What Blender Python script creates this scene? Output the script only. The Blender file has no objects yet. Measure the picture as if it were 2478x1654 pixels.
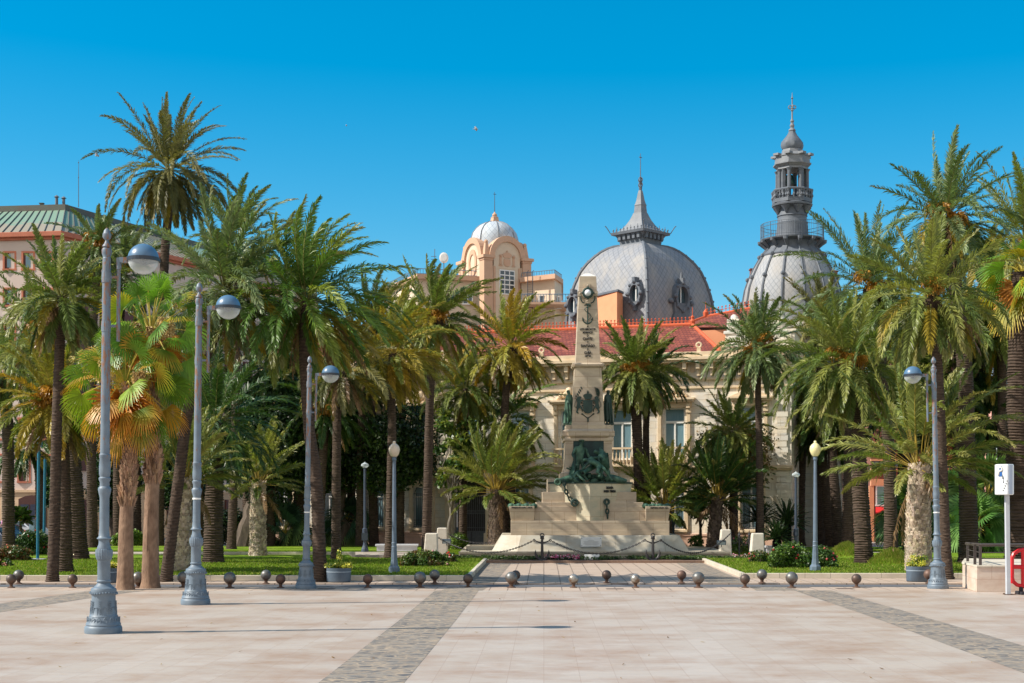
import bpy, bmesh, math, random
import numpy as np
from mathutils import Vector, Matrix
R = math.radians
scene = bpy.context.scene
# ------------------------------------------------------------------ camera
cam_d = bpy.data.cameras.new('camera'); cam = bpy.data.objects.new('camera', cam_d)
scene.collection.objects.link(cam)
cam.location = (0, 0, 3.0); cam.rotation_euler = (R(90), 0, 0)
cam_d.sensor_width = 36; cam_d.lens = 50; cam_d.shift_y = 0.1566
cam_d.clip_start = 0.5; cam_d.clip_end = 3000
scene.camera = cam
# ------------------------------------------------------------------ sky + sun
SUN_EL, SUN_AZ = R(42), R(-99)          # azimuth measured clockwise from +Y
world = bpy.data.worlds.new('World'); scene.world = world; world.use_nodes = True
wn = world.node_tree.nodes; wl = world.node_tree.links
sky = wn.new('ShaderNodeTexSky'); sky.sky_type = 'NISHITA'; sky.sun_disc = False
sky.sun_elevation = SUN_EL; sky.sun_rotation = SUN_AZ % (2*math.pi)
sky.air_density = 1.0; sky.dust_density = 0.25; sky.ozone_density = 3.0; sky.altitude = 0
hs = wn.new('ShaderNodeHueSaturation'); hs.inputs['Saturation'].default_value = 1.80; hs.inputs['Value'].default_value = 1.36; hs.inputs['Hue'].default_value = 0.487
gmw = wn.new('ShaderNodeGamma'); gmw.inputs['Gamma'].default_value = 0.78; wl.new(sky.outputs[0], gmw.inputs['Color']); wl.new(gmw.outputs[0], hs.inputs['Color'])
# pale glow added to the unseen sky behind the camera, filling front-facing shade
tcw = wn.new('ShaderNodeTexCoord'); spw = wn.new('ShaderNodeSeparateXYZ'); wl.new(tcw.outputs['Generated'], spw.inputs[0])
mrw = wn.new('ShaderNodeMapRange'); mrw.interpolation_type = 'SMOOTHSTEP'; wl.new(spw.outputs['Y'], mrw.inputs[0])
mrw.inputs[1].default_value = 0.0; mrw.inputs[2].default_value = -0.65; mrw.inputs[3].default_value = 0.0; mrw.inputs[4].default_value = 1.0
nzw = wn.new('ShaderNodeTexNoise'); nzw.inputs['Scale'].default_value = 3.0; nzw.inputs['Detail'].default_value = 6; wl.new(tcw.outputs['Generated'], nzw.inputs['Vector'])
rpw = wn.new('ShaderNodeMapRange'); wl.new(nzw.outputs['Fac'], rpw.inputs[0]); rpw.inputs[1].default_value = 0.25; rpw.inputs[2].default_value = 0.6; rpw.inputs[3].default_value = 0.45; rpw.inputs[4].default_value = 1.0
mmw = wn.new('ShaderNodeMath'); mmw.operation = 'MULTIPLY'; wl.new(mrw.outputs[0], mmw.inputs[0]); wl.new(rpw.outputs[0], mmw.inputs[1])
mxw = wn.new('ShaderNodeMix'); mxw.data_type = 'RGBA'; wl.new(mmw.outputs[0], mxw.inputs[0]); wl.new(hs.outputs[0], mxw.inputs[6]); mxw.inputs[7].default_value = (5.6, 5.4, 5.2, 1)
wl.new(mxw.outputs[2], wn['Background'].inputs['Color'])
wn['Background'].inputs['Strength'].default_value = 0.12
sun_d = bpy.data.lights.new('sun', 'SUN'); sun = bpy.data.objects.new('sun', sun_d)
scene.collection.objects.link(sun)
sun_d.energy = 4.8; sun_d.angle = R(0.5); sun_d.color = (1.0, 0.93, 0.82)
sdir = Vector((math.sin(SUN_AZ)*math.cos(SUN_EL), math.cos(SUN_AZ)*math.cos(SUN_EL), math.sin(SUN_EL)))
sun.rotation_euler = sdir.to_track_quat('Z', 'Y').to_euler(); sun.location = sdir*200
scene.view_settings.view_transform = 'Standard'; scene.view_settings.look = 'None'
scene.view_settings.gamma = 1; scene.view_settings.use_curve_mapping = False
scene.view_settings.exposure = 0.47
scene.cycles.max_bounces = 6; scene.cycles.transparent_max_bounces = 12
# ------------------------------------------------------------------ measuring helpers (survey of the place: distance ahead Y -> metres)
F = 3442.0
def wx(x, Y): return (x-1239.0)/F*Y
def wz(y, Y): return 3.0-(y-1215.0)/F*Y
def wp(x, y, Y): return (wx(x, Y), Y, wz(y, Y))
def gY(y, z0=0.0): return (3.0-z0)*F/(y-1215.0)
def gp(x, y, z0=0.0):
    Y = gY(y, z0); return (wx(x, Y), Y, z0)
C = scene.collection
def lin(c):
    o = []
    for v in c:
        v = v/255.0; o.append(v/12.92 if v <= 0.04045 else ((v+0.055)/1.055)**2.4)
    return o
def root(name, label, cat, loc=(0, 0, 0), group=None, rz=0.0):
    o = bpy.data.objects.new(name, None); C.objects.link(o)
    o.location = loc; o.rotation_euler = (0, 0, rz); o.empty_display_size = 0.3
    o['label'] = label; o['category'] = cat
    if group: o['group'] = group
    return o
def tag(o, label, cat, group=None):
    o['label'] = label; o['category'] = cat
    if group: o['group'] = group
    return o
def kind(o, k): o['kind'] = k; return o
def loc_of(p):
    l = Vector((0, 0, 0)); M = Matrix.Identity(4)
    chain = []
    while p is not None: chain.append(p); p = p.parent
    for q in reversed(chain): M = M @ Matrix.LocRotScale(q.location, q.rotation_euler, q.scale)
    return M
class MB:
    def __init__(s): s.v = []; s.f = []; s.c = []; s.m = []
    def add(s, vs, fs, col=None, mi=0):
        n = len(s.v); s.v += [tuple(a) for a in vs]; s.f += [tuple(i+n for i in f) for f in fs]
        s.c += [col or (1, 1, 1)]*len(vs); s.m += [mi]*len(fs); return s
    def box(s, x0, x1, y0, y1, z0, z1, col=None, mi=0):
        v = [(x, y, z) for z in (z0, z1) for y in (y0, y1) for x in (x0, x1)]
        return s.add(v, [(0, 2, 3, 1), (4, 5, 7, 6), (0, 1, 5, 4), (2, 6, 7, 3), (0, 4, 6, 2), (1, 3, 7, 5)], col, mi)
    def prism(s, poly, z0, z1, col=None, top=None, mi=0):
        n = len(poly); top = top or poly
        v = [(p[0], p[1], z0) for p in poly]+[(p[0], p[1], z1) for p in top]
        f = [(i, (i+1) % n, n+(i+1) % n, n+i) for i in range(n)]+[tuple(range(n-1, -1, -1)), tuple(range(n, 2*n))]
        return s.add(v, f, col, mi)
    def xprism(s, poly, y0, y1, col=None, mi=0):      # poly in (x,z), extruded along y
        n = len(poly)
        v = [(p[0], y0, p[1]) for p in poly]+[(p[0], y1, p[1]) for p in poly]
        f = [(i, (i+1) % n, n+(i+1) % n, n+i) for i in range(n)]+[tuple(range(n-1, -1, -1)), tuple(range(n, 2*n))]
        return s.add(v, f, col, mi)
    def lathe(s, prof, n=20, c=(0, 0), col=None, a0=0.0, sx=1, sy=1, rf=None, caps=True):
        v = []; f = []
        for k, (r, z) in enumerate(prof):
            for i in range(n):
                a = a0+2*math.pi*i/n; rr = r*(rf(a, k) if rf else 1)
                v.append((c[0]+rr*math.cos(a)*sx, c[1]+rr*math.sin(a)*sy, z))
        for k in range(len(prof)-1):
            for i in range(n):
                j = (i+1) % n; f.append((k*n+i, k*n+j, (k+1)*n+j, (k+1)*n+i))
        if caps:
            if prof[0][0] > 1e-3: f.append(tuple(range(n-1, -1, -1)))
            if prof[-1][0] > 1e-3: f.append(tuple((len(prof)-1)*n+i for i in range(n)))
        return s.add(v, f, col)
    def tube(s, pts, rad, n=6, col=None, caps=True):
        pts = [Vector(p) for p in pts]
        if not hasattr(rad, '__len__'): rad = [rad]*len(pts)
        v = []; f = []; up = Vector((0.13, 0.31, 1)).normalized()
        pu = None
        for k, p in enumerate(pts):
            t = (pts[min(k+1, len(pts)-1)]-pts[max(k-1, 0)])
            if t.length < 1e-9: t = Vector((0, 0, 1))
            t.normalize()
            if pu is None:
                a = t.cross(up)
                if a.length < 1e-3: a = t.cross(Vector((1, 0, 0)))
            else:
                a = pu-t*pu.dot(t)
                if a.length < 1e-4: a = t.cross(up)
            a.normalize(); pu = a.copy(); b = t.cross(a)
            for i in range(n):
                q = 2*math.pi*i/n; v.append(p+(a*math.cos(q)+b*math.sin(q))*rad[k])
        for k in range(len(pts)-1):
            for i in range(n):
                j = (i+1) % n; f.append((k*n+i, k*n+j, (k+1)*n+j, (k+1)*n+i))
        if caps: f.append(tuple(range(n-1, -1, -1))); f.append(tuple((len(pts)-1)*n+i for i in range(n)))
        return s.add(v, f, col)
    def ball(s, c, r, n=12, m=8, col=None, sc=(1, 1, 1), z0=-1.0, z1=1.0):
        v = []; f = []
        t0 = math.asin(z0); t1 = math.asin(z1)
        for k in range(m+1):
            t = t0+(t1-t0)*k/m
            for i in range(n):
                a = 2*math.pi*i/n
                v.append((c[0]+r*sc[0]*math.cos(t)*math.cos(a), c[1]+r*sc[1]*math.cos(t)*math.sin(a), c[2]+r*sc[2]*math.sin(t)))
        for k in range(m):
            for i in range(n):
                j = (i+1) % n; f.append((k*n+i, k*n+j, (k+1)*n+j, (k+1)*n+i))
        return s.add(v, f, col)
    def torus(s, c, R0, r, ax='y', n=16, m=6, a0=0.0, a1=2*math.pi, col=None):
        pts = []
        for i in range(n+1):
            a = a0+(a1-a0)*i/n; u, w = R0*math.cos(a), R0*math.sin(a)
            pts.append((c[0]+u, c[1], c[2]+w) if ax == 'y' else ((c[0]+u, c[1]+w, c[2]) if ax == 'z' else (c[0], c[1]+u, c[2]+w)))
        return s.tube(pts, r, m, col)
    def build(s, name, mat, parent=None, smooth=False, local=False, bevel=0.0):
        vs = s.v
        if parent is not None and not local:
            Mi = loc_of(parent).inverted(); vs = [tuple(Mi @ Vector(p)) for p in vs]
        me = bpy.data.meshes.new(name); me.from_pydata(vs, [], s.f); me.update()
        for m in (mat if isinstance(mat, (list, tuple)) else [mat]): me.materials.append(m)
        if any(s.m): me.polygons.foreach_set('material_index', s.m)
        if any(c != (1, 1, 1) for c in s.c):
            ca = me.color_attributes.new('Col', 'FLOAT_COLOR', 'POINT')
            ca.data.foreach_set('color', np.array([[c[0], c[1], c[2], 1.0] for c in s.c], dtype=np.float32).ravel())
        if smooth:
            me.polygons.foreach_set('use_smooth', [True]*len(me.polygons))
            try: me.set_sharp_from_angle(angle=R(38))
            except Exception: pass
        o = bpy.data.objects.new(name, me); C.objects.link(o)
        if parent is not None: o.parent = parent
        if bevel:
            b = o.modifiers.new('bevel', 'BEVEL'); b.width = bevel; b.segments = 2; b.limit_method = 'ANGLE'; b.angle_limit = R(40)
        return o
def np_mesh(name, V, Q, cols, mat, parent=None):
    if parent is not None:
        Mi = np.array(loc_of(parent).inverted()); V = V @ Mi[:3, :3].T + Mi[:3, 3]
    me = bpy.data.meshes.new(name); n = len(V); q = len(Q)
    me.vertices.add(n); me.vertices.foreach_set('co', V.astype(np.float32).ravel())
    me.loops.add(q*4); me.loops.foreach_set('vertex_index', Q.astype(np.int32).ravel())
    me.polygons.add(q); me.polygons.foreach_set('loop_start', np.arange(0, q*4, 4, dtype=np.int32))
    try: me.polygons.foreach_set('loop_total', np.full(q, 4, dtype=np.int32))
    except Exception: pass
    me.update(calc_edges=True)
    if cols is not None:
        ca = me.color_attributes.new('Col', 'FLOAT_COLOR', 'POINT')
        c4 = np.ones((n, 4), dtype=np.float32); c4[:, :3] = cols; ca.data.foreach_set('color', c4.ravel())
    me.materials.append(mat)
    o = bpy.data.objects.new(name, me); C.objects.link(o)
    if parent is not None: o.parent = parent
    return o
def copy_tree(o, parent=None):
    c = o.copy(); C.objects.link(c); c.parent = parent
    for ch in list(o.children): copy_tree(ch, c)
    return c
# ------------------------------------------------------------------ materials
def newmat(name):
    m = bpy.data.materials.new(name); m.use_nodes = True
    nt = m.node_tree; return m, nt.nodes, nt.links, nt.nodes['Principled BSDF']
def setin(b, **k):
    for a, v in k.items():
        a = a.replace('_', ' ')
        if a in b.inputs: b.inputs[a].default_value = v
def mixc(n, l, fac, a, b, typ='MIX'):
    x = n.new('ShaderNodeMix'); x.data_type = 'RGBA'; x.blend_type = typ
    for sck, val in ((x.inputs[0], fac), (x.inputs[6], a), (x.inputs[7], b)):
        if hasattr(val, 'is_output'): l.new(val, sck)
        elif hasattr(val, '__len__'): sck.default_value = (*val[:3], 1)
        else: sck.default_value = val
    return x.outputs[2]
def ramp(n, l, src, p0, p1, c0=(0, 0, 0), c1=(1, 1, 1)):
    r = n.new('ShaderNodeValToRGB'); l.new(src, r.inputs[0])
    r.color_ramp.elements[0].position = p0; r.color_ramp.elements[1].position = p1
    r.color_ramp.elements[0].color = (*c0, 1); r.color_ramp.elements[1].color = (*c1, 1); return r.outputs[0]
def noise(n, l, vec, sc, det=4, rough=0.6):
    t = n.new('ShaderNodeTexNoise'); t.inputs['Scale'].default_value = sc; t.inputs['Detail'].default_value = det
    t.inputs['Roughness'].default_value = rough
    if vec is not None: l.new(vec, t.inputs['Vector'])
    return t.outputs['Fac']
def objc(n): return n.new('ShaderNodeTexCoord').outputs['Object']
def bumpit(n, l, b, h, st=0.3, dist=0.02):
    u = n.new('ShaderNodeBump'); u.inputs['Strength'].default_value = st; u.inputs['Distance'].default_value = dist
    l.new(h, u.inputs['Height']); l.new(u.outputs[0], b.inputs['Normal'])
def mapping(n, l, vec, rot=(0, 0, 0), sc=(1, 1, 1), loc=(0, 0, 0)):
    m = n.new('ShaderNodeMapping'); l.new(vec, m.inputs['Vector'])
    m.inputs['Rotation'].default_value = rot; m.inputs['Scale'].default_value = sc; m.inputs['Location'].default_value = loc
    return m.outputs[0]
def M(name, c1, c2=None, sc=3.0, rough=0.7, bump=0.0, metal=0.0, spec=0.5, p=(0.3, 0.7), stretch=None, vcol=False):
    m, n, l, b = newmat(name); c1 = lin(c1); c2 = lin(c2) if c2 else [x*0.8 for x in c1]
    v = objc(n)
    if stretch: v = mapping(n, l, v, sc=stretch)
    f = noise(n, l, v, sc, 6)
    fr = ramp(n, l, f, p[0], p[1]); col = mixc(n, l, fr, c1, c2)
    if vcol:
        a = n.new('ShaderNodeAttribute'); a.attribute_name = 'Col'; col = mixc(n, l, 1.0, col, a.outputs['Color'], 'MULTIPLY')
    l.new(col, b.inputs['Base Color'])
    setin(b, Roughness=rough, Metallic=metal); b.inputs['Specular IOR Level'].default_value = spec
    if bump: bumpit(n, l, b, f, bump, 0.03)
    return m
def leafmat(name, rough=0.45, trans=0.3, spec=0.4):
    m, n, l, b = newmat(name)
    a = n.new('ShaderNodeAttribute'); a.attribute_name = 'Col'
    f = noise(n, l, objc(n), 1.3, 3); fr = ramp(n, l, f, 0.3, 0.7, (0.8, 0.8, 0.8), (1.15, 1.15, 1.1))
    col = mixc(n, l, 1.0, a.outputs['Color'], fr, 'MULTIPLY')
    l.new(col, b.inputs['Base Color']); setin(b, Roughness=rough); b.inputs['Specular IOR Level'].default_value = spec
    t = n.new('ShaderNodeBsdfTranslucent'); l.new(mixc(n, l, 1.0, col, (1.3, 1.35, 0.6), 'MULTIPLY'), t.inputs['Color'])
    mx = n.new('ShaderNodeMixShader'); mx.inputs[0].default_value = trans
    l.new(b.outputs[0], mx.inputs[1]); l.new(t.outputs[0], mx.inputs[2])
    l.new(mx.outputs[0], n['Material Output'].inputs['Surface']); return m
def stone(name, c1, c2, c3, bw=0.9, bh=0.42, mort=0.006, uaxis='x', rough=0.75, mc=None, off=0.5, bump=0.2, stain=0.35):
    """masonry: ashlar blocks of varied tone laid over (u, z), with veins and weather stains"""
    m, n, l, b = newmat(name); c1, c2, c3 = lin(c1), lin(c2), lin(c3); mc = lin(mc) if mc else [x*0.5 for x in c1]
    v = objc(n); s = n.new('ShaderNodeSeparateXYZ'); l.new(v, s.inputs[0]); cb = n.new('ShaderNodeCombineXYZ')
    if uaxis == 'x': l.new(s.outputs['X'], cb.inputs['X'])
    elif uaxis == 'y': l.new(s.outputs['Y'], cb.inputs['X'])
    else:
        a = n.new('ShaderNodeMath'); a.operation = 'ADD' if uaxis == 'x+y' else 'SUBTRACT'
        l.new(s.outputs['X'], a.inputs[0]); l.new(s.outputs['Y'], a.inputs[1]); l.new(a.outputs[0], cb.inputs['X'])
    l.new(s.outputs['Z'], cb.inputs['Y'])
    t = n.new('ShaderNodeTexBrick'); l.new(cb.outputs[0], t.inputs['Vector'])
    t.inputs['Scale'].default_value = 1; t.inputs['Brick Width'].default_value = bw; t.inputs['Row Height'].default_value = bh
    t.inputs['Mortar Size'].default_value = mort; t.inputs['Color1'].default_value = (*c1, 1); t.inputs['Color2'].default_value = (*c2, 1)
    t.inputs['Mortar'].default_value = (*mc, 1); t.offset = off; t.inputs['Bias'].default_value = 0.0
    f = noise(n, l, mapping(n, l, v, sc=(1, 1, 2.2)), 1.1, 8, 0.65); fr = ramp(n, l, f, 0.42, 0.62)
    fm = n.new('ShaderNodeMath'); fm.operation = 'MULTIPLY'; l.new(fr, fm.inputs[0]); fm.inputs[1].default_value = stain
    col = mixc(n, l, fm.outputs[0], t.outputs['Color'], c3)
    l.new(col, b.inputs['Base Color']); setin(b, Roughness=rough)
    if bump: bumpit(n, l, b, t.outputs['Fac'], -bump, 0.02)
    return m
# ------------------------------------------------------------------ ground materials
def paving(name, ca, cb, cc, bw, bh, rot, mort=0.012, mcol=(150, 125, 110), rough=0.42, st=0.5):
    m, n, l, b = newmat(name); v = objc(n)
    vr = mapping(n, l, v, rot=(0, 0, rot))
    t = n.new('ShaderNodeTexBrick'); l.new(vr, t.inputs['Vector']); t.inputs['Scale'].default_value = 1
    t.inputs['Brick Width'].default_value = bw; t.inputs['Row Height'].default_value = bh; t.inputs['Mortar Size'].default_value = mort
    t.inputs['Color1'].default_value = (*lin(ca), 1); t.inputs['Color2'].default_value = (*lin(cb), 1); t.inputs['Mortar'].default_value = (*lin(mcol), 1)
    t.offset = 0.37; t.offset_frequency = 2
    f1 = noise(n, l, mapping(n, l, v, sc=(.8, 1.1, 1)), 0.45, 9, 0.72); r1 = ramp(n, l, f1, 0.44, 0.66)
    f2 = noise(n, l, mapping(n, l, v, sc=(1.0, 2.6, 1)), 1.9, 8, 0.7); r2 = ramp(n, l, f2, 0.35, 0.75)
    k = n.new('ShaderNodeMath'); k.operation = 'MULTIPLY'; l.new(r1, k.inputs[0]); k.inputs[1].default_value = st
    c = mixc(n, l, k.outputs[0], t.outputs['Color'], lin(cc))
    k2 = n.new('ShaderNodeMath'); k2.operation = 'MULTIPLY'; l.new(r2, k2.inputs[0]); k2.inputs[1].default_value = 0.6
    c = mixc(n, l, k2.outputs[0], c, [x*y for x, y in zip(lin(ca), (.80, .84, .9))])
    f4 = noise(n, l, v, 38, 3, 0.8); r4 = ramp(n, l, f4, 0.66, 0.72)
    k4 = n.new('ShaderNodeMath'); k4.operation = 'MULTIPLY'; l.new(r4, k4.inputs[0]); k4.inputs[1].default_value = 0.35
    c = mixc(n, l, k4.outputs[0], c, lin((120, 100, 88)))
    l.new(c, b.inputs['Base Color'])
    rr = n.new('ShaderNodeMapRange'); l.new(f2, rr.inputs[0]); rr.inputs[3].default_value = rough-0.1; rr.inputs[4].default_value = rough+0.22
    l.new(rr.outputs[0], b.inputs['Roughness']); b.inputs['Specular IOR Level'].default_value = 0.35
    bumpit(n, l, b, t.outputs['Fac'], -0.25, 0.01)
    return m
ROT = 0.0224
m_plaza = paving('plaza_marble', (190, 177, 164), (182, 167, 152), (158, 124, 97), 1.85, 0.62, R(90)+ROT, 0.004, (154, 126, 106), 0.40, 0.9)
m_path = paving('path_slabs', (188, 168, 150), (180, 160, 142), (164, 136, 118), 1.3, 0.62, R(90)+ROT, 0.02, (95, 80, 70), 0.6, 0.3)
m_far = M('far_pavement', (176, 164, 150), (158, 146, 134), 0.8, 0.8)
m_asph = M('asphalt_lane', (96, 98, 104), (78, 80, 86), 14, 0.85, 0.3)
m_kerb = stone('kerb_stone', (208, 198, 180), (196, 186, 168), (160, 148, 130), 1.0, 0.5, 0.012, bump=0.1)
def cobble():
    m, n, l, b = newmat('cobble_strip'); v = mapping(n, l, objc(n), sc=(0.35, 1, 1))
    t = n.new('ShaderNodeTexVoronoi'); t.inputs['Scale'].default_value = 11; l.new(v, t.inputs['Vector']); t.feature = 'F1'
    e = n.new('ShaderNodeTexVoronoi'); e.inputs['Scale'].default_value = 11; l.new(v, e.inputs['Vector']); e.feature = 'DISTANCE_TO_EDGE'
    s = n.new('ShaderNodeSeparateColor'); l.new(t.outputs['Color'], s.inputs[0])
    c = mixc(n, l, ramp(n, l, s.outputs[0], 0.35, 0.8), lin((130, 124, 116)), lin((74, 77, 82)))
    f = noise(n, l, objc(n), 0.7, 5); sand = mixc(n, l, ramp(n, l, f, 0.3, 0.7), lin((172, 152, 128)), lin((138, 124, 108)))
    c = mixc(n, l, ramp(n, l, e.outputs[0], 0.03, 0.12), sand, c)
    f3 = noise(n, l, objc(n), 2.2, 5); c = mixc(n, l, ramp(n, l, f3, 0.52, 0.70), c, sand)
    l.new(c, b.inputs['Base Color']); setin(b, Roughness=0.85); bumpit(n, l, b, e.outputs[0], 0.7, 0.03); return m
m_cob = cobble()
def grassmat():
    m, n, l, b = newmat('lawn'); v = objc(n)
    f = noise(n, l, v, 0.35, 6); f2 = noise(n, l, mapping(n, l, v, sc=(1, 0.5, 1)), 9, 5, 0.8)
    c = mixc(n, l, ramp(n, l, f, 0.35, 0.7), lin((116, 140, 38)), lin((140, 150, 60)))
    c = mixc(n, l, ramp(n, l, f2, 0.3, 0.75), c, lin((84, 128, 14)))
    f3 = noise(n, l, v, 0.8, 4); c = mixc(n, l, ramp(n, l, f3, 0.62, 0.74), c, lin((164, 158, 92)))
    l.new(c, b.inputs['Base Color']); setin(b, Roughness=0.9); b.inputs['Specular IOR Level'].default_value = 0.1
    bumpit(n, l, b, f2, 0.8, 0.08); return m
m_grass = grassmat()
m_soil = M('soil', (92, 66, 50), (60, 44, 34), 6, 0.95, 0.5)
def sheet(name, poly, z, mat, thick=0.3, k='structure'):
    mb = MB(); mb.prism(poly, z-thick, z); o = mb.build(name, mat); o['kind'] = k; return o
sheet('ground', [(-1500, -200), (1500, -200), (1500, 2500), (-1500, 2500)], -0.32, m_far, 0.2)
sheet('plaza', [(-60, -5), (60, -5), (60, gY(1429.5)), (-60, gY(1429.5))], 0.0, m_plaza)
sheet('plaza_edge_strip', [(-60, gY(1429.5)), (60, gY(1429.5)), (60, gY(1421)), (-60, gY(1421))], -0.002, m_path)
sheet('road', [(-60, gY(1421)), (60, gY(1421)), (60, gY(1412)), (-60, gY(1412))], -0.05, m_asph)
sheet('pavement', [(-60, gY(1412)), (60, gY(1412)), (60, 64), (12, 64), (12, 76), (-9, 76), (-9, 64), (-60, 64)], 0.0, m_path)
# drain line along the road
mb = MB(); mb.box(-60, 60, gY(1417.4), gY(1416.2), -0.05, -0.028); kind(mb.build('road_drain', M('drain_metal', (128, 130, 134), (105, 108, 112), 8, 0.6)), 'structure')
# cobble strips
def strip(name, pl, z=0.004):
    mb = MB(); mb.add([(a, b, z) for a, b in pl], [tuple(range(len(pl)))]); o = mb.build(name, m_cob); o['kind'] = 'structure'; return o
def P(x, y): q = gp(x, y); return (q[0], q[1])
ye = gY(1429.5)
strip('cobble_strip', [(-3.75, 0), (-2.3, 0), (-1.79, 23.5), (-1.42, 36), (-1.12, ye), (-2.6, ye), (-2.86, 36), (-3.21, 23.5)])
strip('cobble_strip', [P(1068, 1429.4), P(1168, 1429.4), P(1180, 1421.4), P(1086, 1421.4)])
strip('cobble_strip', [P(1122, 1411.8), P(1197, 1411.8), P(1238, 1363), P(1178, 1363)])
strip('cobble_strip', [(8.0, 0), (9.6, 0), (10.6, 24), (10.78, 40), (10.80, ye), (9.55, ye), (9.35, 36), (8.95, 24.5)])
strip('cobble_strip', [P(1830, 1429.4), P(1930, 1429.4), P(1915, 1421.4), P(1815, 1421.4)])
strip('cobble_strip', [P(1715, 1411.8), P(1812, 1411.8), P(1700, 1363), P(1637, 1363)])
strip('cobble_strip', [(-15.0, 20), (-13.6, 20), (-13.9, 38.7), (-13.15, 44.4), (-12.4, ye), (-14.2, ye), (-15.1, 42)])
# manhole covers
for (x, y) in ((2045, 1425), (790, 1425), (1488, 1425.5)):
    q = gp(x, y); mb = MB(); mb.box(q[0]-0.3, q[0]+0.3, q[1]-0.25, q[1]+0.25, 0.0015, 0.005)
    tag(mb.build('drain_cover', M('rusty_cover', (120, 98, 84), (95, 82, 74), 10, 0.7)), {2045: 'flat metal drain cover in the paving to the right, near the planter', 790: 'flat metal drain cover in front of the left planter', 1488: 'flat metal drain cover in the paving in front of the monument'}[x], 'drain cover')
# lawns with kerbs
def lawn(name, poly, z=0.2, kx=None):
    o = sheet(name, poly, z-0.02, m_grass, 0.3); return o
YL, YR = gY(1405.5), gY(1400)
lx0, lx1 = wx(1137, YL), wx(1178, gY(1362))
rx0, rx1 = wx(1796, YR), wx(1700, gY(1361))
YB = 70.5
lawn('lawn', [(-45, YL+0.15), (lx0-0.15, YL+0.15), (lx1-0.15, YB), (lx1-0.15, YB), (-6, YB+0.5), (-8.2, 73), (-8.8, 76.5), (-45, 76.5)])
lawn('lawn', [(rx0+0.15, YR+0.15), (50, YR+0.15), (50, 79), (17, 79), (16.2, 73), (13, YB+0.5), (rx1+0.15, YB)])
def kerb(pts, w=0.16, z=0.2, name='kerb'):
    mb = MB()
    for (a, b) in zip(pts[:-1], pts[1:]):
        a = Vector((*a, 0)); b = Vector((*b, 0)); d = (b-a).normalized(); nn = Vector((-d.y, d.x, 0))*w
        mb.prism([(a.x, a.y), (b.x, b.y), (b.x+nn.x, b.y+nn.y), (a.x+nn.x, a.y+nn.y)], -0.2, z)
    return kind(mb.build(name, m_kerb, bevel=0.02), 'structure')
kerb([(-45, YL), (lx0, YL), (lx1, YB+0.3)])
kerb([(rx1, YB+0.3), (rx0, YR), (50, YR)])
# low kerb steps of the paths across the lawn
mb = MB(); mb.box(-17.5, -8.4, 76.0, 76.3, -0.2, 0.32); mb.box(-30, -17.5, 76.6, 76.8, -0.2, 0.24); kind(mb.build('path_kerb', m_kerb, bevel=0.02), 'structure')
sheet('path', [(-60, 76.8), (-5, 76.8), (-5, 82), (-60, 82)], 0.12, m_far)
sheet('path', [(14, 79.2), (60, 79.2), (60, 82), (14, 82)], 0.12, m_far)
sheet('lawn', [(-60, 82.2), (-5, 82.2), (-5, 90.5), (-60, 90.5)], 0.2, m_grass)
sheet('lawn', [(14.5, 82.2), (60, 82.2), (60, 88.5), (14.5, 88.5)], 0.2, m_grass)
sheet('lawn', [(-4.9, 83.5), (14.4, 83.5), (14.4, 88), (-4.9, 88)], 0.2, m_grass)
# flower bed in front of the monument
by0, by1 = gY(1363), 73.9
mb = MB(); mb.box(-4.6, 16.5, by0, by0+0.18, -0.2, 0.12); mb.box(-4.6, -4.4, by0+0.18, by1, -0.2, 0.12)
kind(mb.build('flower_bed_kerb', M('red_granite', (148, 118, 98), (120, 96, 82), 12, 0.8), bevel=0.02), 'structure')
sheet('flower_bed', [(-4.4, by0+0.18), (16.4, by0+0.18), (16.4, by1), (-4.4, by1)], 0.08, m_soil)
sheet('service_road', [(-140, 92), (-14, 92), (-14, 118), (-140, 118)], -0.02, m_asph)
# grass blades standing in the lawns
rng = np.random.default_rng(5)
def litter(name, boxes, n, cols, h, sz):
    P0 = np.vstack([np.c_[rng.uniform(b[0], b[1], n), rng.uniform(b[2], b[3], n), np.full(n, b[4]+.012)] for b in boxes]); k = len(P0); a = rng.uniform(0, 3.14, k); s_ = rng.uniform(.5, 1.6, (k, 1))*sz
    d = np.c_[np.cos(a), np.sin(a), np.zeros(k)]*s_; e = np.c_[-np.sin(a), np.cos(a), np.zeros(k)]*s_*.28; up = np.array([0, 0, h])
    V = np.stack([P0-d, P0+e, P0+d+up, P0-e+up*.4], 1).reshape(-1, 3); c = np.array([lin(q) for q in cols])[rng.integers(0, len(cols), k)]
    return kind(np_mesh(name, V, np.arange(4*k).reshape(-1, 4), np.repeat(c, 4, 0), m_blade), 'stuff')
def blades(name, boxes, n):
    P0 = []
    for (x0, x1, y0, y1, zz) in boxes:
        a = (x1-x0)*(y1-y0); k = int(n*a/sum((b[1]-b[0])*(b[3]-b[2]) for b in boxes))
        P0.append(np.c_[rng.uniform(x0, x1, k), rng.uniform(y0, y1, k), np.full(k, zz)])
    P0 = np.vstack(P0); k = len(P0); a = rng.uniform(0, 6.28, k); h = rng.uniform(0.03, 0.08, k); w = 0.022
    dx = np.c_[np.cos(a)*w, np.sin(a)*w, np.zeros(k)]; tip = P0+np.c_[rng.normal(0, .02, k), rng.normal(0, .02, k), h]
    V = np.stack([P0-dx, P0+dx, tip+dx*.3, tip-dx*.3], 1).reshape(-1, 3)
    col = np.array(lin((114, 136, 44)))*rng.uniform(0.6, 1.3, (k, 1)); dry = rng.random(k) < .08; col[dry] = np.array(lin((170, 160, 90)))
    return kind(np_mesh(name, V, np.arange(4*k).reshape(-1, 4), np.repeat(col, 4, 0), m_blade), 'stuff')
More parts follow.
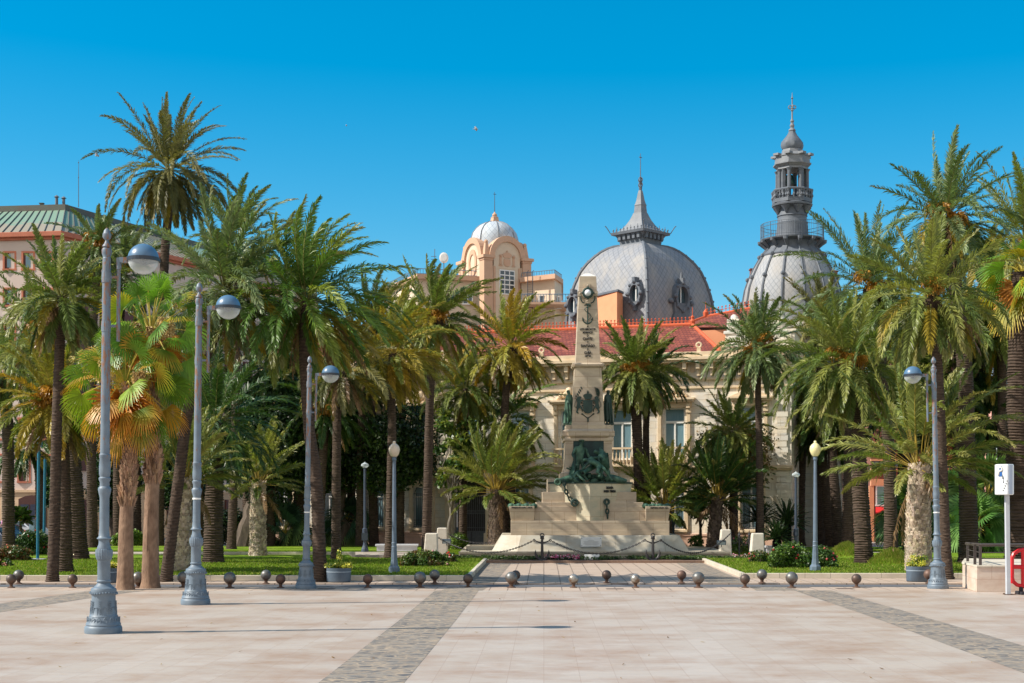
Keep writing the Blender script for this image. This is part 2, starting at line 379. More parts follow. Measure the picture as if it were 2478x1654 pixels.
m_blade = leafmat('grass_blade', 0.6, 0.35, 0.2)
blades('grass', [(-24, lx0+(lx1-lx0)*(i/16)-.2, YL+.2+(YB-YL)*i/16, YL+.2+(YB-YL)*(i+1)/16, .18) for i in range(16)]+[(rx0+(rx1-rx0)*(i/14)+.2, 26, YR+.2+(YB-YR)*i/14, YR+.2+(YB-YR)*(i+1)/14, .18) for i in range(14)], 100000)

litter('fallen_leaves', [(-20, 12, 24, 48, 0), (-20, 14, 52.5, 54, 0), (-20, lx0-.5, YL+.3, 60, .2), (rx0+1, 18, YR+.3, 62, .2)], 90, [(140, 110, 70), (110, 84, 56), (160, 134, 84)], .02, .05)
# ================================================================== TOWN HALL
m_ash = stone('ashlar_marble', (232, 222, 202), (220, 216, 208), (208, 184, 150), 1.15, 0.45, 0.01, rough=0.6, stain=0.45)
m_trim = M('cream_trim', (228, 206, 174), (212, 186, 150), 2.5, 0.6, 0.1)
m_pinkst = stone('pink_plinth_stone', (214, 176, 152), (204, 166, 144), (188, 150, 130), 1.2, 0.9, 0.008, rough=0.6)
m_win = M('window_white', (232, 232, 228), (222, 222, 218), 3, 0.4)
m_glass = M('curtained_glass', (120, 150, 160), (96, 128, 142), 4, 0.12, spec=0.8, stretch=(6, 1, 0.3))
m_glassd = M('dark_glass', (66, 84, 92), (40, 52, 58), 2, 0.08, spec=0.8)
m_iron = M('black_iron', (74, 76, 82), (58, 60, 66), 8, 0.55)
m_peach = M('peach_render', (232, 160, 118), (220, 148, 108), 1.2, 0.85)
m_tc = M('terracotta_trim', (206, 98, 58), (184, 82, 48), 5, 0.75)
def tilemat():
    m, n, l, b = newmat('red_roof_tiles'); v = objc(n); s = n.new('ShaderNodeSeparateXYZ'); l.new(v, s.inputs[0])
    cb = n.new('ShaderNodeCombineXYZ'); a = n.new('ShaderNodeMath'); a.operation = 'ADD'
    l.new(s.outputs['X'], cb.inputs['X']); l.new(s.outputs['Z'], cb.inputs['Y'])
    t = n.new('ShaderNodeTexBrick'); l.new(cb.outputs[0], t.inputs['Vector']); t.inputs['Scale'].default_value = 1
    t.inputs['Brick Width'].default_value = 0.24; t.inputs['Row Height'].default_value = 0.17; t.inputs['Mortar Size'].default_value = 0.03
    t.inputs['Mortar Smooth'].default_value = 0.6
    t.inputs['Color1'].default_value = (*lin((148, 80, 58)), 1); t.inputs['Color2'].default_value = (*lin((120, 60, 44)), 1); t.inputs['Mortar'].default_value = (*lin((88, 38, 32)), 1)
    f = noise(n, l, v, 1.2, 6); c = mixc(n, l, ramp(n, l, f, 0.55, 0.8), t.outputs[0], lin((196, 118, 92)))
    l.new(c, b.inputs['Base Color']); setin(b, Roughness=0.6); bumpit(n, l, b, t.outputs['Fac'], -0.6, 0.05); return m
m_tile = tilemat()
TH = root('town_hall', 'large ornate cream marble town hall with red tiled roof behind the monument', 'town hall', (10.99, 92, -0.3), rz=-R(17.6))
def L(name, mb, mat, par=TH, **k): return mb.build(name, mat, par, local=True, **k)
# local frame: x to the right along the facade, y into the building, z up from -0.3
Z0 = 0.3
XL, XR = -30.0, 7.0
wins = [-0.5-3.5*k for k in range(0, 9)]+[4.45]       # bay centres
# wall with real openings: columns between windows
def wall_with_openings(x0, x1, openings, z0, z1, y0, y1, mb):
    xs = sorted(openings)
    cur = x0
    for (cx, w, a, b) in xs:
        mb.box(cur, cx-w/2, y0, y1, z0, z1); mb.box(cx-w/2, cx+w/2, y0, y1, z0, a); mb.box(cx-w/2, cx+w/2, y0, y1, b, z1); cur = cx+w/2
    mb.box(cur, x1, y0, y1, z0, z1)
door_k = 4; door_x = -0.5-3.5*door_k
mb = MB()
ops1 = []
for cx in wins:
    if cx == door_x: ops1.append((cx, 2.3, Z0-0.3, Z0+4.4))
    else: ops1.append((cx, 1.3, Z0+1.25, Z0+4.0))
wall_with_openings(XL, XR, ops1, 0.0, Z0+5.0, 0, 0.5, mb)
ops2 = [(cx, 1.35, Z0+5.75, Z0+9.1) for cx in wins]
wall_with_openings(XL, XR, ops2, Z0+5.0, Z0+12.6, 0, 0.5, mb)
mb.box(XL, XL+0.5, 0.5, 14, 0, Z0+12.6); mb.box(XR-0.5, XR, 0.5, 12, 0, Z0+12.6)
L('wall', mb, m_ash)
mb = MB(); 
for a, b in ((XL, door_x-1.4), (door_x+1.4, XR)):
    mb.box(a, b, -0.14, -0.003, 0, Z0+0.8); mb.box(a, b, -0.2, -0.003, Z0+0.8, Z0+0.95)
L('plinth', mb, m_pinkst, bevel=0.02)
mb = MB()
mb.box(XL, XR+.1, -0.22, -0.003, Z0+5.0, Z0+5.12); mb.box(XL, XR+.1, -0.35, -0.003, Z0+5.12, Z0+5.3)         # string course
mb.box(XL, XR+.1, -0.12, -0.003, Z0+10.3, Z0+10.45); mb.box(XL, XR+.1, -0.2, -0.003, Z0+10.85, Z0+11.0)       # frieze mouldings
mb.box(XL, XR+.1, -0.7, -0.003, Z0+11.95, Z0+12.1); mb.box(XL, XR+.2, -0.85, 0.5, Z0+12.1, Z0+12.32); mb.box(XL, XR+.2, -0.75, 0.2, Z0+12.32, Z0+12.62)
L('cornice', mb, m_trim, bevel=0.015)
def repeat(first, xs, x0):
    for x in xs[1:]: c = first.copy(); C.objects.link(c); c.parent = first.parent; c.location = (x-x0, 0, 0)
x = XL+0.5; xs = [x+0.875*i for i in range(42)]
mb = MB(); mb.box(x-0.12, x+0.12, -0.6, -0.003, Z0+11.55, Z0+11.95); mb.box(x-0.09, x+0.09, -0.4, -0.003, Z0+11.1, Z0+11.549)
repeat(L('cornice_bracket', mb, m_trim), xs, x)
mb = MB(); mb.lathe([(0.17, 0), (0.17, 0.05)], 12); mb.v = [(x+0.4375+p, -0.003-r*1.2, Z0+11.5+q) for p, q, r in mb.v]
repeat(L('rosette', mb, m_trim), xs, x)
# pilasters at the bays' edges and the first floor window surrounds
for cx in wins:
    if cx == door_x: continue
    mb = MB()
    for s in (-1, 1):
        mb.box(cx+s*0.95-0.14, cx+s*0.95+0.14, -0.1, -0.003, Z0+5.31, Z0+5.75)
        mb.box(cx+s*0.95-0.11, cx+s*0.95+0.11, -0.14, -0.003, Z0+5.75, Z0+8.75)
        mb.box(cx+s*0.95-0.16, cx+s*0.95+0.16, -0.2, -0.003, Z0+8.75, Z0+9.05)
        mb.box(cx+s*0.95-0.13, cx+s*0.95+0.13, -0.3, -0.003, Z0+9.05, Z0+9.45)
    mb.box(cx-1.15, cx+1.15, -0.16, -0.003, Z0+9.12, Z0+9.44); mb.box(cx-1.3, cx+1.3, -0.42, -0.003, Z0+9.45, Z0+9.58); mb.box(cx-1.4, cx+1.4, -0.52, -0.003, Z0+9.58, Z0+9.72)
    L('window_surround', mb, m_trim, bevel=0.015)
rr = random.Random(3)
for cx in wins:       # carved groups over the first floor windows
    mb = MB()
    if cx == wins[-1]:
        mb.xprism([(cx-1.3, Z0+9.73), (cx+1.3, Z0+9.73), (cx, Z0+10.25)], -0.4, -0.003)
    else:
        for i in range(26):
            u = rr.uniform(-1, 1); h = 0.85*(1-abs(u)**1.5)
            mb.ball((cx+u*0.85, -0.2+rr.uniform(-.06, .06), Z0+9.76+rr.uniform(0.05, max(0.1, h*.9))), rr.uniform(0.08, 0.17), 7, 5)
        mb.ball((cx, -0.22, Z0+10.25), 0.28, 8, 6, sc=(0.9, 0.7, 1.2))
    L('carving', mb, m_trim, smooth=True)
# windows
for cx in wins:
    z0, z1 = Z0+5.75, Z0+9.1
    f = MB(); w = 0.675
    for a, b in ((cx-w, cx-w+0.09), (cx+w-0.09, cx+w), (cx-0.055, cx+0.055)):
        f.box(a, b, 0.2, 0.32, z0, z1 if a != cx-0.055 else z0+2.35)
    f.box(cx-w+.09, cx+w-.09, 0.19, 0.33, z1-0.1, z1); f.box(cx-w+.09, cx+w-.09, 0.18, 0.34, z0+2.35, z0+2.5); f.box(cx-w+.09, cx+w-.09, 0.19, 0.33, z0, z0+0.12)
    fr = L('window', f, m_win)
    g = MB(); g.box(cx-w+.02, cx+w-.02, 0.26, 0.29, z0+.02, z1-.02); L('pane', g, m_glass, fr)
    bl = MB(); bl.box(cx-1.1, cx+1.1, -0.55, -0.3, Z0+6.55-0.12, Z0+6.55); bl.box(cx-1.1, cx+1.1, -0.55, -0.3, Z0+5.31, Z0+5.43)
    for i in range(9):
        bx = cx-0.96+i*0.24; bl.lathe([(0.05, Z0+5.43), (0.035, Z0+5.5), (0.075, Z0+5.72), (0.04, Z0+6.0), (0.03, Z0+6.3), (0.06, Z0+6.43)], 8, (bx, -0.42))
    L('balustrade', bl, m_trim)
    if cx == door_x: continue
    z0, z1 = Z0+1.25, Z0+4.0; w = 0.65
    f = MB()
    for a, b in ((cx-w, cx-w+0.09), (cx+w-0.09, cx+w), (cx-0.055, cx+0.055)): f.box(a, b, 0.2, 0.32, z0, z1)
    f.box(cx-w+.09, cx-.055, 0.19, 0.33, z0, z0+.1); f.box(cx+.055, cx+w-.09, 0.19, 0.33, z0, z0+.1); f.box(cx-w+.09, cx+w-.09, 0.18, 0.19, z1-0.7, z1-0.6)
    fr = L('window', f, m_win)
    g = MB(); g.box(cx-w+.02, cx+w-.02, 0.26, 0.29, z0+.02, z1-.02); L('pane', g, m_glass, fr)
    gr = MB()
    for i in range(9): gx = cx-0.58+i*0.145; gr.box(gx-0.012, gx+0.012, 0.02, 0.045, z0, z0+2.3)
    for zz in (z0+0.05, z0+0.5, z0+2.3): gr.box(cx-w, cx+w, 0.045, 0.06, zz-0.02, zz+0.02)
    for i in range(5): gr.torus((cx-0.48+i*0.24, 0.03, z0+0.27), 0.1, 0.015, n=10, m=4)
    gr.torus((cx, 0.03, z0+2.3), 0.55, 0.02, a0=0, a1=math.pi, n=14, m=4)
    L('window_grille', gr, m_iron, fr)
    s = MB(); s.box(cx-0.9, cx+0.9, -0.3, -0.003, Z0+1.05, Z0+1.2)
    for q in (-0.75, 0.75): s.box(cx+q-0.1, cx+q+0.1, -0.22, -0.15, Z0+0.953, Z0+1.05)
    for q in (-0.8, 0.8): s.box(cx+q-0.12, cx+q+0.12, -0.12, -0.003, Z0+1.2, Z0+4.2)
    s.box(cx-1.0, cx+1.0, -0.2, -0.003, Z0+4.2, Z0+4.45)
    L('window_sill', s, m_trim, bevel=0.012)
# portal: arch, columns, iron gate
mb = MB()
for s in (-1, 1):
    mb.box(door_x+s*1.45-0.28, door_x+s*1.45+0.28, -0.3, -0.003, 0, Z0+3.2)
    mb.box(door_x+s*1.45-0.36, door_x+s*1.45+0.36, -0.42, -0.003, Z0+3.2, Z0+3.45)
    mb.box(door_x+s*1.45-0.36, door_x+s*1.45+0.36, -0.4, -0.301, 0, Z0+0.9)
    mb.box(door_x+s*1.95-0.3, door_x+s*1.95+0.3, -0.22, -0.003, Z0+3.55, Z0+4.6)
    mb.box(door_x+s*2.9-0.35, door_x+s*2.9+0.35, -0.15, -0.003, 0, Z0+4.6)
    mb.xprism([(door_x+s*2.9-0.22, Z0+3.4), (door_x+s*2.9+0.22, Z0+3.4), (door_x+s*2.9+0.22, Z0+3.85), (door_x+s*2.9-0.22, Z0+3.85)], -0.24, -0.151)
mb.box(door_x-2.6, door_x+2.6, -0.5, -0.221, Z0+4.6, Z0+4.95)
L('portal', mb, m_trim, bevel=0.02)
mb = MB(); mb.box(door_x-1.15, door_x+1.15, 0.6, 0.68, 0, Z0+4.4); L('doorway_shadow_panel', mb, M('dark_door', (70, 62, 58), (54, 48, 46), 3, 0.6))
mb = MB()
for i in range(15): gx = door_x-1.05+i*0.15; mb.box(gx-0.014, gx+0.014, 0.2, 0.23, 0.3, Z0+3.4)
for zz, h in ((0.3, 0.05), (Z0+1.0, 0.05), (Z0+1.25, 0.04), (Z0+2.2, 0.04), (Z0+2.4, 0.04), (Z0+3.4, 0.06)): mb.box(door_x-1.12, door_x+1.12, 0.17, 0.199, zz-h/2, zz+h/2)
mb.box(door_x-1.1, door_x-0.05, 0.24, 0.26, 0.3, Z0+1.0); mb.box(door_x+0.05, door_x+1.1, 0.24, 0.26, 0.3, Z0+1.0)
for i in range(7): mb.torus((door_x-0.9+i*0.3, 0.21, Z0+2.3), 0.08, 0.015, n=10, m=4)
mb.torus((door_x-0.55, 0.22, Z0+0.45), 0.28, 0.02); mb.torus((door_x+0.55, 0.22, Z0+0.45), 0.28, 0.02)
L('iron_gate', mb, M('grey_iron', (120, 120, 120), (96, 96, 98), 6, 0.5))
# quoins on the right hand pavilion
for bx in (1.9, 6.4):
    mb = MB(); mb.box(bx-0.28, bx+0.28, -0.05, -0.003, Z0+0.96, Z0+4.95); m2_ = MB(); m2_.box(bx-0.28, bx+0.28, -0.05, -0.003, Z0+5.31, Z0+10.28)
    for k in range(11): w = 0.62 if k % 2 else 0.78; mb.box(bx-w/2, bx+w/2, -0.12, -0.0495, Z0+1.0+k*0.36, Z0+1.0+k*0.36+0.32)
    for k in range(13): w = 0.62 if k % 2 else 0.78; m2_.box(bx-w/2, bx+w/2, -0.1, -0.0495, Z0+5.35+k*0.38, Z0+5.35+k*0.38+0.34)
    L('quoins', mb, m_ash); L('quoins', m2_, m_ash)
# red tile roof (hipped on the right), gutter attic right pavilion
ridge_z, eave_z = Z0+15.0, Z0+12.55
mb = MB()
A = (XL, -0.3, eave_z); B = (2.6, -0.3, eave_z); Cc = (-0.15, 4.6, ridge_z); D = (XL, 4.6, ridge_z); E = (2.6, 9.5, eave_z); G = (XL, 9.5, eave_z)
mb.add([A, B, Cc, D, E, G], [(0, 1, 2, 3), (1, 4, 2), (4, 5, 3, 2), (0, 3, 5), (0, 5, 4, 1)])
L('roof', mb, m_tile)
mb = MB(); mb.tube([(XL, 4.6, ridge_z+.03), (-0.15, 4.6, ridge_z+.03)], 0.13, 8); mb.tube([(-0.15, 4.6, ridge_z+.03), (2.6, -0.3, eave_z+.05)], 0.12, 8)
x = XL
while x < -0.2:
    mb.box(x-0.02, x+0.02, 4.58, 4.62, ridge_z+.1, ridge_z+0.48); mb.box(x-0.1, x+0.1, 4.575, 4.625, ridge_z+.28, ridge_z+0.33)
    mb.ball((x, 4.6, ridge_z+0.5), 0.06, 6, 4); mb.torus((x+0.13, 4.6, ridge_z+0.2), 0.09, 0.02, n=8, m=4); x += 0.26
mb.lathe([(0.16, ridge_z), (0.2, ridge_z+.25), (0.1, ridge_z+.4), (0.13, ridge_z+.55), (0.03, ridge_z+.65), (0.02, ridge_z+1.2)], 8, (-0.15, 4.6))
L('ridge_cresting', mb, m_tc)
mb = MB()
for gx in (1.2, -2.3, -5.8, -9.3, -12.8, -16.3, -19.8, 2.75):
    mb.box(gx-0.12, gx+0.12, -0.62, -0.42, Z0+12.623, Z0+12.85); mb.torus((gx, -0.52, Z0+13.05), 0.15, 0.07, n=12, m=6)
L('eaves_ornament', mb, m_trim, smooth=True)
# second roof wing rising behind to the right and peach attic wall
mb = MB()
ra, rb = (0.3, 7.2, Z0+15.85), (3.4, 7.2, Z0+16.3)
mb.add([(-1.2, 4.9, Z0+14.9), (3.4, 3.4, Z0+14.6), rb, ra, (3.4, 10.5, Z0+14.4), (-1.2, 10.5, Z0+14.4)], [(0, 1, 2, 3), (1, 4, 2), (4, 5, 3, 2), (5, 0, 3), (0, 5, 4, 1)])
L('rear_roof', mb, m_tile)
mb = MB(); mb.tube([ra, rb], 0.13, 8); mb.tube([(-1.2, 4.9, Z0+14.95), ra], 0.1, 8)
x = 0.4
while x < 3.3:
    zb = Z0+15.85+(x-0.3)/3.1*0.45; mb.box(x-0.02, x+0.02, 7.18, 7.22, zb, zb+0.5); mb.ball((x, 7.2, zb+0.5), 0.06, 6, 4); mb.box(x-0.1, x+0.1, 7.175, 7.225, zb+.28, zb+0.33); x += 0.26
mb.lathe([(0.16, Z0+15.9), (0.2, Z0+16.15), (0.1, Z0+16.3), (0.03, Z0+16.4), (0.02, Z0+16.9)], 8, (0.3, 7.2))
L('rear_cresting', mb, m_tc)
mb = MB(); mb.box(0.2, 3.4, 4.2, 4.4, Z0+12.5, Z0+14.55); mb.box(0.05, 0.2, 4.1, 10, Z0+12.5, Z0+14.4); L('attic_wall', mb, m_peach)
# stone attic of the corner pavilion
mb = MB(); mb.box(2.8, 7.2, 0.1, 3.0, Z0+12.62, Z0+13.75); mb.box(2.7, 7.3, 0.0, 3.1, Z0+13.75, Z0+13.95); mb.box(2.9, 3.7, 0.05, 0.5, Z0+13.95, Z0+14.7)
for gx in (3.3, 6.2): mb.lathe([(0.42, Z0+13.95), (0.4, Z0+14.6), (0.25, Z0+14.9), (0.1, Z0+15.05)], 12, (gx, 0.5))
mb.box(3.0, 7.0, -0.1, 0.099, Z0+12.9, Z0+13.6)
L('corner_attic', mb, m_ash, bevel=0.03)
# ------------------------------------------------------------------ zinc domes
def scalemat(name, c1, c2, mc, uax, bw=0.34, bh=0.2, R0=4.0, rough=0.62):
    m, n, l, b = newmat(name); v = objc(n); s = n.new('ShaderNodeSeparateXYZ'); l.new(v, s.inputs[0]); cb = n.new('ShaderNodeCombineXYZ')
    if uax == 'polar':
        a = n.new('ShaderNodeMath'); a.operation = 'ARCTAN2'; l.new(s.outputs['Y'], a.inputs[0]); l.new(s.outputs['X'], a.inputs[1])
        k = n.new('ShaderNodeMath'); k.operation = 'MULTIPLY'; l.new(a.outputs[0], k.inputs[0]); k.inputs[1].default_value = R0; l.new(k.outputs[0], cb.inputs['X'])
    else: l.new(s.outputs[uax], cb.inputs['X'])
    l.new(s.outputs['Z'], cb.inputs['Y'])
    t = n.new('ShaderNodeTexBrick'); l.new(mapping(n, l, cb.outputs[0], rot=(0, 0, R(45))), t.inputs['Vector']); t.inputs['Scale'].default_value = 1
    t.offset = 0.0; t.inputs['Brick Width'].default_value = bw; t.inputs['Row Height'].default_value = bw; t.inputs['Mortar Size'].default_value = 0.028
    t.inputs['Mortar Smooth'].default_value = 0.5
    t.inputs['Color1'].default_value = (*lin(c1), 1); t.inputs['Color2'].default_value = (*lin(c2), 1); t.inputs['Mortar'].default_value = (*lin(mc), 1)
    f = noise(n, l, mapping(n, l, v, sc=(1, 1, 0.4)), 0.9, 6); c = mixc(n, l, ramp(n, l, f, 0.45, 0.75), t.outputs[0], lin((160, 154, 146)))
    l.new(c, b.inputs['Base Color']); setin(b, Roughness=rough, Metallic=0.0); b.inputs['Specular IOR Level'].default_value = 0.3; bumpit(n, l, b, t.outputs['Fac'], -0.5, 0.03); return m
m_zx = scalemat('zinc_scales', (142, 144, 148), (132, 135, 141), (110, 113, 120), 'X')
m_zy = scalemat('zinc_scales_side', (142, 144, 148), (132, 135, 141), (110, 113, 120), 'Y')
m_zp = scalemat('zinc_scales_round', (160, 161, 162), (150, 152, 155), (122, 126, 131), 'polar')
m_lead = M('lead_grey', (104, 109, 116), (84, 91, 100), 2.2, 0.65, 0.15)
m_leadl = M('lead_light', (132, 134, 136), (108, 112, 118), 1.6, 0.65)
# great square dome, set on edge to the viewer
DY = 106.0; px = DY/F
GD = root('cupola', 'big square grey zinc dome with round dormers and a spike, behind the red roof', 'dome', (wx(1550, DY), DY, 0), rz=R(45))
prof = [(180, 815), (179, 790), (178, 770), (175, 745), (169, 717), (159, 688), (146, 660), (131, 641), (115, 626), (98, 613), (81, 604), (66, 599), (52, 597)]
pr = [(a*px*0.7071, wz(b, DY)) for a, b in prof]          # half side, z
gm = {0: m_zx, 1: m_zy}
for side in range(4):
    mb = MB(); v = []; f = []
    a = side*math.pi/2
    for hw, z in pr:
        for t in (-1, 1):
            x_, y_ = t*hw, -hw
            v.append((x_*math.cos(a)-y_*math.sin(a), x_*math.sin(a)+y_*math.cos(a), z))
    for k in range(len(pr)-1): f.append((2*k, 2*k+1, 2*k+3, 2*k+2))
    mb.add(v, f); mb.build('dome_face', gm[side % 2], GD, local=True)
    rb_ = MB(); rb_.tube([((-hw)*math.cos(a)+hw*math.sin(a), (-hw)*math.sin(a)-hw*math.cos(a), z) for hw, z in pr], 0.14, 6)
    for k in range(len(pr)-1):
        hw = (pr[k][0]+pr[k+1][0])/2; z = (pr[k][1]+pr[k+1][1])/2; rb_.ball(((-hw-.08)*math.cos(a)+(hw+.08)*math.sin(a), (-hw-.08)*math.sin(a)-(hw+.08)*math.cos(a), z), 0.1, 6, 4)
    rb_.build('dome_rib', m_lead, GD, local=True)
def sq(mb, hw0, z0, hw1, z1, col=None): mb.prism([(-hw0, -hw0), (hw0, -hw0), (hw0, hw0), (-hw0, hw0)], z0, z1, col, [(-hw1, -hw1), (hw1, -hw1), (hw1, hw1), (-hw1, hw1)])
k7 = px*0.7071
def zz(y): return wz(y, DY)
mb = MB(); sq(mb, 56*k7, zz(600), 54*k7, zz(594)); sq(mb, 50*k7, zz(594), 52*k7, zz(580)); sq(mb, 54*k7, zz(580), 62*k7, zz(571)); sq(mb, 71*k7, zz(571), 73*k7, zz(565))
hw = 60*k7
for s in range(4):
    a = s*math.pi/2
    for i in range(5):
        t = -0.8+0.4*i
        for (x0, y0) in ((t*52*k7, -58*k7),):
            X, Y_ = x0*math.cos(a)-y0*math.sin(a), x0*math.sin(a)+y0*math.cos(a); mb.box(X-0.12, X+0.12, Y_-0.12, Y_+0.12, zz(584), zz(570.8))
mb.build('cornice', m_lead, GD, local=True)
mb = MB(); lp = [(60, 565), (48, 557), (36, 546), (26, 533), (19, 520), (18, 517), (16, 516), (14, 500), (15, 497), (13, 494), (10, 485), (7, 470), (5, 462), (2, 460)]
for (a0, b0), (a1, b1) in zip(lp[:-1], lp[1:]): sq(mb, a0*k7, zz(b0), a1*k7, zz(b1))
mb.build('lantern_roof', m_leadl, GD, local=True)
mb = MB(); mb.lathe([(0.09, zz(462)), (0.13, zz(455)), (0.07, zz(450)), (0.12, zz(440)), (0.05, zz(432)), (0.035, zz(425)), (0.02, zz(372))], 8)
for q in (448, 436): mb.torus((0, 0, zz(q)), 0.2, 0.03, n=12, m=4); mb.torus((0, 0, zz(q)), 0.2, 0.03, ax='x', n=12, m=4)
mb.box(-0.16, 0.16, -0.02, 0.02, zz(382), zz(382)+.05); mb.build('finial', m_lead, GD, local=True)
mb = MB()
for s in range(4):
    a = s*math.pi/2
    for i in range(9):
        t = -0.88+0.22*i; x0, y0 = t*70*k7, -70*k7; X, Y_ = x0*math.cos(a)-y0*math.sin(a), x0*math.sin(a)+y0*math.cos(a)
        mb.tube([(X, Y_, zz(565)), (X, Y_, zz(552 if i % 2 else 557))], [0.035, 0.015], 5); mb.ball((X, Y_, zz(559)), 0.06, 5, 4)
    ca = a+math.pi/4; d = 73*px
    pts = []
    for i in range(8):
        u = i/7; pts.append(((d+0.22*math.sin(u*2.6)+0.3*u*u)*math.cos(ca), (d+0.22*math.sin(u*2.6)+0.3*u*u)*math.sin(ca), zz(566)+0.55*math.sin(u*1.9)))
    mb.tube(pts, [0.035]*7+[0.015], 5)
mb.build('roof_cresting', m_lead, GD, local=True)
# oval and round dormers on the two visible faces (face 0 -> looks front-left after 45deg turn, face 1 -> front-right)
def dormer(u, z, hw, rx, rz, y_face, axis, big):
    mb = MB(); n = 20; cx = 0; T = Matrix.Rotation({0: 0, 1: math.pi/2}[axis], 4, 'Z')
    ring = lambda k, dy: [(u+rx*k*math.cos(2*math.pi*i/n), y_face+dy, z+rz*k*math.sin(2*math.pi*i/n)) for i in range(n)]
    a, b_, c_, d_ = ring(1.35, 0.5), ring(1.35, -0.28), ring(1.0, -0.28), ring(0.95, 0.1)
    v = a+b_+c_+d_; f = []
    for r_ in range(3):
        for i in range(n): j = (i+1) % n; f.append((r_*n+i, r_*n+j, (r_+1)*n+j, (r_+1)*n+i))
    mb.add(v, f)
    for q in range(8): an = q*math.pi/4; mb.ball((u+rx*1.35*math.cos(an), y_face-0.25, z+rz*1.35*math.sin(an)), 0.13 if q % 2 else 0.17, 6, 5)
    mb.box(u-0.12, u+0.12, y_face-0.34, y_face+0.2, z+rz*1.35, z+rz*1.35+0.35)
    if big:
        mb.xprism([(u-rx*2.0, z-rz*2.6), (u+rx*2.0, z-rz*2.6), (u+rx*1.35, z-rz*1.6), (u+rx*1.5, z-rz*.6), (u-rx*1.5, z-rz*.6), (u-rx*1.35, z-rz*1.6)], y_face-0.2, y_face+0.6)
        mb.tube([(u, y_face-.1, z+rz*1.35), (u, y_face-.1, z+rz*1.35+0.75)], [0.18, 0.07], 6)
        for s_ in (-1, 1): mb.ball((u+s_*rx*1.9, y_face-0.1, z-rz*.5), 0.2, 8, 6)
    mb.v = [tuple(T @ Vector(p)) for p in mb.v]
    o = mb.build('dormer', m_lead, GD, local=True, smooth=True)
    g = MB(); g.add([tuple(T @ Vector(p)) for p in ring(1.0, 0.02)], [tuple(range(n))]); g.build('dormer_glass', m_glassd, o, local=True)
    b2 = MB(); b2.box(u-0.04, u+0.04, y_face-0.05, y_face-0.01, z-rz, z+rz); b2.v = [tuple(T @ Vector(p)) for p in b2.v]; b2.build('glazing_bar', m_win, o, local=True)
def hw_at(z):
    for (a, za), (b, zb) in zip(pr[:-1], pr[1:]):
        if za <= z <= zb: return a+(b-a)*(z-za)/(zb-za)
    return pr[0][0]
# face 0 normal (0,-1) rotated +45 -> (+.707,-.707): right hand face; face 3 -> left hand face
zf = wz(733, DY); dormer(-0.15, zf, 0, 0.62, 0.75, -hw_at(zf)-0.12, 0, True)
def dormer_left(u, z, rx, rz):
    # left hand face: local normal (-1,0)
    n = 20; xf = -hw_at(z)-0.12; mb = MB()
    ring = lambda k, dx: [(xf+dx, u+rx*k*math.cos(2*math.pi*i/n), z+rz*k*math.sin(2*math.pi*i/n)) for i in range(n)]
    v = ring(1.4, 0.5)+ring(1.4, -0.28)+ring(1.0, -0.28)+ring(0.95, 0.1); f = []
    for r_ in range(3):
        for i in range(n): j = (i+1) % n; f.append((r_*n+i, (r_+1)*n+i, (r_+1)*n+j, r_*n+j))
    mb.add(v, f)
    for q in range(8): an = q*math.pi/4; mb.ball((xf-0.25, u+rx*1.4*math.cos(an), z+rz*1.4*math.sin(an)), 0.13 if q % 2 else 0.18, 6, 5)
    mb.box(xf-0.34, xf+0.2, u-0.12, u+0.12, z+rz*1.4, z+rz*1.4+0.3); mb.box(xf-0.34, xf+0.4, u-0.1, u+0.1, z-rz*1.4-0.35, z-rz*1.4)
    o = mb.build('dormer', m_lead, GD, local=True, smooth=True)
    g = MB(); g.add(ring(1.0, 0.02), [tuple(range(n))]); g.build('dormer_glass', m_glassd, o, local=True)
    b2 = MB(); b2.box(xf-0.05, xf-0.01, u-0.04, u+0.04, z-rz, z+rz); b2.build('glazing_bar', m_win, o, local=True)
dormer_left(-2.85, wz(734, DY), 0.42, 0.62); dormer_left(3.1, wz(742, DY), 0.42, 0.62)
# peach lift housing in front of the dome
YY = 101.0; BX = root('roof_housing', 'plain peach coloured roof housing in front of the big grey dome', 'roof block', (wx(1470, YY), YY, 0))
mb = MB(); mb.prism([(wx(1445, YY+2), YY+2.0), (wx(1492, YY), YY-.4), (wx(1507, YY+.6), YY+.6), (wx(1460, YY+3), YY+3.4)], 10, wz(708, YY)); mb.build('wall', m_peach, BX)
mb = MB(); mb.prism([(wx(1442, YY+2), YY+1.9), (wx(1493.5, YY), YY-.6), (wx(1510, YY+.6), YY+.7), (wx(1458, YY+3), YY+3.6)], wz(708, YY), wz(703, YY)); mb.build('flat_roof', m_lead, BX)
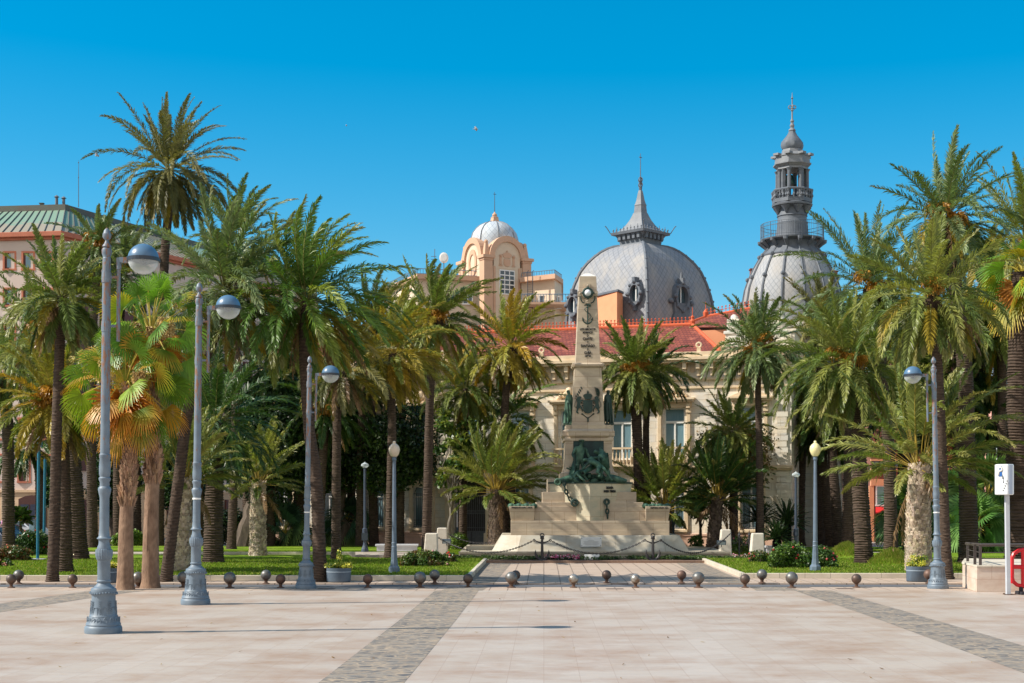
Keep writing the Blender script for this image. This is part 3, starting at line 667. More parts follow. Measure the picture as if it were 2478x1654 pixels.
# round dome with bell tower
TY = 101.0; tp = TY/F
TW = root('bell_tower', 'tall grey bell tower with a balcony and onion top, rising from a ribbed round dome', 'tower', (wx(1917, TY), TY, 0))
tz = lambda y: wz(y, TY)
tc = (0, 0)
dp = [(121, 815), (121, 790), (120, 760), (118, 735), (112, 701), (103, 675), (90, 648), (75, 622)]
mb = MB(); mb.lathe([(a*tp, tz(b)) for a, b in dp], 32, caps=False); mb.build('dome', m_zp, TW, local=True, smooth=True)
mb = MB(); mb.lathe([(126*tp, -0.3), (126*tp, tz(812)), (132*tp, tz(808)), (126*tp, tz(800)), (121.5*tp, tz(792))], 32); mb.build('dome_drum', m_ash, TW, local=True)
for i in range(14):
    a = 2*math.pi*(i+0.5)/14+R(3)
    mb = MB(); mb.tube([((q+0.8)*tp*math.cos(a), (q+0.8)*tp*math.sin(a), tz(b)) for q, b in dp[1:]]+[(62*tp*math.cos(a), 62*tp*math.sin(a), tz(604))], 0.085, 6)
    for q, b in ((119, 740), (104, 676), (76, 622)): mb.ball(((q+2)*tp*math.cos(a), (q+2)*tp*math.sin(a), tz(b)), 0.17, 6, 5)
    mb.build('dome_rib', m_lead, TW, local=True)
mb = MB(); mb.lathe([(77*tp, tz(624)), (78*tp, tz(621)), (74*tp, tz(618)), (63*tp, tz(606)), (62*tp, tz(604)), (60*tp, tz(600)), (60*tp, tz(590)), (66*tp, tz(587)), (76*tp, tz(585)), (77*tp, tz(582)), (40*tp, tz(581.9))], 32); mb.build('platform', m_lead, TW, local=True)
mb = MB()
for i in range(14):
    a = 2*math.pi*(i+0.5)/14+R(3); mb.tube([(61*tp*math.cos(a), 61*tp*math.sin(a), tz(603)), (70*tp*math.cos(a), 70*tp*math.sin(a), tz(594)), (77*tp*math.cos(a), 77*tp*math.sin(a), tz(588)), (77*tp*math.cos(a), 77*tp*math.sin(a), tz(584))], [0.1, .13, .17, .17], 6)
mb.build('console_brackets', m_lead, TW, local=True)
mb = MB(); rr0 = 75*tp
for z_ in (tz(545), tz(553), tz(576)): mb.torus((0, 0, z_), rr0, 0.018, ax='z', n=48, m=4)
for i in range(90):
    a = 2*math.pi*i/90; mb.tube([(rr0*math.cos(a), rr0*math.sin(a), tz(582)), (rr0*math.cos(a), rr0*math.sin(a), tz(545))], 0.011 if i % 6 else 0.026, 4)
mb.build('railing', m_lead, TW, local=True)
mb = MB(); mb.lathe([(41*tp, tz(583)), (40*tp, tz(575)), (36*tp, tz(545)), (37*tp, tz(541)), (35*tp, tz(538)), (35*tp, tz(527)), (37*tp, tz(525)), (34*tp, tz(521)), (33*tp, tz(512)), (33*tp, tz(505)), (38*tp, tz(504)), (48*tp, tz(501)), (49*tp, tz(497)), (46*tp, tz(494.9))], 24); mb.build('shaft', m_lead, TW, local=True, smooth=True)
mb = MB()
for i in range(8):
    a = i*math.pi/4+R(10); mb.lathe([(2*tp, tz(520)), (6*tp, tz(512)), (13*tp, tz(503))], 10, (36*tp*math.cos(a), 36*tp*math.sin(a)))
mb.build('corbels', m_lead, TW, local=True, smooth=True)
mb = MB(); oct_ = lambda r, a0=R(22.5): [(r*math.cos(a0+i*math.pi/4), r*math.sin(a0+i*math.pi/4)) for i in range(8)]
for (r_, y0, y1) in ((49, 493, 485), (50, 466, 463)):
    n = 8
    mb.prism(oct_(r_*tp), tz(y0+1), tz(y1)) if y0 > 480 else mb.torus((0, 0, tz(464.5)), 48.5*tp, 0.09, ax='z', n=8, m=6, a0=R(22.5), a1=R(382.5))
for i in range(8):
    p0 = Vector((48*tp*math.cos(R(22.5)+i*math.pi/4), 48*tp*math.sin(R(22.5)+i*math.pi/4), 0)); p1 = Vector((48*tp*math.cos(R(67.5)+i*math.pi/4), 48*tp*math.sin(R(67.5)+i*math.pi/4), 0))
    for q in range(4):
        p = p0.lerp(p1, (q+0.5)/4 if q else 0.02)
        mb.lathe([(0.06, tz(485)), (0.05, tz(483)), (0.11, tz(479)), (0.05, tz(473)), (0.09, tz(466))], 6, (p.x, p.y))
mb.build('balcony', m_lead, TW, local=True)
mb = MB(); mb.lathe([(0.13, tz(486)), (0.13, tz(484))], 6)
for i in range(8):
    a = R(22.5)+i*math.pi/4; mb.lathe([(0.2, tz(486)), (0.14, tz(480)), (0.13, tz(420)), (0.2, tz(415)), (0.22, tz(413.5))], 8, (36*tp*math.cos(a), 36*tp*math.sin(a)))
    if i % 2 == 0: mb.lathe([(0.2, tz(486)), (0.2, tz(413.5))], 6, (29*tp*math.cos(a+.2), 29*tp*math.sin(a+.2)))
mb.build('belfry_columns', m_lead, TW, local=True)
mb = MB(); mb.prism(oct_(39*tp), tz(413.5), tz(408), None, oct_(38*tp)); mb.prism(oct_(39*tp), tz(408), tz(402), None, oct_(46*tp)); mb.prism(oct_(46.5*tp), tz(402), tz(399))
mb.prism(oct_(43*tp), tz(399), tz(383), None, oct_(42*tp)); mb.prism(oct_(44*tp), tz(383), tz(381), None, oct_(44*tp))
for i in range(8):
    a = R(22.5)+i*math.pi/4; mb.prism([(42*tp*math.cos(a)+.3*math.cos(b), 42*tp*math.sin(a)+.3*math.sin(b)) for b in (0, 1.57, 3.14, 4.71)], tz(381), tz(376))
mb.prism(oct_(40*tp), tz(381), tz(372), None, oct_(27*tp)); mb.prism(oct_(26*tp), tz(372), tz(364), None, oct_(25*tp))
mb.build('entablature', m_leadl, TW, local=True)
mb = MB(); mb.lathe([(22*tp, tz(364)), (25*tp, tz(360)), (26.5*tp, tz(353)), (25*tp, tz(345)), (19*tp, tz(337)), (12*tp, tz(328)), (8*tp, tz(320)), (7*tp, tz(316))], 24, rf=lambda a, k: 1+0.05*math.cos(8*a)); mb.build('onion_dome', m_lead, TW, local=True, smooth=True)
mb = MB(); mb.lathe([(9*tp, tz(317)), (8*tp, tz(314)), (4*tp, tz(310)), (6*tp, tz(305)), (3*tp, tz(298)), (5*tp, tz(294)), (2*tp, tz(288)), (1.8*tp, tz(270)), (4*tp, tz(268)), (1.6*tp, tz(264)), (1.5*tp, tz(245)), (1.4*tp, tz(240)), (3.2*tp, tz(238)), (1.2*tp, tz(235)), (0.4*tp, tz(224))], 8)
for s in (-1, 1):
    mb.torus((s*5*tp, 0, tz(260)), 4*tp, 0.04, n=12, m=5); mb.torus((0, s*5*tp, tz(260)), 4*tp, 0.04, ax='x', n=12, m=5)
mb.build('spire', m_leadl, TW, local=True, smooth=True)
mb = MB(); mb.lathe([(0.5, tz(450)), (0.47, tz(446)), (0.36, tz(436)), (0.3, tz(428)), (0.1, tz(424)), (0.05, tz(413))], 14, (-8*tp, -6*tp)); mb.build('bell', M('bronze_bell', (48, 82, 74), (36, 60, 56), 5, 0.5, metal=0.4), TW, local=True, smooth=True)
# =================================================================== SANDY BUILDING WITH SMALL DOME
SY = 165.0; sp = SY/F; sz = lambda y: wz(y, SY)
m_sand = M('sand_render', (204, 166, 138), (192, 154, 126), 0.6, 0.85)
m_cream = M('cream_render', (214, 196, 172), (204, 184, 160), 0.6, 0.85)
m_zs = scalemat('small_dome_scales', (190, 198, 204), (176, 184, 192), (138, 148, 158), 'polar', 0.55, R0=3.0)
SB = root('domed_building', 'sandy orange building with an arched tower under a small silver dome, far behind the roofs', 'building', (wx(1197, SY), SY, 0), rz=R(30))
hs_ = 2.55   # half side of the tower
def SBb(name, mb, mat, **k): return mb.build(name, mat, SB, local=True, **k)
mb = MB(); sq(mb, hs_+0.3, 10, hs_+0.3, sz(655))
SBb('tower_wall', mb, m_cream)
mb = MB()
for sx in (-1, 1):
    for sy_ in (-1, 1):
        cx, cy = sx*hs_, sy_*hs_
        mb.box(cx-0.55, cx+0.55, cy-0.55, cy+0.55, 10, sz(643)); mb.box(cx-0.62, cx+0.62, cy-0.62, cy+0.62, sz(643), sz(638)); mb.box(cx-0.78, cx+0.78, cy-0.78, cy+0.78, sz(638), sz(631))
        mb.prism([(cx-.35, cy-.35), (cx+.35, cy-.35), (cx+.35, cy+.35), (cx-.35, cy+.35)], sz(631), sz(601), None, [(cx-.16, cy-.16), (cx+.16, cy-.16), (cx+.16, cy+.16), (cx-.16, cy+.16)])
        mb.ball((cx, cy, sz(598)), 0.24, 8, 6)
SBb('corner_piers', mb, m_sand)
for s in range(4):     # arched gables
    a = s*math.pi/2; mb = MB(); n = 18; ro, ri = hs_*0.93, hs_*0.68; zc = sz(634)
    v = []; f = []
    for i in range(n+1):
        t = math.pi*i/n
        for r_, y_ in ((ro, -hs_-0.55), (ri, -hs_-0.55), (ri, -hs_+0.1), (ro, -hs_+0.6)): v.append((r_*math.cos(t), y_, zc+r_*math.sin(t)*1.06))
    for i in range(n):
        for q in range(4): f.append((4*i+q, 4*i+(q+1) % 4, 4*i+4+(q+1) % 4, 4*i+4+q))
    mb.add(v, f); mb.v = [(x*math.cos(a)-y*math.sin(a), x*math.sin(a)+y*math.cos(a), z) for x, y, z in mb.v]; SBb('gable_arch', mb, m_sand)
    mb = MB(); mb.xprism([(ri*1.0*math.cos(math.pi*i/n), zc+ri*1.06*math.sin(math.pi*i/n)) for i in range(n+1)]+[(-ri, sz(660)), (ri, sz(660))], -hs_-0.33, -hs_+0.4)
    mb.v = [(x*math.cos(a)-y*math.sin(a), x*math.sin(a)+y*math.cos(a), z) for x, y, z in mb.v]; SBb('gable_infill', mb, m_cream)
    for (x0, x1, z0_, z1_) in ((-hs_*.98+.5, -1.35, 20, sz(655)), (1.35, hs_*.98-.5, 20, sz(655))):
        pass
mb = MB(); zc = sz(638)       # heraldic relief: crown, shield, two columns
mb.lathe([(0.5, 0), (0.62, 0.12)], 10); mb = MB()
yf = -hs_-0.42
mb.xprism([(-0.42, sz(650)), (-0.2, sz(654)), (0.2, sz(654)), (0.42, sz(650)), (0.42, sz(637)), (-0.42, sz(637))], yf, yf+0.1)
mb.xprism([(-0.4, sz(634)), (0.4, sz(634)), (0.62, sz(626)), (0.3, sz(622)), (0, sz(620)), (-0.3, sz(622)), (-0.62, sz(626))], yf, yf+0.1)
for s in (-1, 1): mb.box(s*0.85-0.12, s*0.85+0.12, yf, yf+0.1, sz(652), sz(632)); mb.ball((s*0.85, yf, sz(630)), 0.18, 8, 5); mb.box(s*0.85-0.22, s*0.85+0.22, yf, yf+0.1, sz(654), sz(651))
mb.box(-0.03, 0.03, yf, yf+.08, sz(620), sz(616)); mb.box(-0.1, 0.1, yf, yf+.08, sz(618.6), sz(617.8))
SBb('coat_of_arms', mb, m_sand)
mb = MB(); ox = -hs_-0.34; n = 24
v = []; f = []
for i in range(n):
    t = 2*math.pi*i/n
    for r_, d in ((1.15, 0.12), (1.15, -0.1), (0.72, -0.1), (0.72, 0.1)): v.append((ox+d, r_*math.cos(t)*0.85, sz(642)+r_*1.35*math.sin(t)))
for i in range(n):
    for q in range(4): f.append((4*i+q, 4*((i+1) % n)+q, 4*((i+1) % n)+(q+1) % 4, 4*i+(q+1) % 4))
mb.add(v, f); SBb('round_moulding', mb, m_sand)
# tall window on right face
mb = MB(); wx0 = 0.95
for i in range(4): x = -wx0+i*(2*wx0/3); mb.box(x-0.05, x+0.05, -hs_-0.38, -hs_-0.2, sz(720), sz(664))
for i in range(6): z_ = sz(720)+(sz(664)-sz(720))*i/5; mb.box(-wx0-.05, wx0+.05, -hs_-0.4, -hs_-0.22, z_-0.06, z_+0.06)
wf = SBb('window', mb, m_win)
mb = MB(); mb.box(-wx0, wx0, -hs_-0.36, -hs_-0.3, sz(720), sz(664)); mb.build('pane', m_glassd, wf, local=True)
mb = MB()
for s in (-1, 1): mb.box(s*1.65-0.14, s*1.65+0.14, -hs_-0.38, -hs_+0.2, 20, sz(656))
SBb('wall_strips', mb, m_sand)
dpz = [(57, 612), (57.5, 600), (58, 590), (56.5, 578), (53, 566), (45, 555), (36, 547), (24, 541), (12, 538)]
mb = MB(); mb.lathe([(a*sp, sz(b)) for a, b in dpz], 32, caps=False); SBb('dome', mb, m_zs, smooth=True)
for i in range(8):
    a = i*math.pi/4+R(25); mb = MB(); mb.tube([((q+0.3)*sp*math.cos(a), (q+.3)*sp*math.sin(a), sz(b)) for q, b in dpz], 0.07, 5); SBb('dome_rib', mb, m_leadl)
mb = MB(); k = sp*0.72
for (a0, y0, a1, y1) in ((13, 540, 12, 536), (10, 536, 8, 527), (9, 527, 7, 525)): sq(mb, a0*k*1.1, sz(y0), a1*k*1.1, sz(y1))
mb.lathe([(4*sp, sz(525)), (6*sp, sz(522)), (5.5*sp, sz(519)), (2.5*sp, sz(516)), (1*sp, sz(513))], 12); SBb('finial', mb, m_sand)
mb = MB(); mb.lathe([(0.05, sz(514)), (0.03, sz(465))], 6); mb.box(-0.2, 0.2, -0.02, 0.02, sz(471), sz(470)); SBb('spike', mb, m_iron)
# wings in world coordinates
def Wb(name, mb, mat, par=SB, **k): return mb.build(name, mat, par, **k)
def poly(pts): return [(wx(x, Y), Y) for x, Y in pts]
rw = [(1262, 163), (1342, 160.5), (1359, 164), (1359, 176), (1262, 178)]
mb = MB(); mb.prism(poly(rw), 2, sz(686)); Wb('wall', mb, m_cream)
mb = MB(); ex = [(1258, 162.2), (1343, 159.5), (1363, 163.6), (1363, 177), (1258, 179)]
mb.prism(poly(ex), sz(692), sz(681)); Wb('cornice', mb, m_sand)
mb = MB(); rl = [(1262, 163), (1342, 160.7), (1359, 164.2)]
def railing(mb, pts, ztop, zbot, st=0.32, r=0.03):
    for (xa, Ya), (xb, Yb) in zip(pts[:-1], pts[1:]):
        a = Vector((wx(xa, Ya), Ya, 0)); b = Vector((wx(xb, Yb), Yb, 0)); L_ = (b-a).length; n = max(1, int(L_/st))
        for i in range(n+1):
            p = a.lerp(b, i/n); mb.tube([(p.x, p.y, zbot), (p.x, p.y, ztop)], r, 4)
        mb.tube([(a.x, a.y, ztop), (b.x, b.y, ztop)], r*1.6, 4); mb.tube([(a.x, a.y, zbot+.15), (b.x, b.y, zbot+.15)], r*1.2, 4)
railing(mb, rl, sz(668), sz(681)); railing(mb, [(1262, 158.2), (1382, 158.2)], sz(733), sz(752), 0.3); Wb('railing', mb, M('blue_grey_railing', (110, 136, 156), (96, 120, 140), 5, 0.5))
mb = MB(); mb.prism(poly([(1255, 158), (1385, 158), (1385, 175), (1255, 175)]), sz(757), sz(752)); Wb('balcony_slab', mb, m_sand)
mb = MB(); mb.prism(poly([(1240, 164), (1395, 164), (1395, 176), (1240, 176)]), 2, sz(757)); Wb('lower_wall', mb, m_cream)
def winbox(par, x0, x1, y0, y1, Y, dep=0.25, frame=m_win, glass=m_glassd, name='window', fw=0.12):
    f = MB(); X0, X1, Z1_, Z0_ = wx(x0, Y), wx(x1, Y), wz(y0, Y), wz(y1, Y)
    f.box(X0-fw, X0, Y-0.08, Y+dep, Z0_, Z1_); f.box(X1, X1+fw, Y-0.08, Y+dep, Z0_, Z1_); f.box(X0-fw, X1+fw, Y-0.1, Y+dep, Z1_, Z1_+fw); f.box(X0-fw*1.3, X1+fw*1.3, Y-0.16, Y+dep, Z0_-fw, Z0_)
    f.box((X0+X1)/2-0.04, (X0+X1)/2+0.04, Y-0.04, Y+dep, Z0_, Z1_)
    o = f.build(name, frame, par); g = MB(); g.box(X0, X1, Y-0.02, Y+0.02, Z0_, Z1_); g.build('pane', glass, o); return o
winbox(SB, 1306, 1324, 717, 747, 161.3); winbox(SB, 1350, 1356, 720, 745, 161.2); winbox(SB, 1318, 1336, 779, 800, 163.6)
mb = MB()
for s in (1277, 1289): mb.tube([wp(s, 760, 160.5), wp(s, 657, 160.5), wp(s+3, 655, 160.5)], 0.05, 5)
for i in range(14): q = 680+i*5; mb.tube([wp(1277, q, 160.5), wp(1289, q, 160.5)], 0.035, 4)
Wb('ladder', mb, m_iron)
lw = [(935, 172), (1010, 161), (1170, 163), (1170, 178), (935, 185)]
mb = MB(); mb.prism(poly(lw), 2, wz(683, 163)); Wb('left_wing', mb, m_cream)
lc = [(928, 171), (1009, 160.2), (1168, 162.2), (1168, 178), (928, 186)]
mb = MB(); mb.prism(poly(lc), wz(683, 163), wz(672, 163)); Wb('left_cornice', mb, m_sand)
mb = MB(); railing(mb, [(940, 171.5), (1010, 161), (1168, 163)], wz(657, 163), wz(672, 163)); Wb('left_railing', mb, M('blue_railing', (100, 128, 150), (96, 120, 140), 5, 0.5))
winbox(SB, 1122, 1142, 708, 735, 162.3); winbox(SB, 1166, 1176, 708, 722, 162.1)
q = root('antenna_dish', 'white drum shaped antenna dish on the roof left of the small dome', 'antenna', wp(1074, 672, 163))
mb = MB(); c0 = Vector(wp(1074, 624, 163))
mb.lathe([(0.35, -0.25), (0.5, -0.2), (0.52, 0.2), (0.3, 0.3)], 16); mb.v = [(c0.x+x, c0.y+z_, c0.z+y*1.15) for x, y, z_ in mb.v]; mb.build('drum', m_win, q)
mb = MB(); mb.tube([wp(1074, 672, 163), wp(1074, 618, 163)], 0.06, 6); mb.build('mast', m_lead, q)
q = root('aerial', 'thin roof aerial with short bars between the palm top and the antenna dish', 'aerial', wp(1052, 672, 163.5))
mb = MB(); mb.tube([wp(1052, 672, 163.5), wp(1052, 603, 163.5)], 0.04, 5)
for yy_ in (621, 628, 634): mb.tube([wp(1043, yy_, 163.5), wp(1056, yy_, 163.5)], 0.035, 4)
mb.build('mast', m_lead, q)
# =================================================================== PINK BUILDING, LEFT
PY = 112.0; pz = lambda y, Y=PY: wz(y, Y)
m_pink = M('pink_render', (204, 186, 176), (194, 176, 166), 0.5, 0.9)
m_orange = M('orange_cornice', (184, 110, 84), (170, 98, 74), 1.5, 0.8)
m_tan = stone('tan_ground_floor', (214, 182, 148), (204, 172, 138), (188, 156, 124), 1.6, 0.8, 0.008, rough=0.8)
def copper():
    m, n, l, b = newmat('seamed_copper'); v = objc(n)
    s = n.new('ShaderNodeSeparateXYZ'); l.new(v, s.inputs[0])
    mr = n.new('ShaderNodeMapRange'); l.new(s.outputs['Z'], mr.inputs[0]); mr.inputs[1].default_value = 24.0; mr.inputs[2].default_value = 27.5
    f = noise(n, l, v, 1.2, 6, 0.7); ad = n.new('ShaderNodeMath'); ad.operation = 'ADD'; l.new(f, ad.inputs[0]); l.new(mr.outputs[0], ad.inputs[1])
    c = mixc(n, l, ramp(n, l, ad.outputs[0], 0.95, 1.5), lin((150, 140, 120)), lin((122, 148, 126)))
    l.new(c, b.inputs['Base Color']); setin(b, Roughness=0.6); return m
m_cop = copper(); m_copd = M('dark_copper', (92, 80, 72), (84, 94, 84), 1.5, 0.6)
PB = root('pink_building', 'pale pink building with orange cornice and green copper mansard roof at the left edge', 'building', (wx(90, PY), PY, 0))
c0 = (wx(147, PY), PY); cl = (wx(-260, 114), 114.2); cr = (wx(520, 129), 128)
bk = [(cr[0]+5, cr[1]+22), (cl[0], cl[1]+30)]
def off(d):
    # footprint grown outwards by d
    pts = [cl, c0, cr]; nl = Vector((0.02, -1)); nr = Vector((0.72, -0.69)); nm = Vector((0.42, -1.02))
    return [(cl[0]-1, cl[1]-d), (c0[0]+nm.x*d, c0[1]+nm.y*d), (cr[0]+nr.x*d, cr[1]+nr.y*d)]+bk
mb = MB(); mb.prism(off(0), pz(1190), pz(580)); mb.build('wall', m_pink, PB)
mb = MB(); mb.prism(off(0.12), -0.3, pz(1190)); mb.prism(off(0.25), pz(1192), pz(1186)); mb.build('ground_floor', m_tan, PB)
mb = MB(); mb.prism(off(0.3), pz(580), pz(574)); mb.prism(off(0.6), pz(574), pz(562)); mb.build('cornice', m_orange, PB, bevel=0.04)
mb = MB(); zt2 = wz(509, 122); top = [(cl[0]-1, cl[1]+9.4), (c0[0]-2.8, c0[1]+10), (cr[0]-6.1, cr[1]+7)]+[(x, y+9) for x, y in bk]; mb.prism(off(0.5)[:3]+[(x, y+12) for x, y in bk], pz(562), zt2, None, top); mb.build('mansard_roof', m_cop, PB)
mb = MB(); mb.prism(top, zt2, wz(494.5, 122)); mb.build('roof_band', m_copd, PB)
mb = MB()      # standing seams
a0, a1 = Vector((*off(0.53)[0], pz(562))), Vector((*off(0.53)[1], pz(562))); b0, b1 = Vector((*top[0], zt2)), Vector((*top[1], zt2))
n = 22
for i in range(n+1):
    p, q_ = a0.lerp(a1, i/n), b0.lerp(b1, i/n+ (0 if i == n else 0.0)); mb.tube([p+Vector((0, -.02, .02)), q_+Vector((0, -.02, .02))], 0.05, 4)
a0, a1 = Vector((*off(0.53)[1], pz(562))), Vector((*off(0.53)[2], pz(562))); b0, b1 = Vector((*top[1], zt2)), Vector((*top[2], zt2))
for i in range(1, 26):
    p, q_ = a0.lerp(a1, i/26), b0.lerp(b1, i/26); mb.tube([p+Vector((0, -.02, .02)), q_+Vector((0, -.02, .02))], 0.05, 4)
mb.build('roof_seams', m_copd, PB)
m_wf = M('orange_window_frame', (200, 122, 92), (188, 110, 84), 2, 0.7); m_wb = M('brown_joinery', (92, 52, 44), (80, 44, 38), 3, 0.6)
def pwin(x, y0, y1, w, Y=None):
    if x <= 147: t = (147-x)/407; Y = PY+2.2*t-0.03
    f = MB(); X0, X1 = wx(x-w/2, Y), wx(x+w/2, Y); a, b = wz(y1, Y), wz(y0, Y)
    for q in ((X0-.14, X0, a, b), (X1, X1+.14, a, b), (X0-.14, X1+.14, b, b+.14), (X0-.18, X1+.18, a-.14, a)): f.box(q[0], q[1], Y-0.12, Y+0.2, q[2], q[3])
    o = f.build('window', m_wf, PB)
    g = MB(); g.box(X0, X1, Y-0.01, Y+0.1, a, b); g.build('shutter_frame', m_wb, o)
    g = MB(); g.box(X0+(X1-X0)*.22, X1-0.06, Y-0.03, Y-0.012, a+(b-a)*(.42 if y1-y0 > 45 else .08), b-.1); g.build('pane', m_glass, o)
for x in (24, 69, -21, 114):
    for y0 in (613, 701, 789, 877): pwin(x, y0, y0+38, 24)
for x in (59, -2, 114): pwin(x, 1015, 1062, 24); pwin(x, 1103, 1165, 24)
f = MB(); X0, X1 = wx(42, PY-.4), wx(108, PY-.4); f.xprism([(X0, 0.3), (X1, 0.3), (X1, wz(1208, PY)), (X0+(X1-X0)*.75, wz(1201, PY)), ((X0+X1)/2, wz(1199, PY)), (X0+(X1-X0)*.25, wz(1201, PY)), (X0, wz(1208, PY))], PY-.16, PY+.1)
o = f.build('shopfront', m_wb, PB); g = MB()
for a, b in ((.08, .38), (.44, .92)): g.box(X0+(X1-X0)*a, X0+(X1-X0)*b, PY-.19, PY-.165, wz(1256, PY), wz(1221, PY))
g.build('pane', M('navy_glass', (50, 58, 84), (38, 44, 66), 3, 0.2), o)
dvec = Vector((cr[0]-c0[0], cr[1]-c0[1], 0)).normalized(); nv = Vector((dvec.y, -dvec.x, 0))
for i in range(9):      # windows along the receding right wall
    base = Vector((c0[0], c0[1], 0))+dvec*(2.2+i*2.6)
    for z0_, z1_ in ((0.9, 3.2), (5.5, 7.3), (8.4, 10.2), (11.3, 13), (14.2, 16), (17, 18.8), (19.8, 21)):
        if z0_ > 2 and i % 1: continue
        f = MB(); p0, p1 = base-dvec*.6, base+dvec*.6; q0, q1 = p0+nv*.22, p1+nv*.22
        f.prism([(p0.x, p0.y), (q0.x, q0.y), (q1.x, q1.y), (p1.x, p1.y)], z0_, z1_); o = f.build('window', m_wb, PB)
for i, xx in enumerate((137, 154)):
    q = root('roof_vent', ('left' if i == 0 else 'right')+' one of the two round metal roof vents with conical caps', 'chimney', wp(xx, 494, PY+12), 'roof vents on the pink building')
    mb = MB(); b = wp(xx, 497, PY+12); zt = wz(478 if i == 0 else 481, PY+12)
    mb.lathe([(0.13, b[2]), (0.13, zt)], 12, (b[0], b[1])); mb.build('pipe', m_lead, q, smooth=True)
    mb = MB(); mb.lathe([(0.24, zt+.02), (0.1, zt+.14), (0.02, zt+.2)], 12, (b[0], b[1])); mb.build('cap', m_lead, q)
q = root('roof_hatch', 'small dark box vent on the flat top of the pink building', 'vent', wp(101, 495, PY+12)); mb = MB(); b = wp(101, 497, PY+12)
mb.box(b[0]-.14, b[0]+.14, b[1]-.14, b[1]+.14, b[2], b[2]+.12); mb.box(b[0]-.2, b[0]+.2, b[1]-.2, b[1]+.2, b[2]+.12, b[2]+.18); mb.build('box', m_copd, q)
q = root('antenna_mast', 'tall thin antenna mast on the pink building roof', 'antenna', wp(190, 500, PY+14)); mb = MB(); mb.tube([wp(190, 502, PY+14), wp(190, 430, PY+14), wp(190.5, 388, PY+14)], [.035, .03, .015], 5)
for yy_ in (394, 430): mb.ball(wp(190, yy_, PY+14), 0.06, 6, 4)
mb.build('rod', m_lead, q)
# =================================================================== BUILDINGS, RIGHT
QY = 118.0; qz = lambda y, Y=QY: wz(y, Y)
m_brick = M('brick_red_render', (134, 86, 74), (118, 74, 64), 3.5, 0.9, 0.3, stretch=(1, 1, 0.25))
m_salm = M('salmon_render', (212, 134, 104), (200, 124, 96), 0.8, 0.85)
QB = root('brick_building', 'tall brick red building with peach bands behind the palms on the right', 'building', (wx(2250, QY), QY, 0))
mb = MB(); mb.box(wx(2285, QY), wx(2700, QY), QY, QY+20, -.3, qz(740)); mb.box(wx(2108, QY), wx(2284.9, QY), QY, QY+20, -.3, qz(900)); mb.build('wall', m_brick, QB)
mb = MB()
for y0, y1 in ((1160, 1176), (1134, 1140), (1112, 1116), (1070, 1080), (985, 990)): mb.box(wx(2106, QY), wx(2410, QY), QY-.25, QY-.003, qz(y1), qz(y0))
for x in (2108, 2196, 2268, 2320, 2352): mb.box(wx(x, QY)-.2, wx(x, QY)+.2, QY-.2, QY-.004, -.3, qz(1176.1))
mb.build('floor_bands', M('peach_band', (226, 162, 122), (214, 150, 112), 1, 0.8), QB)
for (x0, x1, y0, y1, gl) in ((2122, 2192, 1178, 1222, 't'), (2298, 2318, 1178, 1215, 'd'), (2290, 2316, 1118, 1156, 'd'), (2360, 2395, 1118, 1156, 'd'), (2200, 2262, 1178, 1222, 't'), (2112, 2145, 1117, 1132, 'd'), (2160, 2192, 1117, 1132, 'd'), (2376, 2384, 822, 842, 'd'), (2395, 2400, 880, 925, 'd'), (2300, 2320, 850, 880, 'd'), (2330, 2350, 850, 880, 'd')):
    winbox(QB, x0, x1, y0, y1, QY-.1, frame=m_win if gl == 't' else m_wb, glass=M('teal_glass', (122, 164, 160), (104, 148, 146), 2, 0.15) if gl == 't' else m_glassd, name='window')
aw = root('shop_awning', 'red shop awning with white lettering on the brick building', 'awning', (wx(2150, QY-1), QY-1, qz(1242)))
mb = MB(); mb.add([wp(2119, 1226, QY-.1), wp(2185, 1226, QY-.1), wp(2185, 1240, QY-1.6), wp(2119, 1240, QY-1.6), wp(2119, 1242.5, QY-1.6), wp(2185, 1242.5, QY-1.6), wp(2119, 1228, QY-.1), wp(2185, 1228, QY-.1)], [(0, 3, 2, 1), (3, 4, 5, 2), (6, 7, 5, 4), (0, 6, 4, 3), (1, 2, 5, 7), (0, 1, 7, 6)]); mb.build('canvas', M('red_canvas', (206, 32, 32), (190, 26, 28), 3, 0.7), aw)
# pink building with slate turret
KY = 108.0; kz = lambda y: wz(y, KY)
m_rose = M('rose_render', (228, 172, 156), (218, 160, 146), 0.8, 0.85)
KB = root('turret_building', 'pink building with pale blue slate turret and white bay window, right edge', 'building', (wx(2440, KY), KY, 0))
mb = MB(); mb.box(wx(2400, KY), wx(2560, KY), KY, KY+9, -.3, kz(940)); mb.build('wall', m_rose, KB)
mb = MB(); mb.box(wx(2398, KY), wx(2560, KY), KY-.15, KY-.003, -.3, kz(1122)); mb.build('ground_floor', m_tan, KB)
cxx = wx(2441+8, KY); n = 14; mb = MB(); ro, ri = 0.68, 0.5; v = []; f = []
cxa = wx(2431, KY)
for i in range(n+1):
    t = math.pi*i/n
    for r_, y_ in ((ro, KY-.3), (ri, KY-.3), (ri, KY-.01), (ro, KY-.01)): v.append((cxa+r_*math.cos(t), y_, kz(966)+r_*math.sin(t)))
for i in range(n):
    for q_ in range(4): f.append((4*i+q_, 4*i+(q_+1) % 4, 4*i+4+(q_+1) % 4, 4*i+4+q_))
mb.add(v, f); mb.box(wx(2398, KY), cxa-ro-.01, KY-.25, KY-.004, kz(966), kz(958)); mb.box(cxa+ro+.01, wx(2560, KY), KY-.25, KY-.004, kz(975), kz(966)); mb.build('arched_gable', m_trim, KB)
hwk = (2520-2411)/2*KY/F; cxk = wx(2411, KY)+hwk; cyk = KY+hwk*1.0
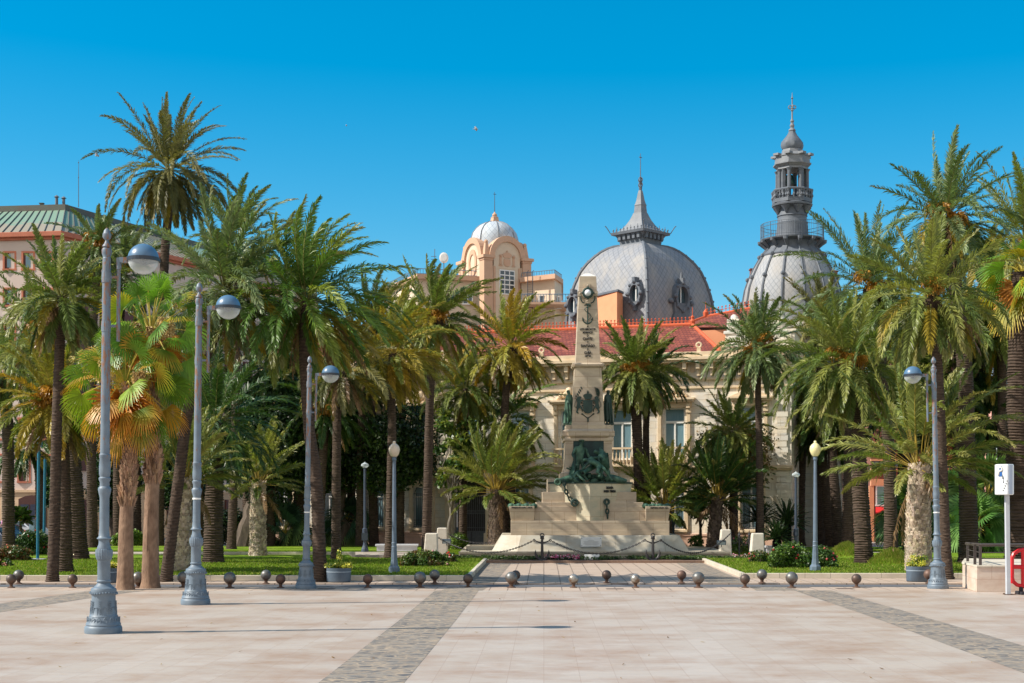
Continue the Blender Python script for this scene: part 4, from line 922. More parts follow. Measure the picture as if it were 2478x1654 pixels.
def sqk(mb, h0, y0, h1, y1):
    mb.prism([(cxk-h0, cyk-h0), (cxk+h0, cyk-h0), (cxk+h0, cyk+h0), (cxk-h0, cyk+h0)], kz(y0), kz(y1), None, [(cxk-h1, cyk-h1), (cxk+h1, cyk-h1), (cxk+h1, cyk+h1), (cxk-h1, cyk+h1)])
m_slate = scalemat('turret_slate', (138, 158, 174), (122, 144, 162), (92, 110, 128), 'X', 0.3)
mb = MB()
for (a, y0, b, y1) in ((1.72, 940, 1.38, 920), (1.38, 920, 1.14, 900), (1.14, 900, 1.0, 876)): sqk(mb, a, y0, b, y1)
mb.build('turret_roof', m_slate, KB)
mb = MB(); m_pale = M('pale_blue_grey', (178, 190, 200), (160, 174, 186), 2, 0.6)
for (a, y0, b, y1) in ((1.76, 945, 1.76, 940), (1.02, 876, 1.02, 874), (1.22, 874, 1.1, 867), (0.96, 867, 0.96, 852), (1.02, 852, 1.02, 849), (1.3, 844, 1.36, 840), (1.2, 840, 1.05, 833)): sqk(mb, a, y0, b, y1)
sqk(mb, 1.02, 849, 1.3, 844)
mb.box(cxk-1.0, cxk-.88, cyk-1.0, cyk-.88, kz(833), kz(812)); mb.ball((cxk-.94, cyk-.94, kz(809)), .12, 8, 6); mb.tube([(cxk-.94, cyk-.94, kz(808)), (cxk-.94, cyk-.94, kz(802))], [.05, .02], 5)
for i in range(5): mb.torus((cxk-.7+i*.35, cyk-.94, kz(824)), 0.16, 0.035, n=10, m=4)
mb.build('turret_crown', m_pale, KB)
winbox(KB, 2420, 2438, 999, 1013, KY-.05); 
bw = MB(); X0, X1 = wx(2406, KY), wx(2446, KY)
for x in (X0, (X0*2+X1)/3, (X0+X1*2)/3, X1): bw.box(x-.05, x+.05, KY-.75, KY-.65, kz(1122), kz(1074))
for y_ in (1122, 1098, 1074): bw.box(X0-.05, X1+.05, KY-.77, KY-.63, kz(y_)-.06, kz(y_)+.06)
bw.box(X0-.15, X1+.15, KY-.8, KY, kz(1125), kz(1123)); bw.xprism([(X0-.3, kz(1071)), (X1+.3, kz(1071)), (X1+.1, kz(1060)), (X0-.1, kz(1060))], KY-.9, KY-.001)
o = bw.build('bay_window', m_win, KB); g = MB(); g.box(X0, X1, KY-.71, KY-.2, kz(1121), kz(1073)); g.build('pane', m_glass, o)
# two red brick chimneys peeping out beside the round dome
for i, (xx, ya, yb) in enumerate(((1824, 650, 700), (2017, 655, 700))):
    q = root('chimney', ('left' if i == 0 else 'right')+' red brick chimney stack showing beside the round dome', 'chimney', wp(xx, 720, 120), 'brick chimneys by the round dome')
    mb = MB(); b = wp(xx, 720, 120); w = .25 if i == 0 else .35; mb.box(b[0]-w, b[0]+w, 120, 120.6, b[2]-8, wz(ya+3, 120)); mb.box(b[0]-w-.07, b[0]+w+.07, 119.93, 120.67, wz(ya+3, 120), wz(ya, 120)); mb.build('stack', m_brick, q)
# =================================================================== MONUMENT
m_gran = stone('pale_granite', (196, 180, 156), (184, 167, 144), (156, 138, 122), 1.35, 0.62, 0.008, rough=0.7, mc=(140, 110, 84), stain=0.5, bump=0.12)
m_gran2 = stone('grey_granite', (178, 172, 156), (168, 162, 148), (156, 136, 108), 2.6, 1.4, 0.008, rough=0.6, mc=(120, 112, 100), stain=0.45, bump=0.1)
m_brz = M('green_bronze', (80, 116, 94), (30, 58, 48), 3.5, 0.6, 0.35, metal=0.1, p=(0.35, 0.65))
m_brzd = M('dark_bronze', (48, 74, 66), (30, 50, 46), 4, 0.55, 0.2, metal=0.1)
MN = root('monument', 'tall pale granite obelisk monument on stepped base with green bronze figures and anchor', 'monument', (wx(1425, 77), 77, 0))
def mq(x0, x1, y0, y1, Ya, Yb, mb):   # box given by its front view edges at depth Ya
    mb.box(wx(x0, Ya), wx(x1, Ya), Ya, Yb, wz(y1, Ya), wz(y0, Ya))
mb = MB(); mb.box(wx(1112, 74.6), wx(1764, 74.6), 74.0, 83, -0.25, wz(1336, 74.2)); mb.build('slab', m_gran2, MN, bevel=0.02)
mb = MB(); mb.box(wx(1110, 73.98), wx(1766, 73.98), 73.93, 74.0-.003, wz(1340, 74), wz(1335, 74)); mb.build('slab_edge', m_gran2, MN)
# battered plinth with canted corners
Yf = 74.6; zb, zt = wz(1335.5, 74.6), wz(1296, 75.3)
bot = [(wx(1252, Yf), Yf), (wx(1608, Yf), Yf), (wx(1668, 75.8), 75.8), (wx(1668, 75.8), 82), (wx(1190, 75.8), 82), (wx(1190, 75.8), 75.8)]
tp_ = [(wx(1261, 75.3), 75.3), (wx(1600, 75.3), 75.3), (wx(1644, 76.1), 76.1), (wx(1644, 76.1), 81.5), (wx(1214, 76.1), 81.5), (wx(1214, 76.1), 76.1)]
mb = MB(); mb.prism(bot, zb, zt, None, tp_); mb.build('battered_plinth', m_gran2, MN, bevel=0.01)
Y1 = 75.9; mb = MB(); mq(1236, 1620, 1283, 1297, Y1-.04, 81.4, mb); mq(1236, 1620, 1261, 1283, Y1, 81.36, mb); mb.build('lower_tier', m_gran, MN, bevel=0.015)
Y2 = 76.5; Y3 = 76.85; Y4 = 77.3
mb = MB(); mq(1293, 1563, 1226, 1261.2, Y2, 81, mb); mb.build('step', m_gran, MN, bevel=0.015)
mb = MB(); mq(1298, 1557, 1216, 1226.2, Y2+.12, 80.9, mb); mb.build('step', m_gran, MN, bevel=0.015)
mb = MB(); mq(1313, 1540, 1191, 1216.2, Y3, 80.8, mb); mb.build('step', m_gran, MN, bevel=0.015)
mb = MB(); mq(1326, 1525, 1159, 1191.2, Y4, 80.7, mb); mb.build('step', m_gran, MN, bevel=0.015)
# side pedestals with flared tops
for nm, x0, x1, s in (('l', 1237, 1293, -1), ('r', 1563, 1617, 1)):
    mb = MB(); a, b = wx(x0 if s < 0 else x0+.5, Y1+.15), wx(x1 if s > 0 else x1-.5, Y1+.15)
    z0, z1 = wz(1261, Y1), wz(1232, Y1); mb.prism([(a, Y1+.2), (b, Y1+.2), (b, 77.2), (a, 77.2)], z0, z1, None, [(a-.1, Y1+.08), (b+.02, Y1+.08), (b+.02, 77.3), (a-.1, 77.3)] if s < 0 else [(a-.02, Y1+.08), (b+.1, Y1+.08), (b+.1, 77.3), (a-.02, 77.3)])
    mb.box(a-(.12 if s < 0 else .02), b+(.12 if s > 0 else .02), Y1+.06, 77.32, z1, wz(1225.5, Y1)); mb.build('side_pedestal', m_gran, MN, bevel=0.012)
    w = MB(); rr = random.Random(7)
    for i in range(7): u = i/6; xx = a+(b-a)*u; w.ball((xx, Y1+.5, wz(1225, Y1)), .16, 8, 5, sc=(1.2, 1.6, .6 if i % 2 else .95))
    w.build('bronze_waves', m_brz, MN, smooth=True)
# prow: wedge with its edge to the viewer
Yp = 75.95; xp = wx(1428, Yp); zt = wz(1171, 76.9); zb = wz(1261, Y1)+.004
k = 2.35
pro = [(xp, Yp), (xp+k, Yp+1.36), (xp+k, 80), (xp-k+.18, 80), (xp-k+.18, Yp+1.36)]
mb = MB(); mb.prism([(xp+(x-xp)*.86, Yp+.04+(y-Yp)*(1)) for x, y in pro], zb, wz(1216, 76.2), None, [(xp+(x-xp)*.93, Yp+.02+(y-Yp)) for x, y in pro]); mb.prism([(xp+(x-xp)*.93, Yp+.02+(y-Yp)) for x, y in pro], wz(1216, 76.2), zt, None, pro); mb.build('prow', stone('prow_granite', (202, 190, 164), (192, 178, 152), (158, 162, 144), 1.2, 1.1, 0.008, rough=0.65, mc=(140, 110, 84), stain=0.55, uaxis='x', bump=0.1), MN)
mb = MB(); dk = [(xp+(x-xp)*1.02, Yp-.03+(y-Yp)*1.0) for x, y in pro]; mb.prism(dk, zt, zt+.09); mb.build('bronze_deck', m_brzd, MN)
# die (shaft base) with concave foot, cornice
YD = 78.0; cxm = wx(1424.5, YD)
def cz(y): return wz(y, YD)
def hwm(p): return p/F*YD
mb = MB()
pf = [(69, 1160), (69, 1146), (63, 1143), (59.5, 1135), (57.5, 1125), (56.5, 1110), (56.5, 1068), (60, 1067), (60.5, 1061), (57, 1060), (57, 1057)]
for (a, y0), (b, y1) in zip(pf[:-1], pf[1:]):
    A, B = hwm(a), hwm(b); cy = YD+1.25
    mb.prism([(cxm-A, cy-A), (cxm+A, cy-A), (cxm+A, cy+A), (cxm-A, cy+A)], cz(y0), cz(y1), None, [(cxm-B, cy-B), (cxm+B, cy-B), (cxm+B, cy+B), (cxm-B, cy+B)])
mb.build('die', m_gran, MN)
mb = MB(); cy = YD+1.25
def cross(mb, a, w, y0, y1, a1=None, w1=None):
    a1 = a1 or a; w1 = w1 or w
    def pl(A, W):   # cross-shaped plan: a= total half width, w = half width of arms
        A, W = hwm(A), hwm(W); return [(cxm-W, cy-A), (cxm+W, cy-A), (cxm+W, cy-W), (cxm+A, cy-W), (cxm+A, cy+W), (cxm+W, cy+W), (cxm+W, cy+A), (cxm-W, cy+A), (cxm-W, cy+W), (cxm-A, cy+W), (cxm-A, cy-W), (cxm-W, cy-W)]
    mb.prism(pl(a, w), cz(y0), cz(y1), None, pl(a1, w1))
cross(mb, 57, 45, 1060, 1055, 63.5, 49.5); cross(mb, 63.5, 49.5, 1055, 1043); cross(mb, 63.5, 49.5, 1043, 1038, 55, 41.5); cross(mb, 54.5, 41, 1038, 1028)
mb.build('cornice', m_gran, MN, bevel=0.012)
def sqm(mb, a, y0, b, y1):
    A, B = hwm(a), hwm(b); mb.prism([(cxm-A, cy-A), (cxm+A, cy-A), (cxm+A, cy+A), (cxm-A, cy+A)], cz(y0), cz(y1), None, [(cxm-B, cy-B), (cxm+B, cy-B), (cxm+B, cy+B), (cxm-B, cy+B)])
mb = MB(); sqm(mb, 39.5, 1028, 32.3, 887); mb.build('obelisk_lower', m_gran, MN, bevel=0.01)
mb = MB()
A = hwm(34)
for s in range(4):
    n = 24; pts = []
    for i in range(n+1):
        t = -1+2*i/n; x_, y_ = t*A, -A; a = s*math.pi/2; pts.append((cxm+x_*math.cos(a)-y_*math.sin(a), cy+x_*math.sin(a)+y_*math.cos(a), cz(881.5)))
    mb.tube(pts, [0.115+0.02*(i % 2) for i in range(n+1)], 8)
mb.build('rope_band', m_gran, MN, smooth=True)
mb = MB(); sqm(mb, 30.8, 886.9, 20.4, 663.5); mb.build('obelisk_upper', m_gran, MN, bevel=0.01)
mb = MB(); sqm(mb, 20.4, 663.4, 6, 654.5); mb.build('pyramid_cap', M('cap_stone', (224, 220, 210), (200, 196, 186), 4, 0.7), MN)
def fy(y):      # y of the obelisk front face at image row y
    a = 39.5+(32.3-39.5)*(1028-y)/(1028-887) if y > 887 else 30.8+(20.4-30.8)*(886.9-y)/(886.9-663.5)
    return cy-hwm(a)
# lamp wreath + cross arms
mb = MB(); yl = 705.7; Yq = fy(yl)
def fx(p): return cxm+hwm(p-1424.5)
mb.box(fx(1400), fx(1448.5), Yq-.1, Yq+.3, cz(712), cz(700)); mb.box(fx(1417.5), fx(1429.5), Yq-.1, Yq+.3, cz(730), cz(682))
n0 = MB(); mb.lathe([(hwm(14.5), 0), (hwm(14.5), .14), (hwm(13), .16)], 24); n1 = len(mb.v)-72
for i in range(n1, len(mb.v)): a, b, c = mb.v[i]; mb.v[i] = (fx(1423.8)+a, Yq-.0-c, cz(yl)+b)
for (px_, py_) in ((1423.5, 687), (1405, 706), (1442, 706), (1423.5, 724)): mb.ball((fx(px_), Yq-.12, cz(py_)), hwm(2.6), 10, 6, sc=(1, .6, 1))
mb.build('lamp_cross', m_gran, MN, smooth=True)
mb = MB(); mb.torus((fx(1423.8), Yq-.2, cz(yl)), hwm(11), hwm(2.9), n=28, m=8)
for q in range(4): a = q*math.pi/2; mb.ball((fx(1423.8)+hwm(13.5)*math.cos(a), Yq-.2, cz(yl)+hwm(13.5)*math.sin(a)), hwm(2.6), 6, 5)
for s in (-1, 1): mb.tube([(fx(1423.8)+s*hwm(17.5), Yq-.1, cz(713)), (fx(1423.8)+s*hwm(17), Yq-.12, cz(721)), (fx(1423.8)+s*hwm(13), Yq-.12, cz(728)), (fx(1423.8)+s*hwm(7.5), Yq-.12, cz(730))], [hwm(1.3), hwm(1.8), hwm(1.6), hwm(1.6)], 6)
wr = mb.build('bronze_wreath', m_brzd, MN, smooth=True)
mb = MB(); mb.ball((fx(1423.8), Yq-.18, cz(yl)), hwm(8.6), 20, 12); mb.build('lamp_globe', M('white_glass', (228, 230, 232), (216, 220, 224), 3, 0.15), MN, smooth=True)
# bronze anchor with rope
mb = MB(); Ya = fy(760)-.03
xc = 1423.5
mb.tube([(fx(xc), Ya, cz(734)), (fx(xc), Ya, cz(779))], hwm(1.6), 8)
mb.tube([(fx(xc-8), Ya, cz(735.5)), (fx(xc), Ya, cz(733)), (fx(xc+8), Ya, cz(735.5))], [hwm(1.5), hwm(2), hwm(2.4)], 6)
mb.tube([(fx(xc-12), Ya, cz(768)), (fx(xc-9.5), Ya, cz(775)), (fx(xc-4), Ya, cz(779)), (fx(xc), Ya, cz(780)), (fx(xc+4), Ya, cz(779)), (fx(xc+9.5), Ya, cz(775)), (fx(xc+12), Ya, cz(768))], [hwm(.8), hwm(1.6), hwm(1.9), hwm(2.1), hwm(1.9), hwm(1.6), hwm(.8)], 6)
for s in (-1, 1): mb.add([(fx(xc+s*12.5), Ya-.03, cz(764)), (fx(xc+s*8), Ya-.03, cz(771)), (fx(xc+s*13.5), Ya-.03, cz(772)), (fx(xc+s*12.5), Ya+.03, cz(764)), (fx(xc+s*8), Ya+.03, cz(771)), (fx(xc+s*13.5), Ya+.03, cz(772))], [(0, 1, 2), (3, 5, 4), (0, 3, 4, 1), (1, 4, 5, 2), (2, 5, 3, 0)])
mb.tube([(fx(xc+8), Ya-.05, cz(738)), (fx(xc-4), Ya-.08, cz(741)), (fx(xc-8), Ya-.05, cz(745)), (fx(xc-4), Ya-.09, cz(751)), (fx(xc+5), Ya-.09, cz(757)), (fx(xc+8.5), Ya-.05, cz(763)), (fx(xc+4), Ya-.07, cz(769)), (fx(xc), Ya-.06, cz(771))], hwm(1.1), 6)
mb.build('bronze_anchor', m_brzd, MN, smooth=True)
# lettering
def text(s, name, par, mat, pos, h, w=None, rot=(R(90), 0, 0), ext=0.012):
    cu = bpy.data.curves.new(name, 'FONT'); cu.body = s; cu.size = 1; cu.extrude = 0; cu.align_x = 'CENTER'; cu.align_y = 'CENTER'; cu.offset = 0.03
    t = bpy.data.objects.new(name, cu); C.objects.link(t); bpy.context.view_layer.update()
    me = bpy.data.meshes.new_from_object(t.evaluated_get(bpy.context.evaluated_depsgraph_get())); bpy.data.objects.remove(t); bpy.data.curves.remove(cu)
    co = np.array([v.co[:] for v in me.vertices]); mn, mx = co.min(0), co.max(0); hh = (mx-mn)[1]; ww = (mx-mn)[0]
    sy = h/hh; sx = (w/ww) if w else sy*0.85
    Mx = Matrix.Translation(pos) @ Matrix.Rotation(rot[2], 4, 'Z') @ Matrix.Rotation(rot[0], 4, 'X') @ Matrix.Diagonal((sx, sy, 1, 1)) @ Matrix.Translation((-(mn[0]+mx[0])/2, -(mn[1]+mx[1])/2, 0))
    Mi = loc_of(par).inverted(); me.transform(Mi @ Mx)
    me.materials.clear(); me.materials.append(mat); o = bpy.data.objects.new(name, me); C.objects.link(o); o.parent = par
    so = o.modifiers.new('solid', 'SOLIDIFY'); so.thickness = ext*2; so.offset = 0
    return o
m_let = M('black_letters', (40, 42, 42), (28, 30, 30), 5, 0.5)
tl = root  # (letters are parts of the monument)
for s, y, h, w in (('A', 786, 6.2, 4), ('LOS HEROICOS', 793.5, 6, 37.7), ('MARINOS', 801.5, 6, 24), ('D', 809.3, 5.5, 3.5), ('CAVITE', 817.2, 7.4, 23.5), ('Y', 825.5, 5.5, 3.6), ('SANTIAGO', 834.5, 7.4, 34), ('D', 842.5, 5.5, 3.5), ('CUBA', 851, 7.2, 17.6), ('1898', 859, 6, 14)):
    text(s, 'lettering', MN, m_let, (fx(1423.7), fy(y)-.012, cz(y)), hwm(h), hwm(w))
ap = math.atan2(1.36, k)
for s, y, w in (('INFANTA', 1181, 17.5), ('MARIA TERESA', 1189.3, 30.5)):
    X = wx(1475.5, 76.7); t = (X-xp)/k; text(s, 'lettering', MN, m_let, (X, Yp+1.36*t-.035, wz(y, 76.7)), 6.2/F*76.7, w/F*76.7/math.cos(ap), rot=(R(90), 0, ap))
text('MARQUES DEL DUERO - FUROR', 'lettering', MN, m_let, (wx(1263, Y1), Y1+.045, wz(1229, Y1)), 4.6/F*Y1, 50/F*Y1)
text('CRISTOBAL COLON - ISLA', 'lettering', MN, m_let, (wx(1595.5, Y1), Y1+.045, wz(1229.3, Y1)), 4.4/F*Y1, 43/F*Y1)
# coat of arms
mb = MB(); Yc = fy(975)-.05
def pr2(pts, d=.06, yo=0): mb.xprism([(fx(x), cz(y)) for x, y in pts], Yc-d+yo, Yc+.08)
pr2([(1412, 967.5), (1435, 967.5), (1435, 993), (1431, 998), (1423.8, 1000.5), (1416, 998), (1412, 993)], .08)
pr2([(1416.5, 965.5), (1431, 965.5), (1434.5, 957), (1432, 953.5), (1427, 952), (1423.5, 951), (1420, 952), (1415, 953.5), (1412, 957)], .1)
pr2([(1422.5, 952), (1424.5, 952), (1424.5, 944.5), (1422.5, 944.5)]); pr2([(1421, 949), (1426, 949), (1426, 947.4), (1421, 947.4)], .055)
for s in (-1, 1):
    c = 1423.5
    q = lambda dx: c+s*dx
    pr2([(q(x_), y_) for x_, y_ in ((16, 960), (20, 958), (26, 960), (27, 966), (26, 975), (28, 984), (27, 990), (29, 997), (24, 1001), (22, 999), (25, 996), (23, 989), (18, 985), (15, 992), (12.5, 992), (14, 985), (19, 979), (17, 972), (13, 969), (13, 966), (18, 967))][::s], .07)
    mb.tube([(fx(q(28)), Yc, cz(987)), (fx(q(32)), Yc, cz(982)), (fx(q(31)), Yc, cz(974)), (fx(q(27.5)), Yc, cz(967)), (fx(q(30)), Yc, cz(962))], hwm(.7), 5)
    for i in range(5): mb.ball((fx(q(13.5+(i % 2))), Yc, cz(968+i*6.5)), hwm(1.7), 6, 5)
    for i in range(6): u = i/5; mb.ball((fx(q(14-12.5*u)), Yc, cz(1001+10*u)), hwm(2.1 if i == 0 else 1.5), 6, 5)
    for i in range(9):
        u = i/8; bx, by = 28-8*u if s > 0 else 27-12*u, 958-21*u
        if s > 0: mb.tube([(fx(q(26+3*math.sin(u*3))), Yc, cz(960-19*u)), (fx(q(20-4*u)), Yc, cz(952-16*u))], [hwm(1.2), hwm(.5)], 4)
        else: mb.ball((fx(q(bx)+(2 if i % 2 else -1.5)), Yc, cz(by)), hwm(2), 6, 5, sc=(.8, .6, 1.3))
mb.box(fx(1422), fx(1425.5), Yc-.08, Yc+.05, cz(1020.5), cz(1009)); mb.build('coat_of_arms', m_brzd, MN)
# ---- figures
def skin(name, pts, edges, rad, mat, par, sub=2):
    me = bpy.data.meshes.new('t'); names = list(pts); me.from_pydata([pts[n] for n in names], [(names.index(a), names.index(b)) for a, b in edges], []); me.update()
    o = bpy.data.objects.new('t', me); C.objects.link(o); o.modifiers.new('skin', 'SKIN'); ss = o.modifiers.new('sub', 'SUBSURF'); ss.levels = sub; ss.render_levels = sub
    for i, nme in enumerate(names):
        r = rad[nme] if nme in rad else .05; sv = me.skin_vertices[0].data[i]; sv.radius = (r, r) if not isinstance(r, tuple) else r; sv.use_root = (i == 0)
    bpy.context.view_layer.update()
    m2 = bpy.data.meshes.new_from_object(o.evaluated_get(bpy.context.evaluated_depsgraph_get())); bpy.data.objects.remove(o); bpy.data.meshes.remove(me)
    m2.name = name; m2.transform(loc_of(par).inverted()) if par else None
    m2.materials.clear(); m2.materials.append(mat); m2.polygons.foreach_set('use_smooth', [True]*len(m2.polygons))
    o = bpy.data.objects.new(name, m2); C.objects.link(o); o.parent = par; return o
BODY_E = [('pelvis', 'waist'), ('waist', 'chest'), ('chest', 'neck'), ('neck', 'head'), ('head', 'crown'), ('chest', 'shL'), ('shL', 'elL'), ('elL', 'haL'), ('chest', 'shR'), ('shR', 'elR'), ('elR', 'haR'),
          ('pelvis', 'hiL'), ('hiL', 'knL'), ('knL', 'anL'), ('anL', 'toL'), ('pelvis', 'hiR'), ('hiR', 'knR'), ('knR', 'anR'), ('anR', 'toR')]
BODY_R = dict(pelvis=.17, waist=.15, chest=.19, neck=.075, head=.12, crown=.08, shL=.09, shR=.09, elL=.065, elR=.065, haL=.05, haR=.05, hiL=.115, hiR=.115, knL=.085, knR=.085, anL=.055, anR=.055, toL=.05, toR=.05)
def g3(x, y, d): Y = 76.9+d; return (wx(x, Y), Y, wz(y, Y))
BG = bpy.data.objects.new('bronze_group', None); C.objects.link(BG); BG.parent = MN; BG.location = (0, 0, 0)
def man(name, J, scale=1.0, mat=m_brz, par=None, rr_=None):
    rad = {k_: v*scale for k_, v in BODY_R.items()}; rad.update(rr_ or {})
    return skin(name, {k_: g3(*v) for k_, v in J.items()}, BODY_E, rad, mat, par or BG)
man('sailor', dict(pelvis=(1403, 1114, .6), waist=(1403.5, 1105, .6), chest=(1404.5, 1092, .6), neck=(1407, 1080, .6), head=(1407.5, 1073, .55), crown=(1407.5, 1068, .6), shL=(1393, 1085, .55), elL=(1385, 1101, .4), haL=(1392, 1111, .2), shR=(1417, 1086, .7), elR=(1423, 1101, .7), haR=(1428, 1111, .6),
    hiL=(1398, 1117, .6), knL=(1398, 1131, .5), anL=(1397, 1146, .5), toL=(1394, 1149, .3), hiR=(1409, 1117, .6), knR=(1411, 1131, .55), anR=(1412, 1146, .6), toR=(1414, 1149, .4)), 1.15)
mb = MB(); c = g3(1407.5, 1068.5, .57); mb.lathe([(.1, c[2]-.06), (.16, c[2]), (.17, c[2]+.06), (.05, c[2]+.1)], 12, (c[0], c[1])); mb.build('cap', m_brz, BG, smooth=True)
mb = MB(); mb.tube([g3(1391, 1100, .15), g3(1391.5, 1142, .2)], [.05, .03], 6); mb.build('sword', m_brzd, BG)
man('fallen_sailor', dict(pelvis=(1446, 1127, 0), waist=(1440, 1121, -.1), chest=(1430, 1116, -.2), neck=(1421, 1114, -.25), head=(1415.5, 1113.5, -.3), crown=(1411, 1113, -.3), shL=(1424, 1120, -.35), elL=(1415, 1130, -.4), haL=(1408, 1138, -.45), shR=(1431, 1110, 0), elR=(1440, 1108, .1), haR=(1449, 1108, .2),
    hiL=(1450, 1131, -.2), knL=(1445, 1143, -.6), anL=(1452, 1150, -.6), toL=(1449, 1155, -.7), hiR=(1452, 1127, .1), knR=(1463, 1136, -.3), anR=(1473, 1152, -.2), toR=(1482, 1164, -.3)), 1.1)
man('kneeling_sailor', dict(pelvis=(1462, 1128, .5), waist=(1462, 1118, .5), chest=(1460, 1106, .45), neck=(1448, 1096, .45), head=(1441, 1094, .4), crown=(1437, 1091, .4), shL=(1452, 1101, .3), elL=(1448, 1112, .1), haL=(1452, 1118, 0), shR=(1467, 1100, .6), elR=(1471, 1113, .6), haR=(1466, 1121, .4),
    hiL=(1458, 1132, .4), knL=(1454, 1146, .1), anL=(1458, 1158, .4), toL=(1455, 1161, .3), hiR=(1467, 1132, .6), knR=(1474, 1147, .4), anR=(1470, 1160, .6), toR=(1474, 1163, .5)), 1.15)
man('lying_sailor', dict(pelvis=(1404, 1143, -.35), waist=(1399, 1145, -.45), chest=(1392, 1149, -.5), neck=(1386, 1155, -.55), head=(1382, 1159, -.6), crown=(1379, 1162, -.6), shL=(1389, 1155, -.65), elL=(1394, 1163, -.75), haL=(1400, 1167, -.8), shR=(1396, 1148, -.6), elR=(1406, 1157, -.8), haR=(1417, 1166, -.85),
    hiL=(1409, 1141, -.1), knL=(1416, 1146, .1), anL=(1422, 1155, .2), toL=(1424, 1160, .2), hiR=(1408, 1144, -.2), knR=(1413, 1153, -.3), anR=(1420, 1161, -.3), toR=(1424, 1163, -.3)), 1.1)
mb = MB(); a, b = g3(1410.5, 1145.5, -.75), g3(1440, 1126, .6); mb.tube([a, Vector(a).lerp(Vector(b), .06), Vector(a).lerp(Vector(b), .12), Vector(a).lerp(Vector(b), .5), b], [.13, .13, .1, .15, .2], 14); mb.build('cannon', m_brz, BG, smooth=True)
mb = MB(); a2 = Vector(a)+(Vector(a)-Vector(b)).normalized()*.01; mb.tube([a2, a2+(Vector(a)-Vector(b)).normalized()*.01], [.075, .075], 12); mb.build('cannon_bore', M('bore_black', (12, 14, 14), (8, 10, 10), 4, 0.9), BG)
mb = MB(); rr = random.Random(11)
mb.tube([g3(1470, 1158, .2), g3(1495, 1161, 0), g3(1516, 1166, -.1)], [.26, .2, .12], 10)       # broken mast
mb.tube([g3(1380, 1160, .4), g3(1360, 1163, .1), g3(1346, 1166, 0)], [.26, .16, .12], 10); mb.torus(g3(1350, 1167, -.1), .14, .07, n=12, m=6)
for i in range(46):
    x = rr.uniform(1378, 1484); y = 1168-rr.random()**1.5*22*(1-abs(x-1430)/75); mb.ball(g3(x, y, rr.uniform(.1, .9)), rr.uniform(.1, .25), 7, 5, sc=(rr.uniform(.8, 1.6), 1, rr.uniform(.6, 1.1)))
mb.build('wreckage', m_brz, BG, smooth=True)
mb = MB()       # hanging cloth / flag masses
mb.add([g3(1391, 1112, .8), g3(1398, 1120, .7), g3(1399, 1150, .6), g3(1386, 1160, .3), g3(1376, 1164, .3), g3(1380, 1145, .6), g3(1385, 1128, .7), g3(1392, 1135, .25)], [(0, 1, 7, 6), (1, 2, 7), (2, 3, 7), (3, 4, 5, 7), (5, 6, 7)])
mb.add([g3(1451, 1085, .5), g3(1460, 1092, .5), g3(1470, 1108, .6), g3(1473, 1132, .5), g3(1466, 1142, .4), g3(1452, 1130, .2), g3(1449, 1105, .3), g3(1459, 1110, .1)], [(0, 1, 7, 6), (1, 2, 7), (2, 3, 7), (3, 4, 7), (4, 5, 7), (5, 6, 7)])
for q_, w_ in (((1378, 1131), (1392, 1136)), ((1371, 1133), (1385, 1139))): mb.tube([g3(*q_, .5), g3(*w_, .6)], .045, 5)
o = mb.build('drapery', m_brz, BG, smooth=True); so = o.modifiers.new('s', 'SOLIDIFY'); so.thickness = .08
mb = MB(); YD1 = cy-hwm(56.5); mb.box(fx(1387), fx(1461), YD1-.02, YD1+.05, cz(1150), cz(1068)); mb.build('bronze_relief_panel', M('dark_teal_bronze', (34, 66, 64), (14, 34, 36), 2.4, 0.5, 0.8, metal=.3), MN)
mb = MB(); 
for (x0, x1, y0, y1) in ((1384.5, 1387, 1066, 1148), (1461, 1463.5, 1066, 1148), (1384.5, 1463.5, 1064.6, 1067.4)): mb.box(fx(x0), fx(x1), YD1-.06, YD1+.02, cz(y1), cz(y0))
mb.build('panel_frame', m_gran, MN)
# hawse chains and mooring rings on the prow
def links(pts, r, t, name, mat, par, step=None):
    """chain of alternating links along a polyline"""
    P_ = [Vector(p) for p in pts]; L_ = [0]
    for a, b in zip(P_[:-1], P_[1:]): L_.append(L_[-1]+(b-a).length)
    step = step or r*2.2; mb = MB(); n = int(L_[-1]/step)
    for i in range(n+1):
        d = i*step; k_ = 0
        while k_ < len(L_)-2 and L_[k_+1] < d: k_ += 1
        u = (d-L_[k_])/max(1e-6, L_[k_+1]-L_[k_]); p = P_[k_].lerp(P_[k_+1], u); tg = (P_[k_+1]-P_[k_]).normalized()
        up = Vector((0, -1, 0)) if i % 2 else Vector((0, 0, 1)).cross(tg).cross(tg)
        if up.length < .1: up = Vector((1, 0, 0))
        up = (up-tg*up.dot(tg)).normalized(); q = []
        for j in range(9): an = 2*math.pi*j/8; q.append(p+tg*math.cos(an)*r*1.35+up*math.sin(an)*r*.8)
        mb.tube(q, t, 5)
    return mb.build(name, mat, par, smooth=True)
mb = MB(); mb.torus((wx(1390, 76.6), Yp+1.36*(1428-1390)/F*76.6/k-.12, wz(1217, 76.6)), .16, .07, n=16, m=8); mb.build('mooring_ring', m_brzd, MN, smooth=True)
mb = MB(); mb.torus((wx(1467.5, 76.6), Yp+1.36*(1467.5-1428)/F*76.6/k-.12, wz(1215, 76.6)), .13, .06, n=16, m=8); mb.build('mooring_ring', m_brzd, MN, smooth=True)
def pw(x, y, o=.12): X = wx(x, 76.7); return (X, Yp+1.36*abs(X-xp)/k-o, wz(y, 76.7))
links([pw(1365, 1170), pw(1368, 1186), pw(1374, 1201), pw(1382, 1211), pw(1389, 1216)], .11, .045, 'hanging_chain', m_brzd, MN)
links([pw(1467.5, 1216), pw(1468, 1230), pw(1469.5, 1248), pw(1470, 1259)], .11, .045, 'hanging_chain', m_brzd, MN)
